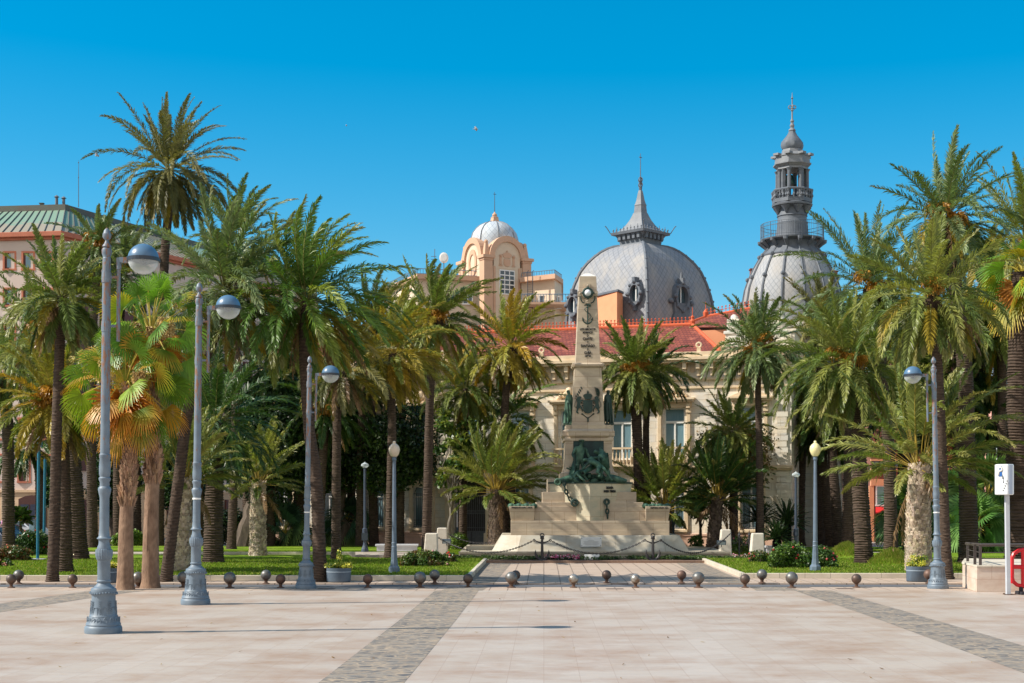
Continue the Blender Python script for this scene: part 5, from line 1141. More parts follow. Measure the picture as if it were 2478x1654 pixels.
# draped allegories on the side plinths
for s, x in ((-1, 1377), (1, 1471)):
    YS = 79.2; q = lambda dx, y, d=0: (wx(x+dx, YS), YS+d, wz(y, YS))
    pts = dict(hip=q(0, 985), waist=q(0, 972), chest=q(s*-1, 963), neck=q(0, 955), head=q(-s*0-2 if s < 0 else 1, 948), crown=q(-2 if s < 0 else 1, 944), sh=q(s*-6, 960), el=q(s*-7, 973), ha=q(s*-4, 983), sh2=q(s*5, 960), el2=q(s*8, 972), ha2=q(s*6, 984), kn=q(0, 1003), ft=q(0, 1024))
    skin('allegory_statue', pts, [('hip', 'waist'), ('waist', 'chest'), ('chest', 'neck'), ('neck', 'head'), ('head', 'crown'), ('chest', 'sh'), ('sh', 'el'), ('el', 'ha'), ('chest', 'sh2'), ('sh2', 'el2'), ('el2', 'ha2'), ('hip', 'kn'), ('kn', 'ft')],
         dict(hip=.22, waist=.15, chest=.17, neck=.07, head=.12, crown=.09, sh=.09, el=.06, ha=.05, sh2=.09, el2=.06, ha2=.05, kn=.23, ft=.27), m_brz if s < 0 else m_brzd, MN)
    mb = MB(); c = q(0, 1026); mb.box(c[0]-.32, c[0]+.32, YS-.3, YS+.3, wz(1028.5, YS), wz(1025.5, YS)); 
    for i in range(9): a = i*.7; mb.tube([(c[0]+.2*math.cos(a), YS+.2*math.sin(a), wz(975, YS)), (c[0]+.27*math.cos(a+.3), YS+.27*math.sin(a+.3), wz(1025, YS))], [.03, .07], 5)
    mb.build('statue_drapery', m_brz if s < 0 else m_brzd, MN, smooth=True)
# marble plaque with engraved lines
pl = MB(); Yq = 74.85; pl.box(wx(1405, Yq), wx(1455, Yq), Yq-.22, Yq-.16, wz(1323, Yq), wz(1300.5, Yq)); o = pl.build('marble_plaque', M('white_marble', (226, 228, 228), (206, 210, 212), 1.5, 0.25), MN, bevel=0.006)
t = MB()
for i in range(5): w_ = (8, 20, 19, 21, 16)[i]; t.box(wx(1430-w_*.9, Yq), wx(1430+w_*.9, Yq), Yq-.228, Yq-.221, wz(1308.3+i*2.6, Yq)-.008, wz(1308.3+i*2.6, Yq)+.012)
t.build('engraved_lines', M('engraving', (176, 178, 178), (166, 168, 168), 4, 0.6), o)
t = MB()
for cx_ in (1407.5, 1452.5):
    for cy_ in (1303, 1320.5): t.ball((wx(cx_, Yq), Yq-.23, wz(cy_, Yq)), .022, 8, 4)
t.build('plaque_bolts', m_lead, o)
# =================================================================== ANCHORS, CHAINS, BLOCKS, SIGNS BY THE BED
m_blk = M('black_painted_iron', (62, 60, 62), (44, 42, 44), 9, 0.5, 0.1)
YA = 70.5
def anchor(x, label):
    q = root('anchor', label, 'anchor', (wx(x, YA), YA, 0.05), 'iron anchors holding the chain')
    ax = lambda dx: wx(x+dx, YA); az = lambda y: wz(y, YA)
    mb = MB(); mb.tube([(ax(0), YA, az(1352)), (ax(0), YA, az(1300))], [.085, .06], 8); mb.ball((ax(0), YA, az(1301)), .1, 8, 6); mb.build('shank', m_blk, q, smooth=True)
    mb = MB(); mb.torus((ax(0), YA, az(1296)), .095, .025, n=16, m=6); mb.build('ring', m_blk, q, smooth=True)
    mb = MB(); mb.tube([(ax(-17), YA, az(1309)), (ax(-10), YA, az(1312)), (ax(-3), YA, az(1314.5)), (ax(3), YA, az(1314.5)), (ax(10), YA, az(1312)), (ax(17), YA, az(1309))], [.025, .03, .045, .045, .03, .025], 6)
    mb.torus((ax(-19.5), YA, az(1308)), .055, .018, n=12, m=5); mb.torus((ax(19.5), YA, az(1308)), .055, .018, n=12, m=5); mb.tube([(ax(-5), YA, az(1303)), (ax(5), YA, az(1305))], .03, 6); mb.build('stock', m_blk, q, smooth=True)
    mb = MB(); mb.tube([(ax(-15), YA, az(1341)), (ax(-12), YA, az(1350)), (ax(-5), YA, az(1355)), (ax(0), YA, az(1356)), (ax(5), YA, az(1355)), (ax(12), YA, az(1350)), (ax(15), YA, az(1341))], [.05, .075, .09, .1, .09, .075, .05], 8); mb.build('arms', m_blk, q, smooth=True)
    for s in (-1, 1):
        mb = MB(); v = [(ax(s*16), az(1330)), (ax(s*18.5), az(1339)), (ax(s*17), az(1349)), (ax(s*12), az(1352)), (ax(s*13), az(1343))]
        mb.xprism(v[::s], YA-.16, YA+.16); mb.build('fluke', m_blk, q, bevel=0.02)
    mb = MB(); mb.prism([(ax(-13), YA-.3), (ax(13), YA-.3), (ax(13), YA+.3), (ax(-13), YA+.3)], 0.0, az(1354.5), None, [(ax(-9), YA-.15), (ax(9), YA-.15), (ax(9), YA+.15), (ax(-9), YA+.15)]); mb.build('base', m_blk, q)
anchor(1312, 'black iron anchor standing left in front of the monument, holding up the chain')
anchor(1580, 'black iron anchor standing right in front of the monument, holding up the chain')
def swag(x0, y0, Y0, x1, y1, Y1_, ym, label):
    a, b = Vector(wp(x0, y0, Y0)), Vector(wp(x1, y1, Y1_)); zm = wz(ym, (Y0+Y1_)/2); pts = []
    h = (a.z+b.z)/2-zm
    for i in range(25): u = i/24; p = a.lerp(b, u); p.z -= 4*h*u*(1-u); pts.append(p)
    q = root('chain', label, 'chain', tuple(a)); links([tuple(p) for p in pts], .042, .017, 'chain_links', m_blk, q)
swag(1332, 1308, YA, 1560, 1308, YA, 1340.5, 'long black chain hanging between the two anchors')
swag(1292, 1308, YA, 1058, 1300, 73.5, 1338, 'black chain sagging from the left anchor to the stone block')
swag(1600, 1308, YA, 1768, 1291, 75.5, 1338, 'black chain sagging from the right anchor to the stone block')
swag(1084, 1292, 78, 1190, 1313, 77.5, 1312, 'dark chain behind the left stone blocks running towards the monument')
swag(1768, 1290, 76, 1789, 1292, 76, 1316, 'short looped chain between the right hand block and the black post')
swag(1789, 1292, 76, 1815, 1292, 76, 1320, 'short looped chain between the two black posts on the right')
m_blkst = M('rough_white_stone', (220, 212, 198), (204, 194, 178), 4, 0.8, 0.15)
def block(x0, x1, yt, Y, label, depth=.7, zb=0.1):
    q = root('stone_block', label, 'stone block', (wx((x0+x1)/2, Y), Y, zb), 'white stone blocks at the chain ends'); a, b = wx(x0, Y), wx(x1, Y); mb = MB()
    mb.prism([(a, Y), (b, Y), (b, Y+depth), (a, Y+depth)], -.1, wz(yt, Y), None, [(a+.13, Y+.1), (b-.05, Y+.1), (b-.05, Y+depth-.1), (a+.13, Y+depth-.1)]); mb.build('stone', m_blkst, q, bevel=0.05)
block(1023, 1060, 1291, 72.8, 'squat white stone block standing left of the monument, nearest the rose bush')
block(1052, 1083, 1278, 77, 'taller white stone block just behind the squat one left of the monument')
block(1741, 1772, 1282, 75.6, 'white stone block right of the monument with a floodlight on its left side')
block(1816, 1852, 1291, 73.2, 'white stone block right of the black posts, beside the rose bushes')
for x, lb in ((1789, 'thin black spiked post next to the right stone block with the floodlight'), (1813, 'thin black spiked post beside the stone block at the rose bushes')):
    q = root('iron_post', lb, 'post', (wx(x, 76), 76, 0.1)); mb = MB(); mb.lathe([(.08, 0), (.07, .12), (.05, .15), (.05, wz(1296, 76)), (.08, wz(1295, 76)), (.05, wz(1292, 76)), (.03, wz(1288, 76)), (.005, wz(1282, 76))], 8, (wx(x, 76), 76)); mb.build('shaft', m_blk, q)
m_flh = M('floodlight_housing', (62, 74, 84), (48, 58, 66), 5, 0.45)
def flood(x, y, Y, lb, tilt=0.5):
    q = root('floodlight', lb, 'floodlight', wp(x, y+6, Y)); mb = MB(); c = Vector(wp(x, y, Y))
    Rm = Matrix.Translation(c) @ Matrix.Rotation(tilt, 4, 'X'); mb.box(-.24, .24, -.06, .1, -.11, .11); mb.v = [tuple(Rm @ Vector(p)) for p in mb.v]; mb.build('housing', m_flh, q, bevel=0.02)
    mb = MB(); mb.box(-.2, .2, -.075, -.062, -.08, .08); mb.v = [tuple(Rm @ Vector(p)) for p in mb.v]; mb.build('lens', M('lens_glass', (150, 168, 176), (120, 140, 150), 3, 0.1), q)
    mb = MB(); mb.tube([(c.x, c.y+.05, c.z), (c.x, c.y+.1, c.z-.22)], .03, 6); mb.build('bracket', m_flh, q)
flood(1081, 1311, 76.2, 'dark floodlight box mounted at the taller left stone block'); flood(1746, 1314, 75.0, 'dark floodlight box mounted on the right stone block', .3)
q = root('white_sign', 'small white board standing in the flower bed in front of the monument', 'sign', (wx(1432, 72), 72, .08)); mb = MB(); mb.box(wx(1414, 72), wx(1451, 72), 72, 72.03, wz(1356.5, 72), wz(1342, 72)); mb.v = [(x+.0, y+(z*.3), z) for x, y, z in mb.v]; mb.build('board', m_win, q)
mb = MB(); 
for s in (1419, 1446): mb.tube([(wx(s, 72), 72.05, .0), (wx(s, 72), 72.15, wz(1345, 72))], .02, 5)
mb.build('legs', m_lead, q)
# benches
m_conc = M('white_concrete', (206, 208, 210), (188, 190, 194), 2, 0.7)
def bench(x0, x1, yt, yb, Y, lb):
    q = root('stone_bench', lb, 'bench', (wx((x0+x1)/2, Y), Y, 0.1)); a, b = wx(x0, Y), wx(x1, Y); mb = MB(); mb.box(a, b, Y, Y+.6, wz(yt, Y)-.12, wz(yt, Y)); mb.build('seat', m_conc, q, bevel=0.02)
    mb = MB(); mb.box(a+.08, b-.08, Y+.04, Y+.56, wz(yb, Y), wz(yt, Y)-.12); mb.build('base', m_conc, q)
bench(908, 1012, 1317.5, 1334.5, 79.5, 'long low white concrete bench on the path left of the monument')
bench(1852, 1905, 1321, 1338, 79.5, 'long low white concrete bench on the path right of the monument')
# low trough left of the plinth
q = root('stone_trough', 'low pale stone trough beside the sloping plinth of the monument', 'trough', (wx(1160, 77), 77, 0)); mb = MB(); a, b = wx(1128, 77), wx(1196, 77)
mb.box(a, b, 77, 77.15, .1, wz(1322, 77)); mb.box(a, b, 79.3, 79.45, .1, wz(1322, 77)); mb.box(a, a+.15, 77.15, 79.3, .1, wz(1322, 77)); mb.build('rim', m_gran2, q); mb = MB(); mb.box(a+.15, b, 77.15, 79.3, .1, .35); mb.build('floor', M('trough_floor', (196, 190, 160), (180, 176, 148), 2, .6), q)
# =================================================================== BIG STREET LAMPS
def lamp_paint(name, rust=0.5):
    m, n, l, b = newmat(name); v = objc(n)
    f = noise(n, l, mapping(n, l, v, sc=(5, 5, 1.1)), 2.6, 8, 0.72); s = n.new('ShaderNodeSeparateXYZ'); l.new(v, s.inputs[0])
    mr = n.new('ShaderNodeMapRange'); l.new(s.outputs['Z'], mr.inputs[0]); mr.inputs[1].default_value = 2.5; mr.inputs[2].default_value = 6; mr.inputs[3].default_value = -.16; mr.inputs[4].default_value = .03
    ad = n.new('ShaderNodeMath'); ad.operation = 'ADD'; l.new(f, ad.inputs[0]); l.new(mr.outputs[0], ad.inputs[1])
    f2 = noise(n, l, v, 3, 4); c = mixc(n, l, ramp(n, l, f2, .3, .7), lin((114, 128, 140)), lin((94, 108, 122)))
    c = mixc(n, l, ramp(n, l, ad.outputs[0], .535, .60), c, lin((132, 92, 66)))
    f3 = noise(n, l, v, 17, 3, .8); c = mixc(n, l, ramp(n, l, f3, .70, .73), c, lin((70, 56, 50)))
    l.new(c, b.inputs['Base Color']); setin(b, Roughness=0.5); return m
m_lp = lamp_paint('grey_blue_lamp_paint')
m_cap = M('lamp_cap_blue', (88, 120, 148), (76, 106, 134), 1.5, 0.35); m_band = M('lamp_band', (46, 54, 66), (38, 46, 56), 3, 0.4)
def clear_glass(name='clear_glass', col=(225, 235, 238), al=0.28):
    m, n, l, b = newmat(name); b.inputs['Base Color'].default_value = (*lin(col), 1); setin(b, Roughness=0.08)
    t = n.new('ShaderNodeBsdfTransparent'); mx = n.new('ShaderNodeMixShader'); fr = n.new('ShaderNodeLayerWeight'); fr.inputs[0].default_value = .35
    mr = n.new('ShaderNodeMapRange'); l.new(fr.outputs['Facing'], mr.inputs[0]); mr.inputs[3].default_value = al; mr.inputs[4].default_value = .9
    l.new(mr.outputs[0], mx.inputs[0]); l.new(t.outputs[0], mx.inputs[1]); l.new(b.outputs[0], mx.inputs[2]); l.new(mx.outputs[0], n['Material Output'].inputs['Surface']); return m
m_cg = clear_glass()
SL = 105.6
def street_lamp(label):
    q = root('street_lamp', label, 'street lamp', (0, 0, 0), 'tall grey iron street lamps on the plaza')
    def L_(pf, base, sc): return [(r/sc/SL, (base-y)/sc/SL) for r, y in pf]
    b1 = [(r/5.225/SL, (1460-y)/5.225/SL) for r, y in ((232, 1460), (235, 1440), (233, 1395), (226, 1374), (214, 1364), (219, 1350), (212, 1336), (178, 1250), (180, 1244), (171, 1232), (158, 1160), (150, 1100), (147, 985), (155, 975), (159, 935), (158, 905), (150, 890), (125, 880), (112, 868))]
    z = lambda yS: (1539.4-yS)/SL
    mb = MB(); mb.lathe(b1, 28); o = mb.build('base', m_lp, q, local=True, smooth=True)
    # cast garland, leaf sprays and oval medallions
    mb = MB()
    for i in range(16):
        a = 2*math.pi*i/16; r_ = 195/5.225/SL; zz_ = (1460-1295)/5.225/SL
        pts = [((r_+.012)*math.cos(a+.11*math.cos(t)), (r_+.012)*math.sin(a+.11*math.cos(t)), zz_+.075*math.sin(t)) for t in [j*math.pi/5 for j in range(11)]]
        mb.tube(pts, .009, 4)
    for i in range(8):
        a = 2*math.pi*i/8; 
        for j in range(6):
            zz_ = (1460-1215+j*28)/5.225/SL; r_ = (158-j*1.2)/5.225/SL+.012
            for s in (-1, 1): mb.tube([(r_*math.cos(a), r_*math.sin(a), zz_), ((r_+.004)*math.cos(a+s*.12), (r_+.004)*math.sin(a+s*.12), zz_+.05)], [.012, .005], 4)
        for s in (-1, 1):
            a2 = a+math.pi/8+s*.16; mb.tube([(.30*math.cos(a2+s*.05), .30*math.sin(a2+s*.05), (1460-1225)/5.225/SL), (.287*math.cos(a2), .287*math.sin(a2), (1460-1130)/5.225/SL), (.285*math.cos(a+math.pi/8), .285*math.sin(a+math.pi/8), (1460-1128)/5.225/SL)], .011, 4)
    for i in range(28):
        a = 2*math.pi*i/28; mb.ball((.297*math.cos(a), .297*math.sin(a), (1460-952-8*math.cos(3*a))/5.225/SL), .028, 6, 4, sc=(1, 1, .9))
    mb.build('base_relief', m_lp, o, local=True, smooth=True)
    s1 = [(r/5.225/SL, (1460-y)/5.225/SL) for r, y in ((112, 868), (95, 850), (78, 826), (90, 814), (90, 797), (80, 786), (79, 548), (86, 536), (95, 524), (97, 520))]
    fl = [(r/5.225/SL, (1460-y)/5.225/SL) for r, y in ((98, 520), (110, 480), (112, 440), (108, 405), (98, 397))]
    s2 = [(r/5.225/SL, (1460-y)/5.225/SL) for r, y in ((98, 397), (86, 393), (84, 372), (70, 340), (66, 300), (66, 275), (90, 268), (90, 258), (78, 248), (68, 232), (61, 150), (59, 0))]
    s3 = [(r/2.529/SL, z(780+y/2.529)) for r, y in ((29.3, 1214), (29, 1150), (29, 1090), (35, 1065), (40, 1040), (38, 1030), (29, 1020), (29, 995), (36, 978), (36, 970), (29, 962), (34, 945), (35, 905), (31, 850), (34, 845), (34, 826), (29, 820), (28, 700), (27, 300), (25.5, 0))]
    s4 = [(r/4.9/SL, z(540+y/4.9)) for r, y in ((49, 1176), (48, 440), (44, 434), (42, 425), (57, 385), (60, 345), (52, 322), (40, 316), (53, 300), (50, 285), (35, 270), (21, 240), (18, 225), (38, 207), (50, 190), (50, 150), (42, 141), (36, 110), (16, 85), (2, 72))]
    mb = MB(); mb.lathe(s1, 20, caps=False); mb.lathe(s2, 20, caps=False); mb.lathe(s3, 18, caps=False); mb.lathe(s4[:2], 18, caps=False)
    o = mb.build('pole', m_lp, q, local=True, smooth=True)
    mb = MB(); mb.lathe(fl, 48, rf=lambda a, k: 1-0.06*abs(math.sin(10*a)), caps=False); mb.build('fluted_collar', m_lp, q, local=True)
    mb = MB(); mb.lathe(s4[1:], 16); mb.build('finial', m_lp, q, local=True, smooth=True)
    mb = MB(); hx = .28; mb.tube([(hx, 0, z(831)), (hx, 0, z(655))], .042, 10); mb.tube([(hx, 0, z(656)), (hx, 0, z(628))], .058, 10)
    for yy_ in (675, 794): mb.tube([(.06, 0, z(yy_)), (hx, 0, z(yy_))], .035, 8); mb.lathe([(.108, z(yy_+14)), (.112, z(yy_)), (.108, z(yy_-12))], 14)
    mb.box(hx+.02, hx+.26, -.06, .06, z(640), z(627)); mb.build('bracket', m_lp, q, local=True)
    mb = MB(); mb.tube([(.1, -.02, z(662)), (.16, -.03, z(669)), (.24, -.02, z(660))], .008, 5); mb.build('cable', m_band, q, local=True)
    h = bpy.data.objects.new('lamp_head', None); C.objects.link(h); h.parent = q; h.location = (0, 0, 0)
    cx, cz_, r_ = .845, z(631), .354
    mb = MB(); mb.ball((cx, 0, cz_), r_, 28, 8, z0=0.0, z1=0.9999); mb.build('cap', m_cap, h, local=True, smooth=True)
    mb = MB(); mb.lathe([(r_*1.0, cz_-.05), (r_*1.06, cz_-.05), (r_*1.06, cz_+.035), (r_*1.0, cz_+.035)], 28, (cx, 0), caps=False); mb.build('band', m_band, h, local=True)
    mb = MB(); mb.ball((cx, 0, cz_-.0), r_*.985, 28, 8, z0=-0.9999, z1=-.1); mb.build('globe', m_cg, h, local=True, smooth=True)
    mb = MB(); mb.lathe([(.3, cz_-.02), (.26, cz_-.03), (.1, cz_-.08), (.08, cz_-.14), (.001, cz_-.16)], 18, (cx, 0)); mb.build('reflector', m_lead, h, local=True, smooth=True)
    return q
q0 = street_lamp('largest grey iron street lamp, nearest at far left, with rust on its pole')
def place(o, x, yb, yt, rz=0.0, lean=0.0):
    Y = gY(yb); s = (yb-yt)/F*Y/9.25; o.location = (wx(x, Y), Y, 0); o.scale = (s, s, s); o.rotation_euler = (0, lean, rz)
protos = [q0]
for a in ((473, 1463, 689, 0, .012), (740, 1424.5, 866, 0, .017), (2270, 1424.5, 868, math.pi, .02)):
    c = copy_tree(q0); place(c, *a); protos.append(c)
place(q0, 250, 1532, 559, 0, .009)
for c in protos[1:]: mb = MB(); mb.lathe([(.121, 3.03), (.123, 3.035), (.123, 3.075), (.121, 3.08)], 18); mb.build('white_tape', m_win, c, local=True)
protos[1]['label'] = 'second grey iron street lamp from the left, with a weathered blue cap'
protos[2]['label'] = 'grey iron street lamp just left of the planter, third from the left'
protos[3]['label'] = 'grey iron street lamp at the right with its lamp head turned to the left'
# =================================================================== GLOBE LAMPS
m_post = M('blue_grey_post', (104, 120, 136), (88, 104, 122), 4, 0.5)
def globe_lamp(x, yb, yt, lb, gcol):
    Y = gY(yb, .18); z = lambda y: wz(y, Y); X = wx(x, Y); q = root('globe_lamp', lb, 'park lamp', (X, Y, .18)); k_ = (yb-yt)/(1333-527)/F*Y; zz_ = lambda v: .18+(1333-v)*k_
    mb = MB(); mb.lathe([(r*k_, zz_(v)) for r, v in ((34, 1333), (34, 1305), (31, 1298), (24, 1290), (19, 1255), (17, 1205))], 8, (X, Y)); mb.build('base', m_post, q)
    mb = MB(); mb.lathe([(r*k_, zz_(v)) for r, v in ((17, 1205), (15.5, 1182), (17.5, 1178), (15, 1172), (15, 1158), (17, 1153), (14, 1148), (12.5, 950), (9.5, 650), (13, 645), (14, 640), (12, 628), (17, 624))], 24, (X, Y), rf=lambda a, j: 1-.05*abs(math.sin(6*a))); mb.build('post', m_post, q)
    mb = MB(); mb.lathe([(r*k_, zz_(v)) for r, v in ((14, 624), (25, 612), (33, 592), (34.5, 576), (31, 562), (24, 553), (22, 550), (15, 545), (10, 541), (8, 538), (10, 534), (8, 529), (2, 526))], 24, (X, Y)); mb.build('globe', M('frosted_globe', gcol, [c*.94 for c in gcol], 2, .35), q, smooth=True)
globe_lamp(954, 1386, 1068, 'park lamp with a pinkish cream globe on a thin post, left lawn', (224, 206, 184))
globe_lamp(1973, 1383, 1067, 'park lamp with a pale yellow globe on a thin post, right lawn', (236, 226, 168))
def small_lamp(x, yb, yt, Y, lb, globe=True):
    z = lambda y: wz(y, Y); X = wx(x, Y); q = root('small_lamp', lb, 'park lamp', (X, Y, z(yb))); zb = z(yb)
    mb = MB(); mb.lathe([(.22, zb), (.2, zb+.15), (.12, zb+.35), (.09, zb+.5), (.1, zb+.9), (.14, zb+.95), (.14, zb+1.3), (.08, zb+1.35), (.07, z(yt+14) if globe else z(yt)), (.11, z(yt+12) if globe else z(yt))], 12, (X, Y)); mb.build('post', M('dark_blue_post', (64, 76, 92), (52, 62, 78), 4, .5), q)
    if globe: mb = MB(); mb.lathe([(.12, z(yt+12)), (.22, z(yt+8)), (.2, z(yt+3.5)), (.08, z(yt+1)), (.05, z(yt)), (.01, z(yt-2))], 16, (X, Y)); mb.build('globe', m_cg, q, smooth=True)
small_lamp(1926, 1338, 1143, 79, 'thin dark lamp post with a small clear glass globe, right of the cycads')
small_lamp(883, 1336, 1120, 80, 'dark blue lamp post with a meter box on it, under the dark fig trees')
mb = MB(); X = wx(883, 80); mb.box(X-.17, X+.17, 79.82, 79.96, wz(1308, 80), wz(1290, 80)); o = mb.build('meter_box', m_flh, bpy.data.objects['small_lamp.001'])
small_lamp(1629, 1308, 1130, 88, 'slim dark lamp post behind the monument, right of its pedestals')
small_lamp(2099, 1300, 1128, 96, 'lamp with a small glass globe peeping out behind the thick palm trunk, right')
q = root('twin_lantern', 'black double lantern post among the bushes in front of the brick building', 'street lamp', (wx(2318, 95), 95, 0)); X = wx(2318, 95); z = lambda y: wz(y, 95)
mb = MB(); mb.tube([(X, 95, 0), (X, 95, z(1150))], [.08, .04], 8); mb.tube([(X, 95, z(1160)), (X-.3, 95, z(1166)), (X-.48, 95, z(1162))], .03, 5); mb.tube([(X, 95, z(1160)), (X+.3, 95, z(1166)), (X+.48, 95, z(1162))], .03, 5); mb.torus((X-.2, 95, z(1165)), .12, .02); mb.torus((X+.2, 95, z(1165)), .12, .02); mb.build('post', m_blk, q)
for dx, zt_ in ((-.48, 1158), (.48, 1158), (0, 1145)):
    mb = MB(); zb = z(zt_); mb.lathe([(.07, zb), (.15, zb+.38)], 6, (X+dx, 95)); o = mb.build('lantern', clear_glass('lantern_glass', (215, 222, 226), .5), q); mb = MB(); mb.lathe([(.18, zb+.38), (.12, zb+.5), (.05, zb+.55), (.02, zb+.66)], 6, (X+dx, 95)); mb.build('lantern_cap', m_blk, o)
# =================================================================== BALL BOLLARDS
def ballmat(name, a, b_, rough, metal): 
    m, n, l, b = newmat(name); v = objc(n); f = noise(n, l, v, 5, 7, .7); s = n.new('ShaderNodeSeparateXYZ'); l.new(v, s.inputs[0])
    mr = n.new('ShaderNodeMapRange'); l.new(s.outputs['Z'], mr.inputs[0]); mr.inputs[1].default_value = .02; mr.inputs[2].default_value = .45; mr.inputs[3].default_value = .28; mr.inputs[4].default_value = -.08
    ad = n.new('ShaderNodeMath'); ad.operation = 'ADD'; l.new(f, ad.inputs[0]); l.new(mr.outputs[0], ad.inputs[1])
    c = mixc(n, l, ramp(n, l, ad.outputs[0], .42, .68), lin(a), lin(b_)); l.new(c, b.inputs['Base Color']); setin(b, Roughness=rough, Metallic=metal); bumpit(n, l, b, f, .15, .01); return m
bm = {'r': ballmat('rusty_iron', (84, 74, 68), (92, 68, 56), .5, .35), 'g': ballmat('grey_iron', (112, 114, 112), (104, 78, 64), .45, .5), 's': ballmat('silver_iron', (168, 168, 162), (110, 84, 64), .38, .6), 'o': ballmat('reddish_iron', (108, 84, 72), (98, 70, 58), .55, .3)}
m_rust = M('rust', (96, 70, 56), (76, 56, 46), 12, .8)
bp = {}
def bollard(r_, mk):
    if (r_, mk) in bp: return copy_tree(bp[(r_, mk)])
    q = root('ball_bollard', '', 'bollard', (0, 0, 0), 'iron ball bollards along the lane'); r = r_; zc = .13+r
    mb = MB(); mb.ball((0, 0, zc), r, 24, 14); mb.build('ball', bm[mk], q, local=True, smooth=True)
    mb = MB(); mb.lathe([(r*.78, 0), (r*.76, .015), (r*.34, .05), (r*.3, .09), (r*.42, .15)], 16); mb.build('foot', m_rust, q, local=True, smooth=True)
    bp[(r_, mk)] = q; return q
BL = [(27, 1423, 12, 'r', 'dark rusty ball bollard at the left edge of the picture, front row'), (175.5, 1423, 12, 'r', 'small dark bollard between the left edge and the nearest street lamp'),
 (334, 1423, 15, 'g', 'bollard half hidden between the two fan palm trunks'), (444, 1422, 14, 'g', 'bollard partly hidden behind the second street lamp'), (556, 1423.5, 15, 'g', 'big grey ball bollard between the second and third street lamps'),
 (679, 1423, 12, 'o', 'small reddish brown bollard just left of the third street lamp'), (890, 1422.6, 12, 'o', 'small brown bollard alone right of the left planter'), (1016.5, 1422.6, 15, 'g', 'big grey brown bollard below the left rose bush'),
 (1132.6, 1421.8, 12, 'r', 'small dark bollard at the corner of the left lawn kerb'), (1237.6, 1422.6, 15, 'g', 'big grey bollard overlapping another one behind it'), (1388, 1422.6, 12.2, 's', 'small shiny silver bollard left of the path middle'),
 (1538, 1422.6, 12, 's', 'small silver bollard with a brown stain right of the path middle'), (1690, 1423, 15, 'g', 'big steel grey bollard at the right side of the path'), (1803, 1422.8, 12.2, 'r', 'small dark brown bollard at the corner of the right lawn kerb'),
 (1916, 1423, 15, 'g', 'big grey bollard in front of the right rose bushes'), (2072.6, 1422.4, 12.3, 'r', 'small dark bollard standing alone before the right lawn'),
 (45, 1413.5, 13, 'g', 'grey bollard in the back row at the left edge'), (643.6, 1413.5, 13, 'g', 'mottled grey bollard in the back row left of the third lamp'), (1052, 1412.8, 13, 'g', 'grey brown bollard in the back row by the left lawn corner'),
 (1248, 1412, 12, 'r', 'dark back row bollard hidden behind a bigger grey one'), (1468, 1411.5, 11, 'r', 'smallest dark bollard in the back row, middle of the path'), (1649.6, 1411.8, 12, 'o', 'reddish back row bollard at the right side of the path'),
 (1844, 1411.8, 13, 'g', 'olive grey back row bollard before the right lawn'), (2248, 1411.8, 13, 'o', 'reddish bollard half hidden behind the right street lamp')]
for i, (x, y, r, mk, lb) in enumerate(BL):
    q = bollard(.175 if r < 12.6 else (.193 if r < 14 else .216), mk); g = gp(x, y); q.location = g; q['label'] = lb; q.rotation_euler = (0, 0, i*1.3)
# =================================================================== PLANTERS
m_pl = M('planter_steel', (84, 98, 112), (70, 84, 98), 2, .45); m_plb = M('planter_band', (150, 164, 176), (136, 150, 162), 3, .4)
def planter(x, yb, w, yt, lb, leafy):
    Y = gY(yb); X = wx(x, Y); q = root('planter', lb, 'planter', (X, Y, 0), 'round steel planters'); r = w/2/F*Y; h = wz(yt, Y)
    mb = MB(); mb.lathe([(r*.9, 0.0), (r*.96, .03), (r*.98, .04), (r, h), (r*.95, h), (r*.95, h-.08), (.01, h-.08)], 32, (X, Y+r), sy=.9); mb.build('pot', m_pl, q, smooth=True)
    mb = MB(); mb.lathe([(r*.985, h*.70), (r*1.012, h*.705), (r*1.014, h*.76), (r*.99, h*.765)], 32, (X, Y+r), sy=.9, caps=False); mb.build('band', m_plb, q, smooth=True)
    mb = MB(); mb.lathe([(r*.945, h-.1), (r*.945, h-.06)], 24, (X, Y+r), sy=.9); mb.build('soil', m_soil, q)
    return q, X, Y+r, r, h
PLN = [planter(816, 1411, 60, 1376, 'round dark steel planter with a yellow green shrub right of the third lamp', 0), planter(257, 1412, 56, 1376, 'round steel planter with yellow green plant hidden behind the nearest lamp', 0), planter(2229, 1409.5, 56, 1372, 'round steel planter with a yellow green shrub left of the right lamp', 0)]
# =================================================================== RIGHT EDGE: WALL, RAILING, PARKING SIGN, RED BARRIER
m_rosem = stone('rose_marble_wall', (214, 198, 182), (200, 182, 166), (176, 136, 108), .95, .42, .006, rough=.5, mc=(180, 150, 130), stain=.4)
Yw = gY(1433); q = root('marble_wall', 'low pinkish marble wall at the right edge, stained brown near the ground', 'wall', (wx(2400, Yw), Yw, 0))
mb = MB(); P0 = [(wx(2364, Yw), Yw), (6+wx(2478, Yw), Yw), (6+wx(2478, Yw), Yw+5), (wx(2336, 53.5), 53.5), (wx(2329, 50.2), 50.2)]
mb.prism([P0[0], P0[1], P0[2], P0[3], P0[4]], 0.0, wz(1374, Yw)); mb.build('wall_body', m_rosem, q, bevel=.01)
mb = MB(); e = .03; P1 = [(P0[0][0]-.01, Yw-e), (P0[1][0], Yw-e), P0[2], (P0[3][0]-e, P0[3][1]), (P0[4][0]-e, P0[4][1]-.02)]; mb.prism(P1, wz(1374, Yw)+.002, wz(1369, Yw)); mb.build('coping', m_kerb, q, bevel=.008)
zt = wz(1369, Yw); q = root('steel_railing', 'brown metal handrail standing on the low marble wall at the right edge', 'railing', (wx(2400, Yw), Yw+.2, zt))
m_rail = M('brown_rail', (98, 90, 86), (82, 76, 72), 4, .45, metal=.5)
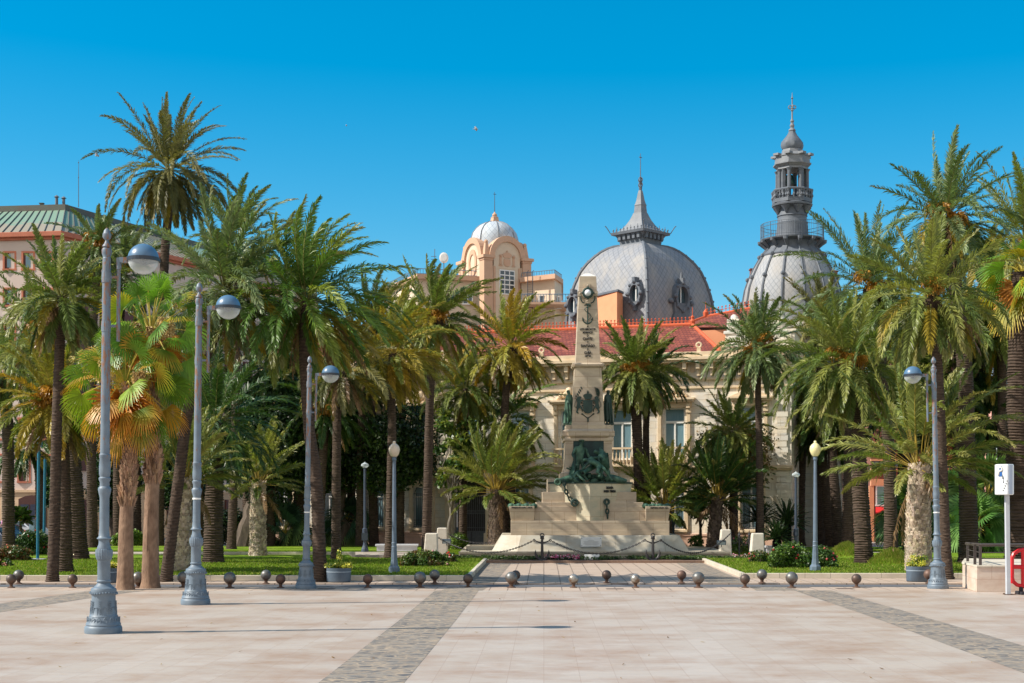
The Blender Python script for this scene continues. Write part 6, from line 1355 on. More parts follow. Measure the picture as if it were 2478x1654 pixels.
Yr = Yw+.25; hx0 = wx(2372, Yr); zr = wz(1319, Yr)
mb = MB(); mb.tube([(wx(2341, 50.6), 50.7, wz(1316, 50.6)), (hx0, Yr, zr), (wx(2478, Yr)+5, Yr, zr)], .055, 10); mb.build('handrail', m_rail, q, smooth=True)
mb = MB()
for a, b in (((wx(2344, 50.5), 50.6), None), ((wx(2357, Yr+.6), Yr+.5), None), ((wx(2372.5, Yr), Yr), None), ((wx(2480, Yr)+.3, Yr), None), ((wx(2480, Yr)+2, Yr), None)): mb.box(a[0]-.045, a[0]+.045, a[1]-.02, a[1]+.02, zt, zr)
mb.build('uprights', m_rail, q)
mb = MB()
for f_ in (.32, .62): zz_ = zt+(zr-zt)*f_; mb.tube([(wx(2344, 50.5), 50.6, zz_), (hx0, Yr, zz_), (wx(2478, Yr)+5, Yr, zz_)], .016, 6)
mb.build('rails', m_rail, q)
Yk = gY(1440); q = root('parking_sign', 'white parking sign box with blue P on a pale square pole', 'sign', (wx(2441, Yk), Yk, 0)); m_pole = M('pale_grey_pole', (190, 194, 200), (174, 178, 184), 3, .5)
mb = MB(); a, b = wx(2436.5, Yk), wx(2446.5, Yk); mb.box(a, b, Yk, Yk+.13, 0.01, wz(1198, Yk)); mb.v = [(x-.05*(z/4), y, z) for x, y, z in mb.v]; mb.build('pole', m_pole, q, bevel=.01)
mb = MB(); mb.box(wx(2433, Yk), wx(2455, Yk), Yk-.1, Yk+.25, 0.0, .02)
for dx in (-.17, .2): mb.lathe([(.03, .02), (.03, .06)], 6, ((a+b)/2+dx, Yk-.04))
mb.build('base_plate', m_rust, q)
xl, xm, xr = wx(2411, Yk), wx(2431, Yk), wx(2451.5, Yk); z0_, z1_ = wz(1198, Yk), wz(1124, Yk)
mb = MB(); mb.prism([(xl, Yk-.05), (xm, Yk-.28), (xr, Yk-.1), (xr, Yk+.22), (xl+.02, Yk+.22)], z0_, z1_); mb.build('sign_box', M('sign_white', (232, 234, 236), (222, 226, 228), 2, .35), q, bevel=.035)
mb = MB(); mb.prism([(xm+.05, Yk-.285), (xr-.06, Yk-.14), (xr-.06, Yk-.12), (xm+.05, Yk-.265)], z0_+.02, z1_-.02); mb.build('side_panel', M('sign_grey', (176, 184, 200), (168, 176, 192), 2, .5), q)
an = math.atan2(-.23, xm-xl); fl = lambda u, v, d=0: Vector((xl+(xm-xl)*u, Yk-.05-.23*u-d, z0_+(z1_-z0_)*v))
mb = MB(); v = [fl(.12, .6, .02), fl(.46, .6, .02), fl(.46, .95, .02), fl(.12, .95, .02)]; mb.add([tuple(p) for p in v], [(0, 1, 2, 3)]); mb.build('blue_square', M('traffic_blue', (34, 96, 168), (30, 88, 158), 3, .4), q)
text('P', 'letter_p', q, m_win, tuple(fl(.29, .78, .03)), .3, .16, rot=(R(90), 0, an), ext=.003)
mb = MB()     # stair pictogram with arrow
for i in range(5): p = fl(.52+.09*i, .12+.075*i, .022); r_ = fl(.60+.09*i, .17+.075*i, .022); mb.add([(p.x, p.y, p.z), (r_.x, r_.y, p.z), (r_.x, r_.y, r_.z), (p.x, p.y, r_.z)], [(0, 1, 2, 3)])
p = [fl(.55, .38, .022), fl(.62, .38, .022), fl(.58, .58, .022), fl(.48, .52, .022), fl(.62, .52, .022), fl(.52, .66, .022)]; mb.add([tuple(a_) for a_ in p], [(0, 1, 2), (3, 4, 5)]); mb.build('stair_symbol', m_let, q)
# red plastic barrier, cut by the edge of the photo
Yb = gY(1436)-.6; q = root('red_barrier', 'bright red plastic barrier frame cut off at the right edge', 'barrier', (wx(2500, Yb), Yb, 0)); m_red = M('red_plastic', (214, 24, 34), (198, 18, 28), 2, .35)
bz = lambda y: wz(y, Yb); X0 = wx(2446, Yb); xx = lambda px_: X0+px_/F*Yb
def bar(mb, pts, w=.07): mb.tube(pts, w, 8)
mb = MB(); W_ = 125
out = [(0, 1412), (0, 1350), (5, 1340), (16, 1333), (30, 1330), (W_-30, 1330), (W_-5, 1340), (W_, 1350), (W_, 1405), (W_-8, 1414), (W_-30, 1420), (30, 1420), (12, 1416), (3, 1408), (0, 1398)]
bar(mb, [(xx(a+3), Yb, bz(b)) for a, b in out], .065); bar(mb, [(xx(3), Yb, bz(1372)), (xx(W_), Yb, bz(1374))], .07)
for i in (29, 60, 92): bar(mb, [(xx(i), Yb, bz(1332)), (xx(i), Yb, bz(1418))], .055)
mb.build('frame', m_red, q, smooth=True)
mb = MB()
for i in (25, 100): mb.box(xx(i)-.1, xx(i)+.12, Yb-.3, Yb+.3, 0.0, .1); mb.box(xx(i)-.06, xx(i)+.06, Yb-.05, Yb+.05, .1, bz(1418))
mb.build('foot', M('black_rubber', (40, 40, 48), (30, 30, 36), 4, .7), q, bevel=.02)
# =================================================================== LEFT EDGE: POLES, SIGN, CARS, BOX, PEOPLE
m_teal = M('teal_paint', (24, 112, 142), (18, 98, 128), 2, .4)
for x, yb, yt, bs, lb in ((91, 1356, 1059, 1, 'taller teal blue pole on a concrete pad at far left, with a white top'), (106, 1341, 1112, 0, 'second teal blue pole just behind the taller one at far left')):
    Y = gY(yb, .18); q = root('teal_pole', lb, 'pole', (wx(x, Y), Y, .18), 'teal poles on the left lawn'); mb = MB(); mb.tube([(wx(x, Y), Y, .2), (wx(x+3, Y), Y, wz(yt, Y))], .072, 12); mb.build('shaft', m_teal, q, smooth=True)
    mb = MB(); X = wx(x, Y); mb.box(X-.4, X+.35, Y-.25, Y+.3, .1, .25); mb.build('pad', m_conc, q)
    if bs: mb = MB(); mb.box(wx(91, Y), wx(98, Y), Y-.1, Y+.1, wz(1063, Y), wz(1057, Y)); mb.build('cap', m_conc, q); mb = MB(); mb.box(wx(97, Y), wx(102, Y), Y-.07, Y+.07, wz(1082, Y), wz(1068, Y)); mb.build('box', m_teal, q)
Y = 96; q = root('road_sign', 'round grey back of a road sign with a small plate under it, far left', 'road sign', (wx(17, Y), Y, -.3)); mb = MB(); mb.tube([(wx(16.5, Y), Y, -.3), (wx(16.5, Y), Y, wz(1228, Y))], .04, 8); mb.build('post', m_lead, q)
mb = MB(); mb.lathe([(.27, 0), (.27, .03)], 24); mb.v = [(wx(17, Y)+a_, Y-.07+c_, wz(1234, Y)+b_) for a_, b_, c_ in mb.v]; mb.build('disc', M('sign_back', (132, 140, 150), (120, 128, 138), 3, .5), q)
mb = MB(); mb.box(wx(8, Y), wx(25, Y), Y-.07, Y-.04, wz(1250, Y), wz(1244.5, Y)); mb.build('plate', m_lead, q)
q = root('cabinet', 'pale blue grey street cabinet beside the arched shopfront at far left', 'cabinet', (wx(76, 93), 93, 0)); mb = MB(); mb.box(wx(70, 93), wx(83, 93), 93, 93.5, -.3, wz(1259, 93)); mb.build('body', M('cabinet_blue', (150, 176, 188), (138, 164, 176), 2, .5), q, bevel=.02); mb = MB(); mb.box(wx(69, 93), wx(84, 93), 92.95, 93.55, wz(1259, 93), wz(1257.5, 93)); mb.build('lid', m_lead, q)
def car(x, y, Y, yaw, col, lb, L_=4.2):
    zb = wz(y, Y); q = root('parked_car', lb, 'car', (wx(x, Y), Y, zb), 'cars parked at the far left', rz=yaw)
    W2, H = .86, 1.42
    sec = [(-L_/2, .35), (-L_/2, .72), (-L_*.46, .88), (-L_*.3, .95), (-L_*.16, H-.04), (L_*.12, H), (L_*.26, H-.12), (L_*.4, .98), (L_/2-.05, .85), (L_/2, .5), (L_/2-.05, .3), (-L_/2+.05, .25)]
    v = []; f = []; n = len(sec)
    for k_, yy_ in enumerate((-W2, -W2*.98, W2*.98, W2)):
        for xx_, zz_ in sec:
            inn = .13*max(0, (zz_-.9))/.5; v.append((xx_, yy_*(1-inn*1.2), zz_))
    for k_ in range(3):
        for i in range(n): j = (i+1) % n; f.append((k_*n+i, k_*n+j, (k_+1)*n+j, (k_+1)*n+i))
    f += [tuple(range(n))[::-1], tuple(range(3*n, 4*n))]; mb = MB(); mb.add(v, f); mb.build('body', M('car_paint', col, [c*.92 for c in col], 1, .2, metal=.2), q, local=True, bevel=.05)
    g = MB()
    for s in (-1, 1): g.add([(-L_*.27, s*(W2+.006), .96), (L_*.36, s*(W2+.006), .98), (L_*.24, s*(W2*.86+.012), H-.1), (-L_*.13, s*(W2*.86+.012), H-.08)], [(0, 1, 2, 3)[::s]])
    g.add([(-L_*.31, -W2*.8, .965), (-L_*.31, W2*.8, .965), (-L_*.175, W2*.72, H-.08), (-L_*.175, -W2*.72, H-.08)], [(0, 3, 2, 1)]); g.build('windows', m_glassd, q, local=True)
    for sx in (-1, 1):
        for sy in (-1, 1):
            w = MB(); w.lathe([(.31, 0), (.31, .2)], 18); w.v = [(sx*L_*.3+a_, sy*W2-sy*.0-.1*sy+c_*sy*.55, .31+b_) for a_, b_, c_ in w.v]; o = w.build('wheel', M('tyre', (28, 28, 30), (22, 22, 24), 4, .8), q, local=True)
    for s in (-1, 1): w = MB(); w.box(-L_/2-.012, -L_/2+.05, s*.62-.16, s*.62+.16, .6, .74); w.build('headlight', m_cg, q, local=True)
    w = MB(); w.box(-L_/2-.02, -L_/2, -.26, .26, .42, .53); w.build('number_plate', m_win, q, local=True)
car(-4, 1333, 84, R(150), (36, 46, 66), 'dark navy car nearest the rose bushes at the left edge'); car(4, 1322, 92, R(155), (104, 60, 66), 'dark maroon car behind the navy one at the left edge')
car(38, 1306, 104, R(178), (226, 228, 230), 'white car parked behind the roses at far left'); car(-12, 1306, 106, R(178), (60, 62, 66), 'dark grey car at the left edge behind the woman in pink')
def person(x, y0, h, Y, lb, top, bottom, skinc, hairc, dress=False, yaw=0, reach=0.0, step=0.1):
    zb = wz(y0, Y); X = wx(x, Y); q = root('person', lb, 'person', (X, Y, zb)); s = h/1.7; P_ = lambda a_, b_, c_: (X+(a_*math.cos(yaw)-b_*math.sin(yaw))*s, Y+(a_*math.sin(yaw)+b_*math.cos(yaw))*s, zb+c_*s)
    ms = M('skin', skinc, [c*.92 for c in skinc], 2, .5); r = {k_: v*s*.78 for k_, v in BODY_R.items()}
    J = dict(pelvis=P_(0, 0, .92), waist=P_(0, 0, 1.08), chest=P_(0, 0, 1.28), neck=P_(0, 0, 1.45), head=P_(0, -.02, 1.56), crown=P_(0, 0, 1.65), shL=P_(-.17, 0, 1.38), elL=P_(-.22, .02, 1.12), haL=P_(-.2, -.1-reach, .92+reach), shR=P_(.17, 0, 1.38), elR=P_(.22, .02, 1.12), haR=P_(.2, -.1, .9), hiL=P_(-.09, 0, .88), knL=P_(-.1, -step, .48), anL=P_(-.1, -step*.6, .08), toL=P_(-.1, -.16-step*.6, .03), hiR=P_(.09, 0, .88), knR=P_(.1, step*.3, .48), anR=P_(.1, step*1.5, .08), toR=P_(.1, step*1.5-.15, .03))
    skin('body', J, BODY_E, r, ms, q)
    def gar(nm, rings, mat):
        mb = MB(); n = 14; v = []; f = []
        for (rx, ry, zz_) in rings:
            for i in range(n): a_ = 2*math.pi*i/n; v.append(P_(rx*math.cos(a_), ry*math.sin(a_), zz_))
        for k_ in range(len(rings)-1):
            for i in range(n): j = (i+1) % n; f.append((k_*n+i, k_*n+j, (k_+1)*n+j, (k_+1)*n+i))
        f.append(tuple((len(rings)-1)*n+i for i in range(n))); mb.add(v, f); return mb.build(nm, mat, q, smooth=True)
    mt = M('cloth_top', top, [c*.85 for c in top], 4, .9); mbm = M('cloth_bottom', bottom, [c*.85 for c in bottom], 4, .9)
    if dress: gar('dress', [(.26, .22, .45), (.2, .17, .8), (.17, .14, 1.05), (.2, .15, 1.25), (.2, .13, 1.38), (.08, .08, 1.45)], mt)
    else:
        o = gar('shirt', [(.2, .16, .86), (.18, .14, 1.05), (.2, .155, 1.25), (.2, .13, 1.38), (.08, .08, 1.45)], mt)
        if top[0] < 60: mb = MB(); mb.add([P_(-.08, -.165, 1.02), P_(.08, -.165, 1.02), P_(.08, -.165, 1.26), P_(-.08, -.165, 1.26)], [(0, 1, 2, 3)]); mb.build('shirt_print', M('gold_print', (178, 142, 66), (150, 118, 50), 9, .8), q)
        gar('shorts', [(.2, .17, .66), (.205, .17, .75), (.19, .15, .9)], mbm)
    mb = MB(); mb.ball(P_(0, .03, 1.6), .115*s, 12, 8, sc=(1, 1, 1.1)); 
    if hairc[0] < 70 and not dress:
        for k_ in range(6): mb.ball(P_(-.07+.03*k_, .07, 1.5-.05*(k_ % 3)), .075*s, 8, 6, sc=(1, .8, 1.6))
    mb.build('hair', M('hair', hairc, [c*.7 for c in hairc], 5, .6), q, smooth=True)
    mb = MB()
    for sx in (-.04, .04): mb.ball(P_(sx, -.125, 1.575), .012*s, 6, 4)
    mb.ball(P_(0, -.14, 1.54), .018*s, 6, 4); mb.build('face_details', M('face_dark', (90, 60, 50), (70, 50, 44), 3, .6), q)
person(2124, 1321, 1.62, 100, 'person with long dark hair in black printed t-shirt and shorts, standing between palm trunks', (28, 26, 30), (60, 64, 80), (196, 150, 124), (46, 32, 28), yaw=.2)
person(8, 1306, 1.62, 100, 'person in a long pink dress walking at the far left behind the cars', (226, 142, 188), (226, 142, 188), (206, 160, 134), (74, 50, 40), dress=True, yaw=-1.2)
# =================================================================== BROADLEAF TREES, BUSHES
m_leaf = leafmat('leaf', 0.42, 0.22, 0.45)
m_bark = M('bark', (104, 90, 78), (66, 56, 48), 5, .9, .6, stretch=(1, 1, .3))
def leaves(n, cen, rad, size, cols, rg, shell=.55, aspect=.5):
    """leaf quads scattered through a list of clumps; cen (k,3), rad (k,3)"""
    cen = np.array(cen, float); rad = np.array(rad, float); w = (rad[:, 0]*rad[:, 1]*rad[:, 2])**(2/3.); k = rg.choice(len(cen), n, p=w/w.sum())
    d = rg.normal(size=(n, 3)); d /= np.linalg.norm(d, axis=1)[:, None]; r = shell+(1-shell)*rg.random(n)**.6
    p = cen[k]+d*rad[k]*r[:, None]*(1+.12*rg.normal(size=(n, 1)))
    a = rg.normal(size=(n, 3))+d*.9+np.array([0, 0, .5]); a /= np.linalg.norm(a, axis=1)[:, None]
    t = np.cross(a, rg.normal(size=(n, 3))); t /= np.linalg.norm(t, axis=1)[:, None]; u = np.cross(a, t)
    s = size*rg.uniform(.65, 1.3, (n, 1)); V = np.stack([p-t*s, p+u*s*aspect, p+t*s, p-u*s*aspect], 1).reshape(-1, 3)
    cols = np.array([lin(c) for c in cols]); ci = rg.integers(0, len(cols), len(cen)); base = np.where(rg.random((n, 1)) < .6, cols[ci[k]], cols[rg.integers(0, len(cols), n)])
    c = base*rg.uniform(.7, 1.3, (n, 1)); return V, np.repeat(c, 4, 0)
def clumps(x0, x1, y0, y1, Y, n, rg, dep=None, lo=.16, hi=.3):
    X0, X1, Z1_, Z0_ = wx(x0, Y), wx(x1, Y), wz(y0, Y), wz(y1, Y); cx, cz_ = (X0+X1)/2, (Z0_+Z1_)/2; hx, hz = (X1-X0)/2, (Z1_-Z0_)/2; hy = dep or hx*.9
    cen = []; rad = []
    for i in range(n):
        d = rg.normal(size=3); d /= np.linalg.norm(d); q = rg.uniform(.35, .85); m_ = min(hx, hz); r = rg.uniform(lo, hi)*m_*2
        cen.append((cx+d[0]*(hx-r*.6)*q, Y+d[1]*(hy)*q*.8, cz_+d[2]*(hz-r*.6)*q)); rad.append((r*1.15, r, r*.8))
    return cen, rad
def limb(mb, a, b, r0, r1, rg, n=6, w=.12, col=None):
    a, b = Vector(a), Vector(b); L_ = (b-a).length; pts = []
    for i in range(n+1): u = i/n; p = a.lerp(b, u); k_ = math.sin(u*math.pi)*w*L_; p += Vector((rg.normal()*k_*.35, rg.normal()*k_*.35, 0)); pts.append(p)
    mb.tube(pts, [r0+(r1-r0)*(i/n) for i in range(n+1)], 8, col); return pts
DG = [(32, 56, 24), (40, 68, 28), (26, 44, 22), (58, 84, 34)]
def tree(name, lb, box, Y, bx, yb, n, size, cols, seed, nc=26, tr=.35, forks=5, cat='tree', grp=None, shell=.5, lo=.16, hi=.3, barkm=None):
    rg = np.random.default_rng(seed); q = root(name, lb, cat, (wx(bx, Y), Y, .1), grp); cen, rad = clumps(*box, Y, nc, rg, lo=lo, hi=hi)
    base = (wx(bx, Y), Y, -.05); top = (sum(c[0] for c in cen)/len(cen), Y, wz(box[3], Y)*.45+wz(box[2], Y)*.55); mb = MB()
    fork = Vector(base).lerp(Vector(top), .42); limb(mb, base, fork, tr, tr*.7, rg)
    idx = rg.permutation(len(cen))[:forks+6]
    for i in idx: limb(mb, fork, cen[i], tr*.42, tr*.08, rg)
    limb(mb, fork, top, tr*.65, tr*.2, rg); mb.build('trunk', barkm or m_bark, q, smooth=True)
    V, c = leaves(n, cen, rad, size, cols, rg, shell); np_mesh('crown', V, np.arange(len(V)).reshape(-1, 4), c, m_leaf, q); return q
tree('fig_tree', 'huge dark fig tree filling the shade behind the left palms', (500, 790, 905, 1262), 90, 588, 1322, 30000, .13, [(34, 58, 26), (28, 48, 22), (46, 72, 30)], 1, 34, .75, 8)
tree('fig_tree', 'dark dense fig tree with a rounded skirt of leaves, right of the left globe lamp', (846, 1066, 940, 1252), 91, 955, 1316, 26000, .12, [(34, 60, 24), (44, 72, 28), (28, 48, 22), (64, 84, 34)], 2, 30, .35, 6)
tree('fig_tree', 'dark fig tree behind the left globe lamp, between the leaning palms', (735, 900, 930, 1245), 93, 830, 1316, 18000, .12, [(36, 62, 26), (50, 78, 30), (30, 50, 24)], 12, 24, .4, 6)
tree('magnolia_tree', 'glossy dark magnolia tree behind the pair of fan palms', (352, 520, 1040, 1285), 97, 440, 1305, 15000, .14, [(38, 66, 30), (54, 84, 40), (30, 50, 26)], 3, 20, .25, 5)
tree('magnolia_tree', 'glossy magnolia tree behind the nearest street lamp', (205, 350, 1030, 1290), 99, 268, 1305, 14000, .14, [(40, 70, 32), (60, 92, 44), (30, 50, 26)], 4, 20, .25, 5)
tree('magnolia_tree', 'bright glossy leafed tree behind the teal poles at far left', (84, 200, 1040, 1275), 97, 130, 1300, 12000, .14, [(70, 104, 40), (44, 74, 32), (88, 120, 50)], 5, 16, .2, 5)
tree('yellow_green_tree', 'yellow green leafy tree seen between the two tallest left palm crowns', (575, 850, 830, 1010), 97, 700, 1310, 17000, .15, [(112, 124, 40), (80, 104, 36), (54, 82, 32)], 6, 20, .25, 5)
tree('young_magnolia', 'thin grey stemmed young magnolia in front of the town hall gate', (1035, 1180, 925, 1265), 84, 1082, 1330, 3400, .15, [(78, 104, 40), (58, 88, 34), (120, 132, 50)], 7, 26, .14, 12, shell=.2, lo=.1, hi=.17, barkm=M('pale_bark', (128, 120, 108), (100, 92, 82), 4, .8))
tree('bronze_magnolia', 'bronze brown leaved magnolia right of the monument, behind the young palm', (1668, 1888, 985, 1225), 89, 1708, 1322, 6500, .13, [(120, 98, 52), (92, 84, 44), (78, 88, 42), (140, 108, 58)], 8, 30, .16, 9, shell=.3, lo=.13, hi=.22)
tree('small_magnolia', 'small green shrubby tree with a forked stem right of the monument', (1655, 1740, 1165, 1260), 87, 1696, 1326, 1800, .13, [(70, 98, 38), (98, 116, 46)], 9, 12, .12, 5, shell=.3)
tree('dark_tree', 'dark leafy tree behind the palm trunks on the far right', (1990, 2120, 930, 1160), 99, 2060, 1300, 9000, .14, [(40, 62, 28), (60, 84, 36)], 10, 18, .25, 5)
def bush(name, lb, x0, x1, yt, yb, Y, n, size, cols, seed, flowers=None, cat='bush', grp=None, z0=.18, nc=14, nf=16):
    rg = np.random.default_rng(seed); q = root(name, lb, cat, (wx((x0+x1)/2, Y), Y, z0), grp); X0, X1 = wx(x0, Y), wx(x1, Y); H = wz(yt, Y)-z0; cen = []; rad = []
    for i in range(nc):
        u = (i+.5)/nc; h = H*(.45+.55*math.sin(math.pi*min(1, max(0, u*.9+.05)))*rg.uniform(.75, 1)); r = rg.uniform(.5, .8)*h*.5
        cen.append((X0+(X1-X0)*u, Y+rg.uniform(-.3, .5), z0+h-r)); rad.append((r*1.1, r*1.0, r)); cen.append((X0+(X1-X0)*u, Y+rg.uniform(-.2, .4), z0+r*.8)); rad.append((r, r*.9, r*.9))
    V, c = leaves(n, cen, rad, size, cols, rg, .3); V[:, 2] = np.maximum(V[:, 2], z0-.02)
    np_mesh('foliage', V, np.arange(len(V)).reshape(-1, 4), c, m_leaf, q); mb = MB()
    for cc, rr_ in zip(cen, rad): mb.tube([(cc[0], cc[1], z0-.05), (cc[0]+rg.uniform(-.1, .1), cc[1], cc[2]+rr_[2]*.8)], [.018, .006], 4)
    mb.build('stems', m_bark, q)
    if flowers:
        mb = MB()
        for i in range(nf): k_ = rg.integers(len(cen)); d = rg.normal(size=3); d /= np.linalg.norm(d); d[2] = abs(d[2]); d[1] = -abs(d[1])*.8; p = np.array(cen[k_])+d*np.array(rad[k_])*1.05; mb.ball(tuple(p), .05, 6, 4)
        mb.build('blossoms', M('petals', flowers, [v*.8 for v in flowers], 5, .6), q, smooth=True)
    return q
RG = [(74, 100, 40), (52, 80, 32), (106, 122, 54), (108, 82, 44)]
bush('rose_bush', 'wide rose bush with a few flowers on the left lawn, right of the globe lamp', 926+44, 1085, 1327, 1378, 62.0, 5200, .055, RG, 21, (206, 150, 150), nc=12, nf=4)
bush('rose_bush', 'small dark rose bush with one red flower beside the white stone block, left', 1070, 1106, 1334, 1366, 66, 1500, .05, RG, 22, (206, 24, 34), nc=5, nf=4)
bush('rose_bush', 'large rose bush with red flowers left of the pale yellow globe lamp', 1863, 1960, 1306, 1379, 60.5, 5200, .055, [(70, 104, 40), (54, 86, 34), (96, 122, 50)], 23, (170, 30, 40), nc=10, nf=8)
bush('rose_bush', 'rose bush right behind the pale yellow globe lamp on the right lawn', 1962, 2022, 1318, 1378, 61, 3000, .055, [(62, 92, 38), (48, 76, 32), (92, 116, 50)], 24, (206, 90, 90), nc=7, nf=7)
bush('rose_bush', 'thin straggly rose bush before the white stone block on the right', 1808, 1860, 1326, 1364, 66, 1300, .05, RG, 25, (196, 60, 60), nc=6, nf=8)
bush('rose_bush', 'big rose bush with dark red flowers around the foot of the teal poles', 40, 118, 1277, 1330, 76, 5200, .07, [(60, 92, 42), (44, 74, 34), (90, 112, 54)], 26, (184, 40, 50), nc=10)
bush('rose_bush', 'low reddish rose bush in the corner of the left lawn', -10, 78, 1317, 1352, 68, 4200, .06, [(104, 96, 50), (70, 92, 44), (126, 84, 56)], 27, (206, 110, 80), nc=9)
bush('rose_bush', 'lowest small rose bush at the very left edge of the lawn', -30, 32, 1350, 1371, 62, 1800, .05, RG, 28, (206, 130, 110), nc=6, nf=5)
bush('yucca_bush', 'bright yellow green bushes by the pink building wall, between the fan palm trunks', 270, 352, 1278, 1312, 92, 3000, .08, [(120, 150, 50), (90, 126, 44)], 29, None, nc=8)
bush('shrub', 'light green shrub at the foot of the town hall gate', 1092, 1128, 1285, 1318, 84, 1100, .07, [(120, 146, 56), (86, 116, 44)], 30, None, nc=5)
bush('shrub', 'small leafy shrub right of the monument plinth', 1668, 1700, 1292, 1322, 84, 900, .07, [(70, 104, 44), (92, 126, 52)], 31, None, nc=4)
bush('shrub', 'leafy flowering shrub between the right stone block and the black posts', 1775, 1815, 1292, 1330, 80, 1100, .07, [(78, 108, 48), (110, 130, 60)], 32, (220, 120, 130), nc=5, nf=6)
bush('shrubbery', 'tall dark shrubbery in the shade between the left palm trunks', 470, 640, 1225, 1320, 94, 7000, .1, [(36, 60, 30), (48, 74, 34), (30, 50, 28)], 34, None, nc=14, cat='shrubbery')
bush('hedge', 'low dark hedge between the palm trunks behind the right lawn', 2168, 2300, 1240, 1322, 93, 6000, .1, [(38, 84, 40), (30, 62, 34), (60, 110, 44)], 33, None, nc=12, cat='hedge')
def cover(name, box, n, cols, h, seed, kindn='stuff'):
    rg = np.random.default_rng(seed); x0, x1, y0, y1, z = box; k_ = 60; cen = [(rg.uniform(x0, x1), rg.uniform(y0, y1), z+h*.4) for i in range(k_*3)]; rad = [(rg.uniform(.2, .4), rg.uniform(.2, .4), h*rg.uniform(.5, 1.0)) for i in cen]
    V, c = leaves(n, cen, rad, .05, cols, rg, .4); return kind(np_mesh(name, V, np.arange(len(V)).reshape(-1, 4), c, m_leaf), kindn)
cover('ground_cover', (-4.2, 16.0, by0+1.9, by1-.3, .1), 20000, [(66, 92, 40), (88, 104, 50), (50, 72, 34)], .13, 40)
cover('bed_blossoms', (1.6, 3.4, by0+1.6, by0+2.4, .18), 260, [(224, 90, 150), (240, 190, 210)], .16, 41); cover('bed_blossoms', (11, 15.8, by0+.5, by1-.8, .2), 200, [(236, 232, 226), (230, 150, 180)], .16, 42)
q = PLN
for i, (rt, X, Y_, r, h) in enumerate(PLN):
    rg = np.random.default_rng(60+i); cen = []; rad = []
    for j in range(14): a = rg.uniform(0, 6.28); d = r*rg.uniform(.2, .85); cen.append((X+d*math.cos(a), Y_+d*math.sin(a)*.9, h+rg.uniform(.02, .14))); rad.append((.17, .15, .12))
    if i == 0: 
        for j in range(5): cen.append((X-.02+rg.uniform(-.06, .06), Y_, h+.15+j*.11)); rad.append((.17-.02*j, .15, .12))
    if i == 2:
        for j in range(4): cen.append((X+rg.uniform(-.15, .25), Y_, h+.2+j*.05)); rad.append((.22, .2, .14))
    p = root('planter_shrub', ('tall', 'low', 'bushy')[i]+' yellow green variegated shrub growing in the '+('left planter', 'planter behind the nearest lamp', 'right planter')[i], 'shrub', (X, Y_, h-.08)); V, c = leaves(1500, cen, rad, .04, [(198, 196, 70), (150, 168, 60), (86, 116, 50), (216, 208, 96)], rg, .2); V[:, 2] = np.maximum(V[:, 2], h-.06); np_mesh('foliage', V, np.arange(len(V)).reshape(-1, 4), c, m_leaf, p)
    mb = MB(); mb.tube([(X, Y_, h-.08), (X, Y_, h+.3)], [.02, .01], 5); mb.build('stem', m_bark, p)
# =================================================================== PALMS
m_pleaf = leafmat('palm_leaflets', 0.42, 0.26, 0.4)
def trunkmat(name, a, b_, st):
    m, n, l, b = newmat(name); v = objc(n); f = noise(n, l, mapping(n, l, v, sc=(1.2, 1.2, st)), 3.5, 6, .7); at = n.new('ShaderNodeAttribute'); at.attribute_name = 'Col'
    c = mixc(n, l, ramp(n, l, f, .3, .7), lin(a), lin(b_)); c = mixc(n, l, 1.0, c, at.outputs['Color'], 'MULTIPLY')
    l.new(c, b.inputs['Base Color']); setin(b, Roughness=.9); b.inputs['Specular IOR Level'].default_value = .2; bumpit(n, l, b, f, .9, .06); return m
m_tring = trunkmat('ringed_trunk', (98, 82, 70), (62, 52, 46), 5); m_tscale = trunkmat('scaly_trunk', (214, 200, 182), (146, 130, 114), 2); m_tscaled = trunkmat('dark_scaly_trunk', (122, 108, 96), (74, 64, 58), 2); m_wash = trunkmat('fan_palm_trunk', (176, 146, 122), (128, 100, 82), .35)
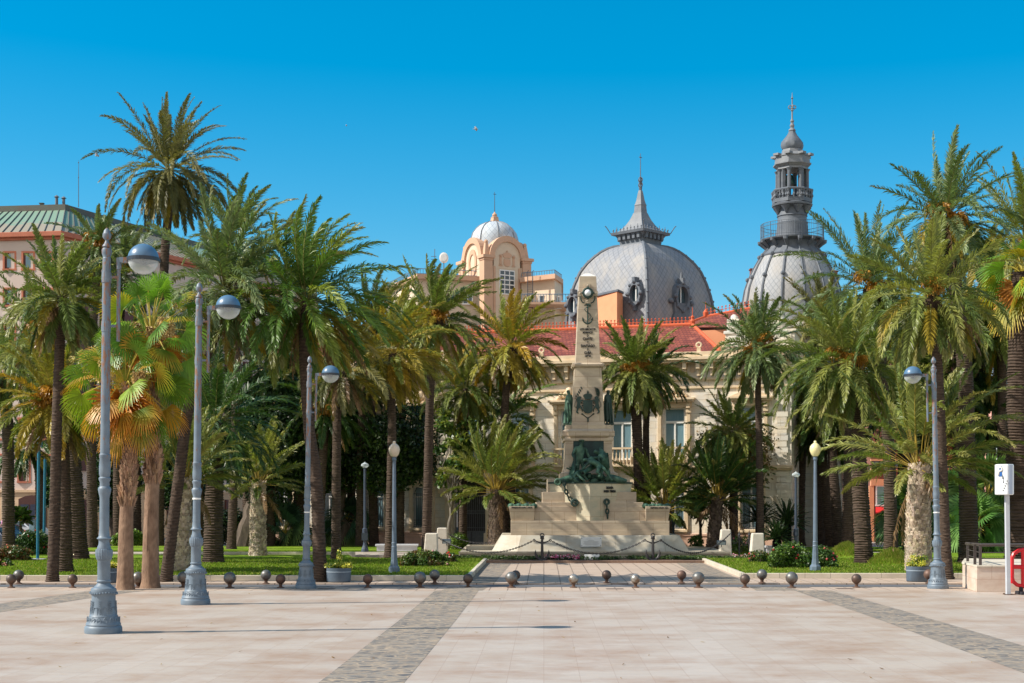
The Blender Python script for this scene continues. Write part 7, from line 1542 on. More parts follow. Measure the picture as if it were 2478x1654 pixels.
def frond(rg, base, az, el, L_, grav, wind, lf, nl, col, out, wd=.03, vy=.35, tipc=None, bare=.16, roll=0.0, rach=(168, 160, 80)):
    K = 15; ds = L_/K; d = np.array([math.cos(el)*math.cos(az), math.cos(el)*math.sin(az), math.sin(el)]); p = np.array(base, float); pts = [p.copy()]; tn = [d.copy()]
    for k in range(K):
        u = k/K; d = d+np.array([wind*(.25+u), 0, -grav*(.25+1.5*u)])*ds; d /= np.linalg.norm(d); p = p+d*ds; pts.append(p.copy()); tn.append(d.copy())
    pts = np.array(pts); tn = np.array(tn); s0 = np.array([-math.sin(az), math.cos(az), 0.0]); up = np.cross(tn, s0); 
    up *= np.sign(up[:, 2:3].mean()+1e-6) if abs(up[:, 2].mean()) > .05 else 1
    if roll: cr, sr = math.cos(roll), math.sin(roll); S = s0*cr+up*sr; U = up*cr-s0*sr
    else: S = np.repeat(s0[None], len(pts), 0); U = up
    s = np.linspace(bare, .995, nl); s = np.repeat(s, 2)+rg.uniform(-.006, .006, nl*2); sg = np.tile([1., -1.], nl)[:, None]
    f = np.clip(s, 0, 1)*K; i0 = np.clip(f.astype(int), 0, K-1); w = (f-i0)[:, None]
    B = pts[i0]*(1-w)+pts[i0+1]*w; T = tn[i0]*(1-w)+tn[i0+1]*w; S_ = S[i0]; U_ = U[i0]
    l = lf*np.clip(np.sin(np.pi*np.clip(s*.80+.14, 0, 1)), .2, 1)**.8; l = (l*rg.uniform(.8, 1.15, len(l)))[:, None]
    fw = (.75+.55*s)[:, None]; D = T*fw+S_*sg*(1.0-.35*s)[:, None]+U_*(vy+.25*rg.normal(size=(len(s), 1)))+rg.normal(size=(len(s), 3))*.08; D[:, 0] += wind*.8; D /= np.linalg.norm(D, axis=1)[:, None]
    Wv = np.cross(D, U_+rg.normal(size=(len(s), 3))*.35); Wv /= np.linalg.norm(Wv, axis=1)[:, None]; Wv *= wd*rg.uniform(.8, 1.2, (len(s), 1))
    M1 = B+D*l*.5; T2 = B+D*l; T2[:, 2] -= (l[:, 0]*(.16+.1*rg.random(len(s)))); T2[:, 0] += wind*l[:, 0]*.3
    V = np.stack([B-Wv*.5, B+Wv*.5, M1+Wv, M1-Wv, T2+Wv*.15, T2-Wv*.15], 1).reshape(-1, 3)
    n = len(s); o = np.arange(n)[:, None]*6; Q = np.concatenate([o+np.array([[0, 1, 2, 3]]), o+np.array([[3, 2, 4, 5]])], 0)
    c = np.array(col)[None]*.93*rg.uniform(.70, 1.28, (n, 1)); 
    if tipc is not None: c = np.where((s[:, None] > .8), c*.5+np.array(tipc)*.5, c)
    Cc = np.repeat(c, 6, 0)
    # rachis ribbon (three sided)
    rr = np.linspace(.035, .008, K+1)[:, None]*(wd/.03)*1.0; R_ = np.stack([pts-S*rr, pts+S*rr, pts+U*rr*.9], 1).reshape(-1, 3); Qr = []
    for k in range(K):
        for j in range(3): a, b = 3*k+j, 3*k+(j+1) % 3; Qr.append((a, b, b+3, a+3))
    out.append((V, Q, Cc)); out.append((R_, np.array(Qr), np.repeat(np.array([lin(rach)]), len(R_), 0)))
def merge(out, name, mat, par):
    off = 0; VV = []; QQ = []; CC = []
    for V, Q, c in out: VV.append(V); QQ.append(Q+off); CC.append(c); off += len(V)
    return np_mesh(name, np.vstack(VV), np.vstack(QQ), np.vstack(CC), mat, par)
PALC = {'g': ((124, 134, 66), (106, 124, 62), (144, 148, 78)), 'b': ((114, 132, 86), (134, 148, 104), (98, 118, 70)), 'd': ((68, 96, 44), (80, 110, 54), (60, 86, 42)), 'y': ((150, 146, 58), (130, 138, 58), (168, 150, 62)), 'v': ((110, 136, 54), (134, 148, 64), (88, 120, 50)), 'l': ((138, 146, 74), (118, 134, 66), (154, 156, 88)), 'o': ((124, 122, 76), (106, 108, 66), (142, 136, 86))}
def trunk(pts, r0, r1, typ, par, rg, boot=False):
    P_ = [Vector(p) for p in pts]; L_ = [0]
    for a, b in zip(P_[:-1], P_[1:]): L_.append(L_[-1]+(b-a).length)
    def at(d):
        k = 0
        while k < len(L_)-2 and L_[k+1] < d: k += 1
        u = min(1, max(0, (d-L_[k])/max(1e-6, L_[k+1]-L_[k])))
        # smooth (catmull-rom)
        p0, p1, p2, p3 = P_[max(0, k-1)], P_[k], P_[k+1], P_[min(len(P_)-1, k+2)]
        return 0.5*((2*p1)+(p2-p0)*u+(2*p0-5*p1+4*p2-p3)*u*u+(3*p1-3*p2+p3-p0)*u**3)
    H = L_[-1]; stp = .055 if typ == 'ring' else .12; n = int(H/stp); mb = MB(); N = 14; v = []; f = []; cols = []
    ph = rg.uniform(0, 6.28, 4)
    for k in range(n+1):
        d = H*k/n; u = d/H; c = at(d); fl = 1+(.35 if typ[:5] != 'scale' else .1)*math.exp(-d/.35)+.08*math.exp(-d/1.5); r = (r0+(r1-r0)*u)*fl
        if boot and u > .90: r *= 1+1.0*math.sin((u-.90)/.10*math.pi)*.9
        rb = (1+.045*(1 if k % 2 else -1)) if typ == 'ring' else 1
        for i in range(N):
            a = 2*math.pi*i/N; q = r*rb*(1+.03*math.sin(3*a+ph[0]+d*.7)+.025*math.sin(5*a+ph[1]-d)+(.03*rg.normal() if typ == 'ring' else 0)); v.append((c.x+q*math.cos(a), c.y+q*math.sin(a), c.z+.015*math.sin(2*a+ph[2])))
            t_ = (.72 if k % 2 else 1.12)*rg.uniform(.8, 1.2) if typ == 'ring' else rg.uniform(.6, .9); cols.append((t_, t_, t_))
    for k in range(n):
        for i in range(N): j = (i+1) % N; f.append((k*N+i, k*N+j, (k+1)*N+j, (k+1)*N+i))
    mb.add(v, f); mb.c = cols
    def stubs(d0, d1, size, dens, rr, wf=1.0):
        lv = int((d1-d0)/(size*.75))
        for k in range(lv):
            d = d0+(d1-d0)*k/max(1, lv); m_ = int(2*math.pi*rr(d)/(size*.95)*dens)+3
            for i in range(m_):
                a = 2*math.pi*(i+(k % 2)*.5)/m_+rg.uniform(-.08, .08); c = at(d); r = rr(d)*.96; rad = Vector((math.cos(a), math.sin(a), 0)); tg = Vector((-math.sin(a), math.cos(a), 0)); z = Vector((0, 0, 1)); s = size*rg.uniform(.8, 1.25); b0 = c+rad*r
                pr = s*rg.uniform(.25, .6); sk_ = tg*s*rg.uniform(-.5, .5)*(1-wf); vs = [b0-tg*s*.5*wf, b0+tg*s*.5*wf, b0+tg*s*.3*wf+rad*pr+z*s*.95+sk_, b0-tg*s*.3*wf+rad*pr+z*s*.95+sk_, b0-z*s*.5+rad*pr*.1, b0+z*s*1.1]
                q = rg.uniform(.55, 1.35); mb.add(vs, [(4, 1, 2), (4, 2, 3), (4, 3, 0), (0, 3, 5), (3, 2, 5), (2, 1, 5)], (q, q*rg.uniform(.93, 1.0), q*rg.uniform(.86, .98)))
    if typ[:5] == 'scale': stubs(0.05, H*.98, .17, 1.0, lambda d: r0+(r1-r0)*d/H)
    if boot: stubs(H*.885, H*.995, .15, 1.0, lambda d: (r0+(r1-r0)*d/H)*(1+.9*math.sin(min(1, max(0, (d/H-.90)/.10))*math.pi)))
    if typ == 'wash': stubs(H*.5, H*.97, .13, 1.5, lambda d: (r0+(r1-r0)*d/H)*1.02, .6); stubs(H*.42, H*.62, .22, 2.2, lambda d: (r0+(r1-r0)*d/H)*1.05, .3)
    return mb.build('trunk', {'ring': m_tring, 'scale': m_tscale, 'scaled': m_tscaled, 'wash': m_wash}[typ], par, smooth=(typ[:5] != 'scale'))
def fruit(c, r, n, rg, par, col=(176, 128, 48), name='fruit_cluster', hang=1.0):
    VV = []; Cc = []; c = np.array(c)
    K = 5
    az = rg.uniform(0, 6.28, n); L_ = r*rg.uniform(.6, 1.2, n); el = rg.uniform(-.9, .9, n); p = np.repeat(c[None], n, 0); d = np.c_[np.cos(el)*np.cos(az), np.cos(el)*np.sin(az), np.sin(el)]
    for k in range(K):
        q = p+d*(L_/K)[:, None]; w = np.cross(d, rg.normal(size=(n, 3))); w /= np.linalg.norm(w, axis=1)[:, None]; w *= .022
        VV.append(np.stack([p-w, p+w, q+w, q-w], 1)); p = q; d = d+np.array([0, 0, -.42*hang]); d /= np.linalg.norm(d, axis=1)[:, None]
        Cc.append(np.repeat(np.array([lin(col)])*rg.uniform(.7, 1.3, (n, 1)), 4, 0))
    V = np.concatenate([x.reshape(-1, 3) for x in VV]); return np_mesh(name, V, np.arange(len(V)).reshape(-1, 4), np.vstack(Cc), m_pleaf, par)
NS = 0
def palm(lb, base, way, top, L_, w, typ='ring', style='date', n=38, hue='g', wind=.12, fr=0, dead=4, z0=.18, boot=False, yaw=None, Y=None, name='palm_tree', seed=None, crown_dx=0):
    global NS; NS += 1; rg = np.random.default_rng(seed or 100+NS); Y = Y or gY(base[1], z0)
    q = root(name, lb, 'palm tree', (wx(base[0], Y), Y, z0), 'palm trees of the park'); s = Y/F; pts = [(wx(base[0], Y), Y, z0-.1)]+[wp(a, b, Y) for a, b in way]+[wp(top[0], top[1]+6, Y)]
    trunk(pts, w[0]/2*s, w[1]/2*s, typ, q, rg, boot); c = np.array(wp(top[0], top[1], Y)); L_ = L_*s; cols = [np.array(lin(k)) for k in PALC[hue]]; out = []; dout = []
    P = dict(date=(88, -58, .40, .46, .55), canary=(85, -70, .40, .46, .6), young=(88, -4, .20, .46, .45))[style]; n = int(n*1.35); L_ *= 1.24 if style == 'date' else 1.14; nl = 86 if L_ < 5 else 100
    ga = 2.39996
    for i in range(n):
        u = (i+.5)/n; el = R(P[0]+(P[1]-P[0])*u**(.85 if style != 'young' else 1.1)+rg.uniform(-7, 7)); az = i*ga+rg.uniform(-.25, .25); LL = L_*(.72+.3*math.sin(math.pi*min(1, u*1.1+.1)))*rg.uniform(.85, 1.1)
        g = P[2]*rg.uniform(.6, 1.5)*(1.3 if u > .35 else .55)*(3.2/L_)**.6; st = c+np.array([math.cos(az), math.sin(az), 0])*w[1]/2*s*.7+np.array([0, 0, -.35*u*min(1, L_/3)]); cc = cols[rg.integers(3)]*(1.0 if u < .7 else .92)
        if style == 'date' and rg.random() < .2 and u > .5: cc = np.array(lin((160, 142, 52)))
        if hue == 'y' and rg.random() < .12: cc = np.array(lin((178, 146, 48)))
        frond(rg, st, az, el, LL, g, wind*rg.uniform(.6, 1.3), P[3]*min(1.15, max(.75, LL/3.2)), nl, cc, out, wd=.023 if Y < 75 else .028, vy=.3 if u < .8 else .1, tipc=lin((150, 138, 92)) if rg.random() < .3 else None, bare=.3 if style == 'young' else .15, roll=rg.uniform(-.5, .5), rach=(176, 152, 70) if style == 'young' or hue in 'yl' else (138, 138, 78))
    merge(out, 'crown', m_pleaf, q)
    if dead:
        for i in range(dead): az = rg.uniform(0, 6.28); frond(rg, c+np.array([0, 0, -.4]), az, R(rg.uniform(-60, -20)), L_*rg.uniform(.5, .8), .5, wind*.4, .3, 36, np.array(lin((140, 112, 82))), dout, wd=.024, vy=-.4, roll=rg.uniform(-1, 1), rach=(150, 118, 84))
        merge(dout, 'dry_fronds', m_pleaf, q)
    for i in range(fr):
        a = -math.pi/2+(i-(fr-1)/2)*1.1+rg.uniform(-.2, .2); d = min(.6, L_*.14); fruit(c+np.array([math.cos(a)*d, math.sin(a)*d, rg.uniform(-.15, .6)]), .6, 200, rg, q)
    return q
palm('tall slender palm with dark trunk at far left, standing before the kerb', (126, 1408), [(131, 1300), (138, 1017), (146, 800)], (149, 712), 150, (27, 23), n=40, hue='g', wind=.1, z0=0, dead=7, seed=501)
palm('palm with yellowing hanging fronds and orange fruit behind the tall slender one, far left', (158, 1385), [(155, 1150), (148, 1040)], (132, 965), 158, (34, 26), n=44, hue='y', wind=.02, fr=3, dead=7)
palm('thick trunked palm with orange fruit high at the left edge', (192, 1354), [(178, 1140), (160, 960)], (100, 815), 168, (42, 36), n=48, style='canary', hue='g', fr=1, wind=.0)
palm('small topped palm with orange fruit showing before the copper roof', (224, 1326), [(221, 1041), (225, 800)], (240, 590), 100, (26, 18), n=30, fr=3, hue='b', wind=.05, dead=2)
palm('tallest left date palm, round crown alone against the sky', (384, 1322), [(388, 1000), (398, 640), (406, 525)], (410, 406), 160, (25, 20), n=60, hue='o', wind=.06, dead=2)
palm('leaning palm with a big bushy crown behind the second street lamp', (400, 1408), [(430, 1180), (459, 978), (500, 860), (540, 770)], (545, 690), 205, (28, 25), n=50, hue='b', wind=.14, z0=0, dead=10)
palm('palm crown rising behind the leaning palm, upper left', (560, 1330), [(570, 1000), (575, 700)], (578, 575), 140, (22, 18), n=34, hue='b', wind=.2, dead=1)
palm('short pale scaly trunked young palm between the fan palms and the second lamp', (437, 1382), [(443, 1250)], (447, 1150), 165, (48, 30), typ='scale', style='young', n=34, hue='l', wind=.05)
palm('thick dark trunked palm with deep green hanging fronds right of the second lamp', (517, 1362), [(518, 1200)], (522, 1010), 185, (46, 42), style='canary', n=48, hue='d', wind=.05)
palm('stubby palm with a white scaly trunk on the lawn behind the second lamp', (624, 1345), [(624, 1240)], (626, 1160), 135, (40, 30), typ='scale', style='young', n=34, hue='l', wind=.05)
palm('palm with drooping dark fronds in the shade left of the third lamp', (722, 1320), [(728, 1200)], (742, 1060), 135, (38, 30), style='canary', n=40, hue='d', wind=.05, fr=2)
palm('great windswept palm with long fronds blown to the right, behind the third lamp', (776, 1408), [(766, 1176), (748, 1038), (737, 860)], (741, 722), 222, (32, 24), n=62, hue='v', wind=.24, z0=0, dead=9, seed=515)
palm('slim palm trunk with ragged crown right behind the left planter', (813, 1355), [(815, 1058), (818, 980)], (830, 890), 135, (24, 19), n=34, hue='o', wind=.22, dead=10)
palm('slim dark palm trunk just left of the left globe lamp post', (944, 1350), [(948, 1058), (947, 930)], (950, 850), 140, (26, 18), n=40, hue='y', wind=.16, dead=5)
palm('palm with golden yellow fronds above the dark fig tree', (995, 1311), [(1007, 1085), (1008, 980)], (1010, 905), 120, (24, 20), n=36, hue='y', wind=.15, fr=2)
palm('palm with upright fronds and orange fruit before the domed building', (1031, 1342), [(1036, 1150), (1043, 900)], (1056, 765), 142, (23, 19), n=40, hue='g', wind=.16, fr=2, boot=True)
palm('slender palm in front of the red roof, just left of the monument', (1222, 1320), [(1219, 1100), (1224, 960), (1232, 900)], (1236, 835), 132, (25, 16), n=40, hue='y', wind=.12, boot=True, Y=84)
palm('middle height palm crown half hidden behind the slender palm left of the monument', (1240, 1316), [(1236, 1150)], (1222, 1010), 122, (20, 18), n=30, hue='v', wind=.05, dead=0, Y=87)
palm('short bushy palm with scaly grey trunk at the left foot of the monument', (1203, 1316), [(1202, 1250)], (1203, 1180), 158, (42, 32), typ='scaled', style='young', n=50, hue='l', wind=.14, Y=82)
palm('dense dark green palm with orange fruit right beside the obelisk', (1548, 1318), [(1545, 1150)], (1537, 890), 132, (25, 24), style='canary', n=58, hue='g', wind=.02, fr=3, Y=84)
palm('thinner palm trunk and crown hidden behind the dense dark palm by the obelisk', (1572, 1312), [(1563, 1050)], (1575, 900), 112, (18, 15), style='canary', n=36, hue='d', wind=.02, Y=86.5)
palm('small bright palm rising behind the right pedestal of the monument', (1609, 1318), [(1609, 1270)], (1609, 1226), 150, (34, 28), typ='scaled', style='young', n=44, hue='l', wind=.0, Y=83.5)
palm('young palm with a dark scaly trunk beside the bronze leaved magnolia', (1727, 1318), [(1733, 1240)], (1738, 1198), 135, (34, 24), typ='scaled', style='young', n=44, hue='d', wind=.05, Y=82)
palm('tall thin palm with large orange fruit bunches right of the monument', (1841, 1316), [(1838, 1100), (1834, 920)], (1836, 838), 138, (19, 14), n=46, hue='b', wind=.02, fr=4, boot=True, seed=529, Y=80.5)
palm('left palm of a close dark pair right of the yellow globe lamp', (2012, 1320), [(1998, 1180), (1990, 1100)], (1992, 1020), 128, (26, 20), n=36, hue='d', wind=.0, style='canary')
palm('right trunk of the close pair of dark palms, right of the yellow globe lamp', (2031, 1323), [(2020, 1180), (2014, 1080)], (2030, 985), 118, (26, 20), n=34, hue='g', wind=.0, style='canary')
palm('big palm with thick trunk and wide arching fronds, right of the yellow globe lamp', (2092, 1364), [(2082, 1180), (2070, 1000)], (2045, 872), 192, (42, 34), style='canary', n=60, hue='g', wind=-.05, fr=3, boot=True, seed=533)
palm('palm with a rough pale trunk on a grass mound, next to the thick palm', (2050, 1334), [(2055, 1137), (2056, 1018)], (2100, 900), 120, (28, 24), n=30, hue='g', wind=.0)
palm('tall palm with orange fruit whose crown stands beside the bell tower', (2156, 1350), [(2152, 1097), (2134, 920), (2126, 790)], (2108, 690), 188, (33, 22), n=46, hue='b', wind=.03, fr=3, boot=True, seed=537)
palm('tall palm with a slim pale trunk passing behind the right street lamp', (2292, 1402), [(2284, 1255), (2277, 1058), (2268, 860)], (2254, 712), 195, (29, 21), n=44, hue='g', wind=.02, fr=1, z0=0, boot=True, seed=541)
palm('stout palm with a shaggy grey trunk and golden petioles behind the right planter', (2223, 1383), [(2223, 1250)], (2226, 1118), 262, (60, 48), typ='scale', style='young', n=44, hue='l', wind=.06, seed=543)
palm('tallest palm of the right side with orange fruit high against the sky', (2344, 1363), [(2340, 1070), (2335, 900), (2312, 700)], (2292, 520), 172, (46, 28), n=44, hue='b', wind=.1, fr=4, seed=545)
palm('palm with dark hanging fronds before the brick building', (2330, 1318), [(2345, 1150)], (2378, 890), 150, (30, 26), n=40, hue='d', wind=.0)
palm('palm crown cut by the right edge of the photo, above the fan palm', (2500, 1345), [(2500, 1000)], (2478, 575), 200, (34, 28), n=46, hue='g', wind=-.05, fr=1)
palm('small palm crown filling the gap above the stout palm, right', (2200, 1322), [(2200, 1150)], (2190, 940), 130, (26, 22), n=36, hue='g', wind=.05)
EXTRA = [('palm crown filling the far left edge above the shaggy yellow one', (20, 1345), [(20, 1100)], (12, 900), 120, (30, 26), dict(hue='g', n=34)),
 ('dark palm crown in shade between the thick trunk and the teal poles', (95, 1318), [(95, 1150)], (70, 1075), 95, (24, 20), dict(hue='d', n=30)),
 ('greyish palm crown between the copper roof and the nearest lamp head', (285, 1320), [(285, 900)], (300, 660), 125, (22, 18), dict(hue='b', n=36, fr=2)),
 ('olive palm crown hidden behind the two fan palms', (330, 1318), [(330, 1000)], (340, 870), 130, (24, 20), dict(hue='g', n=36)),
 ('shady palm crown right of the fan palms, behind the second lamp pole', (480, 1322), [(480, 1100)], (470, 905), 130, (24, 20), dict(hue='g', n=38, fr=2)),
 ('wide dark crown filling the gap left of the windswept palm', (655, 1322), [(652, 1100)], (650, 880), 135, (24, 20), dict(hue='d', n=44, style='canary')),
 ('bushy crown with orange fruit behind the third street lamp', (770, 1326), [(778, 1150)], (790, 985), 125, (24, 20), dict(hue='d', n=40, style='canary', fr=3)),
 ('brownish hanging crown right of the windswept palm', (872, 1322), [(874, 1050)], (878, 885), 135, (22, 18), dict(hue='o', n=40, dead=12, wind=.2)),
 ('yellowish crown just left of the upright palm with fruit', (968, 1322), [(972, 1000)], (975, 800), 115, (20, 16), dict(hue='y', n=34, wind=.15)),
 ('wide green crown between the magnolia and the yellow globe lamp', (1935, 1318), [(1940, 1100)], (1950, 985), 130, (24, 20), dict(hue='g', n=44, style='canary')),
 ('olive crown left of the tall palm beside the bell tower, lower one', (1985, 1316), [(1985, 900)], (1995, 770), 120, (22, 18), dict(hue='o', n=40)),
 ('big crown filling the space between the two tall right palms', (2185, 1318), [(2185, 950)], (2180, 810), 145, (26, 22), dict(hue='g', n=46, fr=2)),
 ('dense mid height crown behind the right street lamp head', (2262, 1320), [(2262, 1050)], (2275, 890), 140, (26, 22), dict(hue='d', n=46, style='canary')),
 ('silvery crown behind the tallest right palm', (2370, 1318), [(2372, 900)], (2385, 690), 150, (26, 22), dict(hue='b', n=44, fr=2)),
 ('green crown close under the tallest right palm', (2318, 1322), [(2318, 900)], (2325, 770), 135, (26, 22), dict(hue='g', n=42)),
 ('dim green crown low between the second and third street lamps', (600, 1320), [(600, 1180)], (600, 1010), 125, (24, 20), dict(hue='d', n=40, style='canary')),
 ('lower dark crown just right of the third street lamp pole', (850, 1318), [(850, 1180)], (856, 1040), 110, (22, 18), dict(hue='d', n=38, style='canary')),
 ('olive crown against the left end of the town hall roof', (905, 1320), [(900, 1000)], (905, 780), 120, (22, 18), dict(hue='g', n=38, wind=.15)),
 ('green crown before the facade between the orange fruited palms left of the monument', (1120, 1326), [(1122, 1100)], (1128, 935), 112, (20, 16), dict(hue='g', n=38, Y=85)),
 ('palm crown before the facade left of the thin palm with large fruit bunches', (1775, 1328), [(1775, 1200)], (1772, 1040), 105, (22, 18), dict(hue='g', n=40, Y=84, style='canary')),
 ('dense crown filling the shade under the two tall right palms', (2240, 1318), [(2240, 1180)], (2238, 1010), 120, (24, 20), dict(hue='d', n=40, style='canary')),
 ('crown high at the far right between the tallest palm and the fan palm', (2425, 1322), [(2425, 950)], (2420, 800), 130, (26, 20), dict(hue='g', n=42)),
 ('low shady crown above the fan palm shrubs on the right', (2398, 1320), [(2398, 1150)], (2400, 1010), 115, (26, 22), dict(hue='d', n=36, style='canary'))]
for k_, (lb, b_, w_, t_, L_, wd_, kw) in enumerate(EXTRA):
    kw = dict(dict(wind=.05, dead=3), **kw); palm(lb, b_, w_, t_, L_, wd_, seed=900+k_, **kw)
# fan palms
def fan(rg, c, d, L_, nseg, col, edge, out, droop=.3, w=.03):
    d = d/np.linalg.norm(d); s = np.cross(d, np.array([0, 0, 1.])); s /= np.linalg.norm(s)+1e-6; u = np.cross(s, d)
    ro = rg.uniform(-1.3, 1.3); s, u = s*math.cos(ro)+u*math.sin(ro), u*math.cos(ro)-s*math.sin(ro)
    a = np.linspace(-1.75, 1.75, nseg); D = np.cos(a)[:, None]*d+np.sin(a)[:, None]*s+.12*u*np.cos(a*1.0)[:, None]; D /= np.linalg.norm(D, axis=1)[:, None]
    wv = np.cross(D, u); wv /= np.linalg.norm(wv, axis=1)[:, None]; l = L_*(.75+.25*np.cos(a*.8))[:, None]*rg.uniform(.92, 1.06, (nseg, 1)); W1 = l*.6*(3.5/nseg)*.56
    z = np.array([0, 0, 1.]); m1 = c+D*l*.6-z*droop*l*.12+u*(.02*np.tile([1, -1], nseg)[:nseg, None]); t = c+D*l-z*droop*l*.55
    V = np.stack([c-wv*.004, c+wv*.004, m1+wv*W1, m1-wv*W1, t+wv*.006, t-wv*.006], 1).reshape(-1, 3); o = np.arange(nseg)[:, None]*6
    Q = np.concatenate([o+np.array([[0, 1, 2, 3]]), o+np.array([[3, 2, 4, 5]])], 0); cc = np.stack([np.array(col)]*2+[np.array(col)*.6+np.array(edge)*.4]*2+[np.array(edge)]*2, 0); Cc = np.tile(cc, (nseg, 1))*np.repeat(rg.uniform(.8, 1.2, (nseg, 1)), 6, 0)
    out.append((V, Q, Cc))
def fanpalm(lb, base, way, top, R_, w, Y, n=34, hue=((124, 150, 40), (92, 128, 36)), edge=(196, 160, 40), skirt=16, flow=3, z0=0., yel=.35, seed=1, name='fan_palm', typ='wash', lf=.95, el0=80, el1=-60):
    rg = np.random.default_rng(seed); q = root(name, lb, 'palm tree', (wx(base[0], Y), Y, z0), 'fan palms'); s = Y/F
    if typ: pts = [(wx(base[0], Y), Y, z0-.1)]+[wp(a, b, Y) for a, b in way]+[wp(top[0], top[1], Y)]; trunk(pts, w[0]/2*s, w[1]/2*s, typ, q, rg)
    c = np.array(wp(top[0], top[1], Y)); R_ = R_*s; out = []; pt = MB(); sk = []
    for i in range(n):
        u = (i+.5)/n; el = R(el0+(el1-el0)*u); az = i*2.39996+rg.uniform(-.2, .2); d = np.array([math.cos(el)*math.cos(az), math.cos(el)*math.sin(az), math.sin(el)]); pl = R_*(1-lf*.5)*rg.uniform(.85, 1.15); m_ = c+d*pl*.5+np.array([0, 0, .05]); e = c+d*pl-np.array([0, 0, .12*u*R_]); pt.tube([tuple(c+np.array([0, 0, -.2*u])), tuple(m_), tuple(e)], [.03, .02, .015], 4)
        col = np.array(lin(hue[rg.integers(len(hue))])); ed = np.array(lin(edge)) if rg.random() < yel+u*.4 else col*1.1; d2 = d+np.array([0, 0, -.15-.75*u]); fan(rg, e, d2, R_*.5*lf*1.15*rg.uniform(.85, 1.1), 30, col if rg.random() > yel*.4*u*2 else col*.5+np.array(lin(edge))*.5, ed, out, droop=.35+.5*u)
    merge(out, 'crown', m_pleaf, q); pt.build('petioles', M('yellow_petiole', (188, 168, 60), (150, 140, 60), 3, .6), q)
    if skirt:
        for i in range(skirt): az = i*2.4; st = c+np.array([math.cos(az)*.16, math.sin(az)*.16, -.35-.5*rg.random()]); fan(rg, st, np.array([math.cos(az)*.45, math.sin(az)*.45, -1.]), R_*.62*rg.uniform(.7, 1.1), 22, np.array(lin((176, 122, 60))), np.array(lin((206, 132, 44))), sk, droop=.2)
        merge(sk, 'dry_skirt', m_pleaf, q)
    for i in range(flow): a = rg.uniform(-2.6, -.6) if i else -.9; p = c+np.array([math.cos(a)*R_*.45, math.sin(a)*R_*.3, rg.uniform(-.05, .4)]); fruit(p, .3, 150, rg, q, (206, 178, 130), 'flower_spray', .8)
    return q
fanpalm('left of the two fan palms, lower crown with yellow orange edged fans', (303, 1426), [(306, 1250), (315, 1080)], (304, 925), 150, (38, 24), 48.7, 44, lf=.68, seed=71, flow=4, yel=.5, el1=-80, edge=(206, 140, 52), skirt=22)
fanpalm('right of the two fan palms, taller with bright green fans and cream flowers', (363, 1426), [(366, 1250), (372, 1080), (368, 950)], (366, 805), 145, (40, 24), 49.6, 44, lf=.68, seed=72, flow=5, yel=.08, el1=-62, hue=((112, 152, 44), (84, 124, 38)), skirt=20)
fanpalm('fan palm with a thick dark trunk cut by the right edge of the photo', (2464, 1374), [(2465, 1216), (2466, 900)], (2476, 660), 118, (62, 52), 59.5, 26, seed=73, flow=0, z0=.18, typ='ring')
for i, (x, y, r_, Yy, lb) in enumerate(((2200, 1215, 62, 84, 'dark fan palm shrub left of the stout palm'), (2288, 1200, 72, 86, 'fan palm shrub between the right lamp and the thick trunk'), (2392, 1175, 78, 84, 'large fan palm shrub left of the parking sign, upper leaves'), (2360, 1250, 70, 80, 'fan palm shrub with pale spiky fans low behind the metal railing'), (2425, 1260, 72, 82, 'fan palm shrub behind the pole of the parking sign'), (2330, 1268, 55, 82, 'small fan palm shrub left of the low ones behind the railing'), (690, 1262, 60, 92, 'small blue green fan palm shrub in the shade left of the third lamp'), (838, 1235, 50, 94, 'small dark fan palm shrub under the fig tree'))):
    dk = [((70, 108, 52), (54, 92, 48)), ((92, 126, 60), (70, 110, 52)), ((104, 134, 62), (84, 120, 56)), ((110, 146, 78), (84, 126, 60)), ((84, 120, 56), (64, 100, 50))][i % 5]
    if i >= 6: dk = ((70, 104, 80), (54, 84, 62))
    fanpalm(lb, (x, 1322), [], (x, y+30), r_*1.5, (26, 22), Yy, 34, hue=dk, edge=(120, 140, 70), skirt=0, flow=0, z0=.15, yel=.1, seed=80+i, name='fan_palm_shrub', lf=1.1, typ='scale', el0=88, el1=-35)
def cycad(lb, x, yc, r_, Y, seed):
    rg = np.random.default_rng(seed); q = root('cycad', lb, 'cycad', (wx(x, Y), Y, .15), 'cycads by the town hall'); c = np.array(wp(x, yc, Y)); s = Y/F; mb = MB(); mb.lathe([(.28, 0.0), (.25, max(.2, c[2]-.1)), (.15, max(.3, c[2]))], 12, (c[0], Y)); mb.build('trunk', m_tring, q); out = []
    for i in range(54): u = (i+.5)/54; frond(rg, c, i*2.4, R(80-88*u), r_*s*rg.uniform(.85, 1.1), .35, 0, .17, 44, np.array(lin((40, 66, 34)))*rg.uniform(.8, 1.2), out, wd=.02, vy=.3, bare=.1, rach=(90, 110, 50))
    merge(out, 'crown', m_pleaf, q)
cycad('dark spiky cycad right behind the thin palm with orange fruit', 1905, 1268, 66, 82, 91); cycad('dark spiky cycad left of the thin palm with orange fruit', 1838, 1262, 60, 85, 92); cycad('low green cycad fronds at the foot of the two bigger cycads', 1880, 1305, 48, 79, 93)
palm('tiny spiky dark green palm in front of the arched shopfront, far left', (50, 1318), [], (50, 1258), 30, (8, 6), style='young', n=24, hue='d', wind=0, Y=90, dead=0)
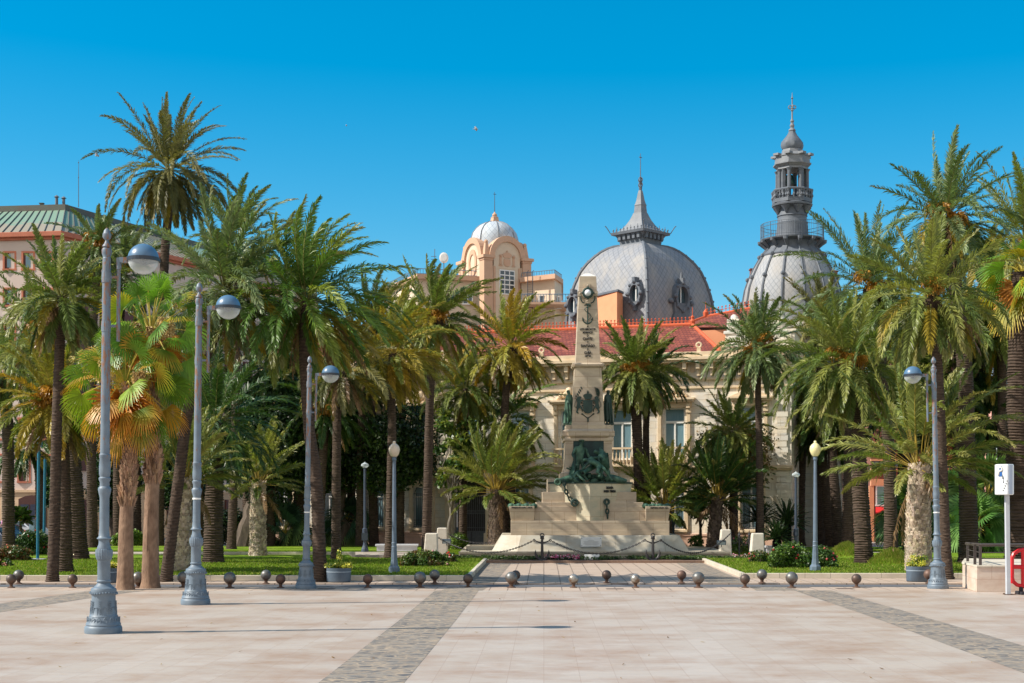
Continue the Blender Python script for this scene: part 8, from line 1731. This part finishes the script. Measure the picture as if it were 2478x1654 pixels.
# grassy mounds at the feet of two palms
for x, y, w_, lb in ((2050, 1346, 46, 'rounded grass mound at the foot of the rough palm trunk, right lawn'), (2160, 1366, 56, 'larger dry grass mound at the foot of the tall palm, right lawn')):
    Y = gY(y, .18); r = w_/F*Y; mb = MB(); rr = random.Random(x); mb.lathe([(r*1.05, .15), (r, .22), (r*.75, .42), (r*.45, .6), (r*.2, .68), (.01, .7)], 20, (wx(x, Y), Y), rf=lambda a, k: 1+.06*math.sin(3*a+k)); o = mb.build('grass_mound', m_grass, smooth=True); tag(o, lb, 'grass mound')
    rg = np.random.default_rng(x); k = 5000; a = rg.uniform(0, 6.28, k); d = np.sqrt(rg.random(k))*r*1.05; h = .68*(1-(d/r/1.05)**1.4)+.14; P0 = np.c_[wx(x, Y)+d*np.cos(a), Y+d*np.sin(a), h]; t = P0+np.c_[rg.normal(0, .05, k), rg.normal(0, .05, k), rg.uniform(.08, .2, k)]; dx = np.c_[np.full(k, .014), np.zeros(k), np.zeros(k)]
    V = np.stack([P0-dx, P0+dx, t+dx*.2, t-dx*.2], 1).reshape(-1, 3); cc = np.where(rg.random((k, 1)) < .5, np.array([lin((170, 164, 84))]), np.array([lin((120, 150, 50))]))*rg.uniform(.7, 1.2, (k, 1)); o2 = np_mesh('grass_tuft', V, np.arange(4*k).reshape(-1, 4), np.repeat(cc, 4, 0), m_blade); o2.parent = o; o2['kind'] = 'stuff'
# =================================================================== BIRDS
m_gull = M('gull_plumage', (176, 178, 182), (120, 122, 126), 6, .7)
def bird(x, y, Y, span, lb, bank=.3):
    q = root('seagull', lb, 'bird', wp(x, y, Y), 'gulls in the sky'); c = Vector(wp(x, y, Y)); s = span
    pts = dict(tail=c+Vector((s*.28, 0, -.0)), hip=c+Vector((s*.14, 0, 0)), chest=c+Vector((-s*.05, 0, 0)), neck=c+Vector((-s*.17, 0, s*.02)), head=c+Vector((-s*.23, 0, s*.03)), bill=c+Vector((-s*.30, 0, s*.015)), w1=c+Vector((-s*.02, -s*.2, s*.13)), w2=c+Vector((s*.06, -s*.42, -s*.12*bank)), v1=c+Vector((-s*.02, s*.2, s*.15)), v2=c+Vector((s*.06, s*.42, s*.02)))
    f_ = lambda r, k: (r*s, k*r*s); skin('body', {k: tuple(v) for k, v in pts.items()}, [('chest', 'hip'), ('hip', 'tail'), ('chest', 'neck'), ('neck', 'head'), ('head', 'bill')], dict(chest=.06*s, hip=.05*s, tail=.03*s, neck=.035*s, head=.035*s, bill=.012*s), m_gull, q)
    for a, b in (('w1', 'w2'), ('v1', 'v2')):
        P_, Q_ = pts[a], pts[b]; mb = MB(); d = Vector((s*.08, 0, 0)); mb.add([tuple(c-d*.6), tuple(c+d), tuple(P_+d), tuple(P_-d*.8), tuple(Q_+d*.6), tuple(Q_)], [(0, 1, 2, 3), (3, 2, 4, 5)]); o = mb.build('wing', M('gull_grey', (150, 152, 156), (110, 112, 116), 4, .6), q); so = o.modifiers.new('s', 'SOLIDIFY'); so.thickness = .02
bird(1151, 313, 60, .42, 'pale seagull flying high near the middle of the sky', .2); bird(234, 376, 60, .34, 'darker seagull flying left of the tallest left palm', 1.2); bird(838, 304, 110, .18, 'tiny distant bird speck in the sky left of the middle', .5)
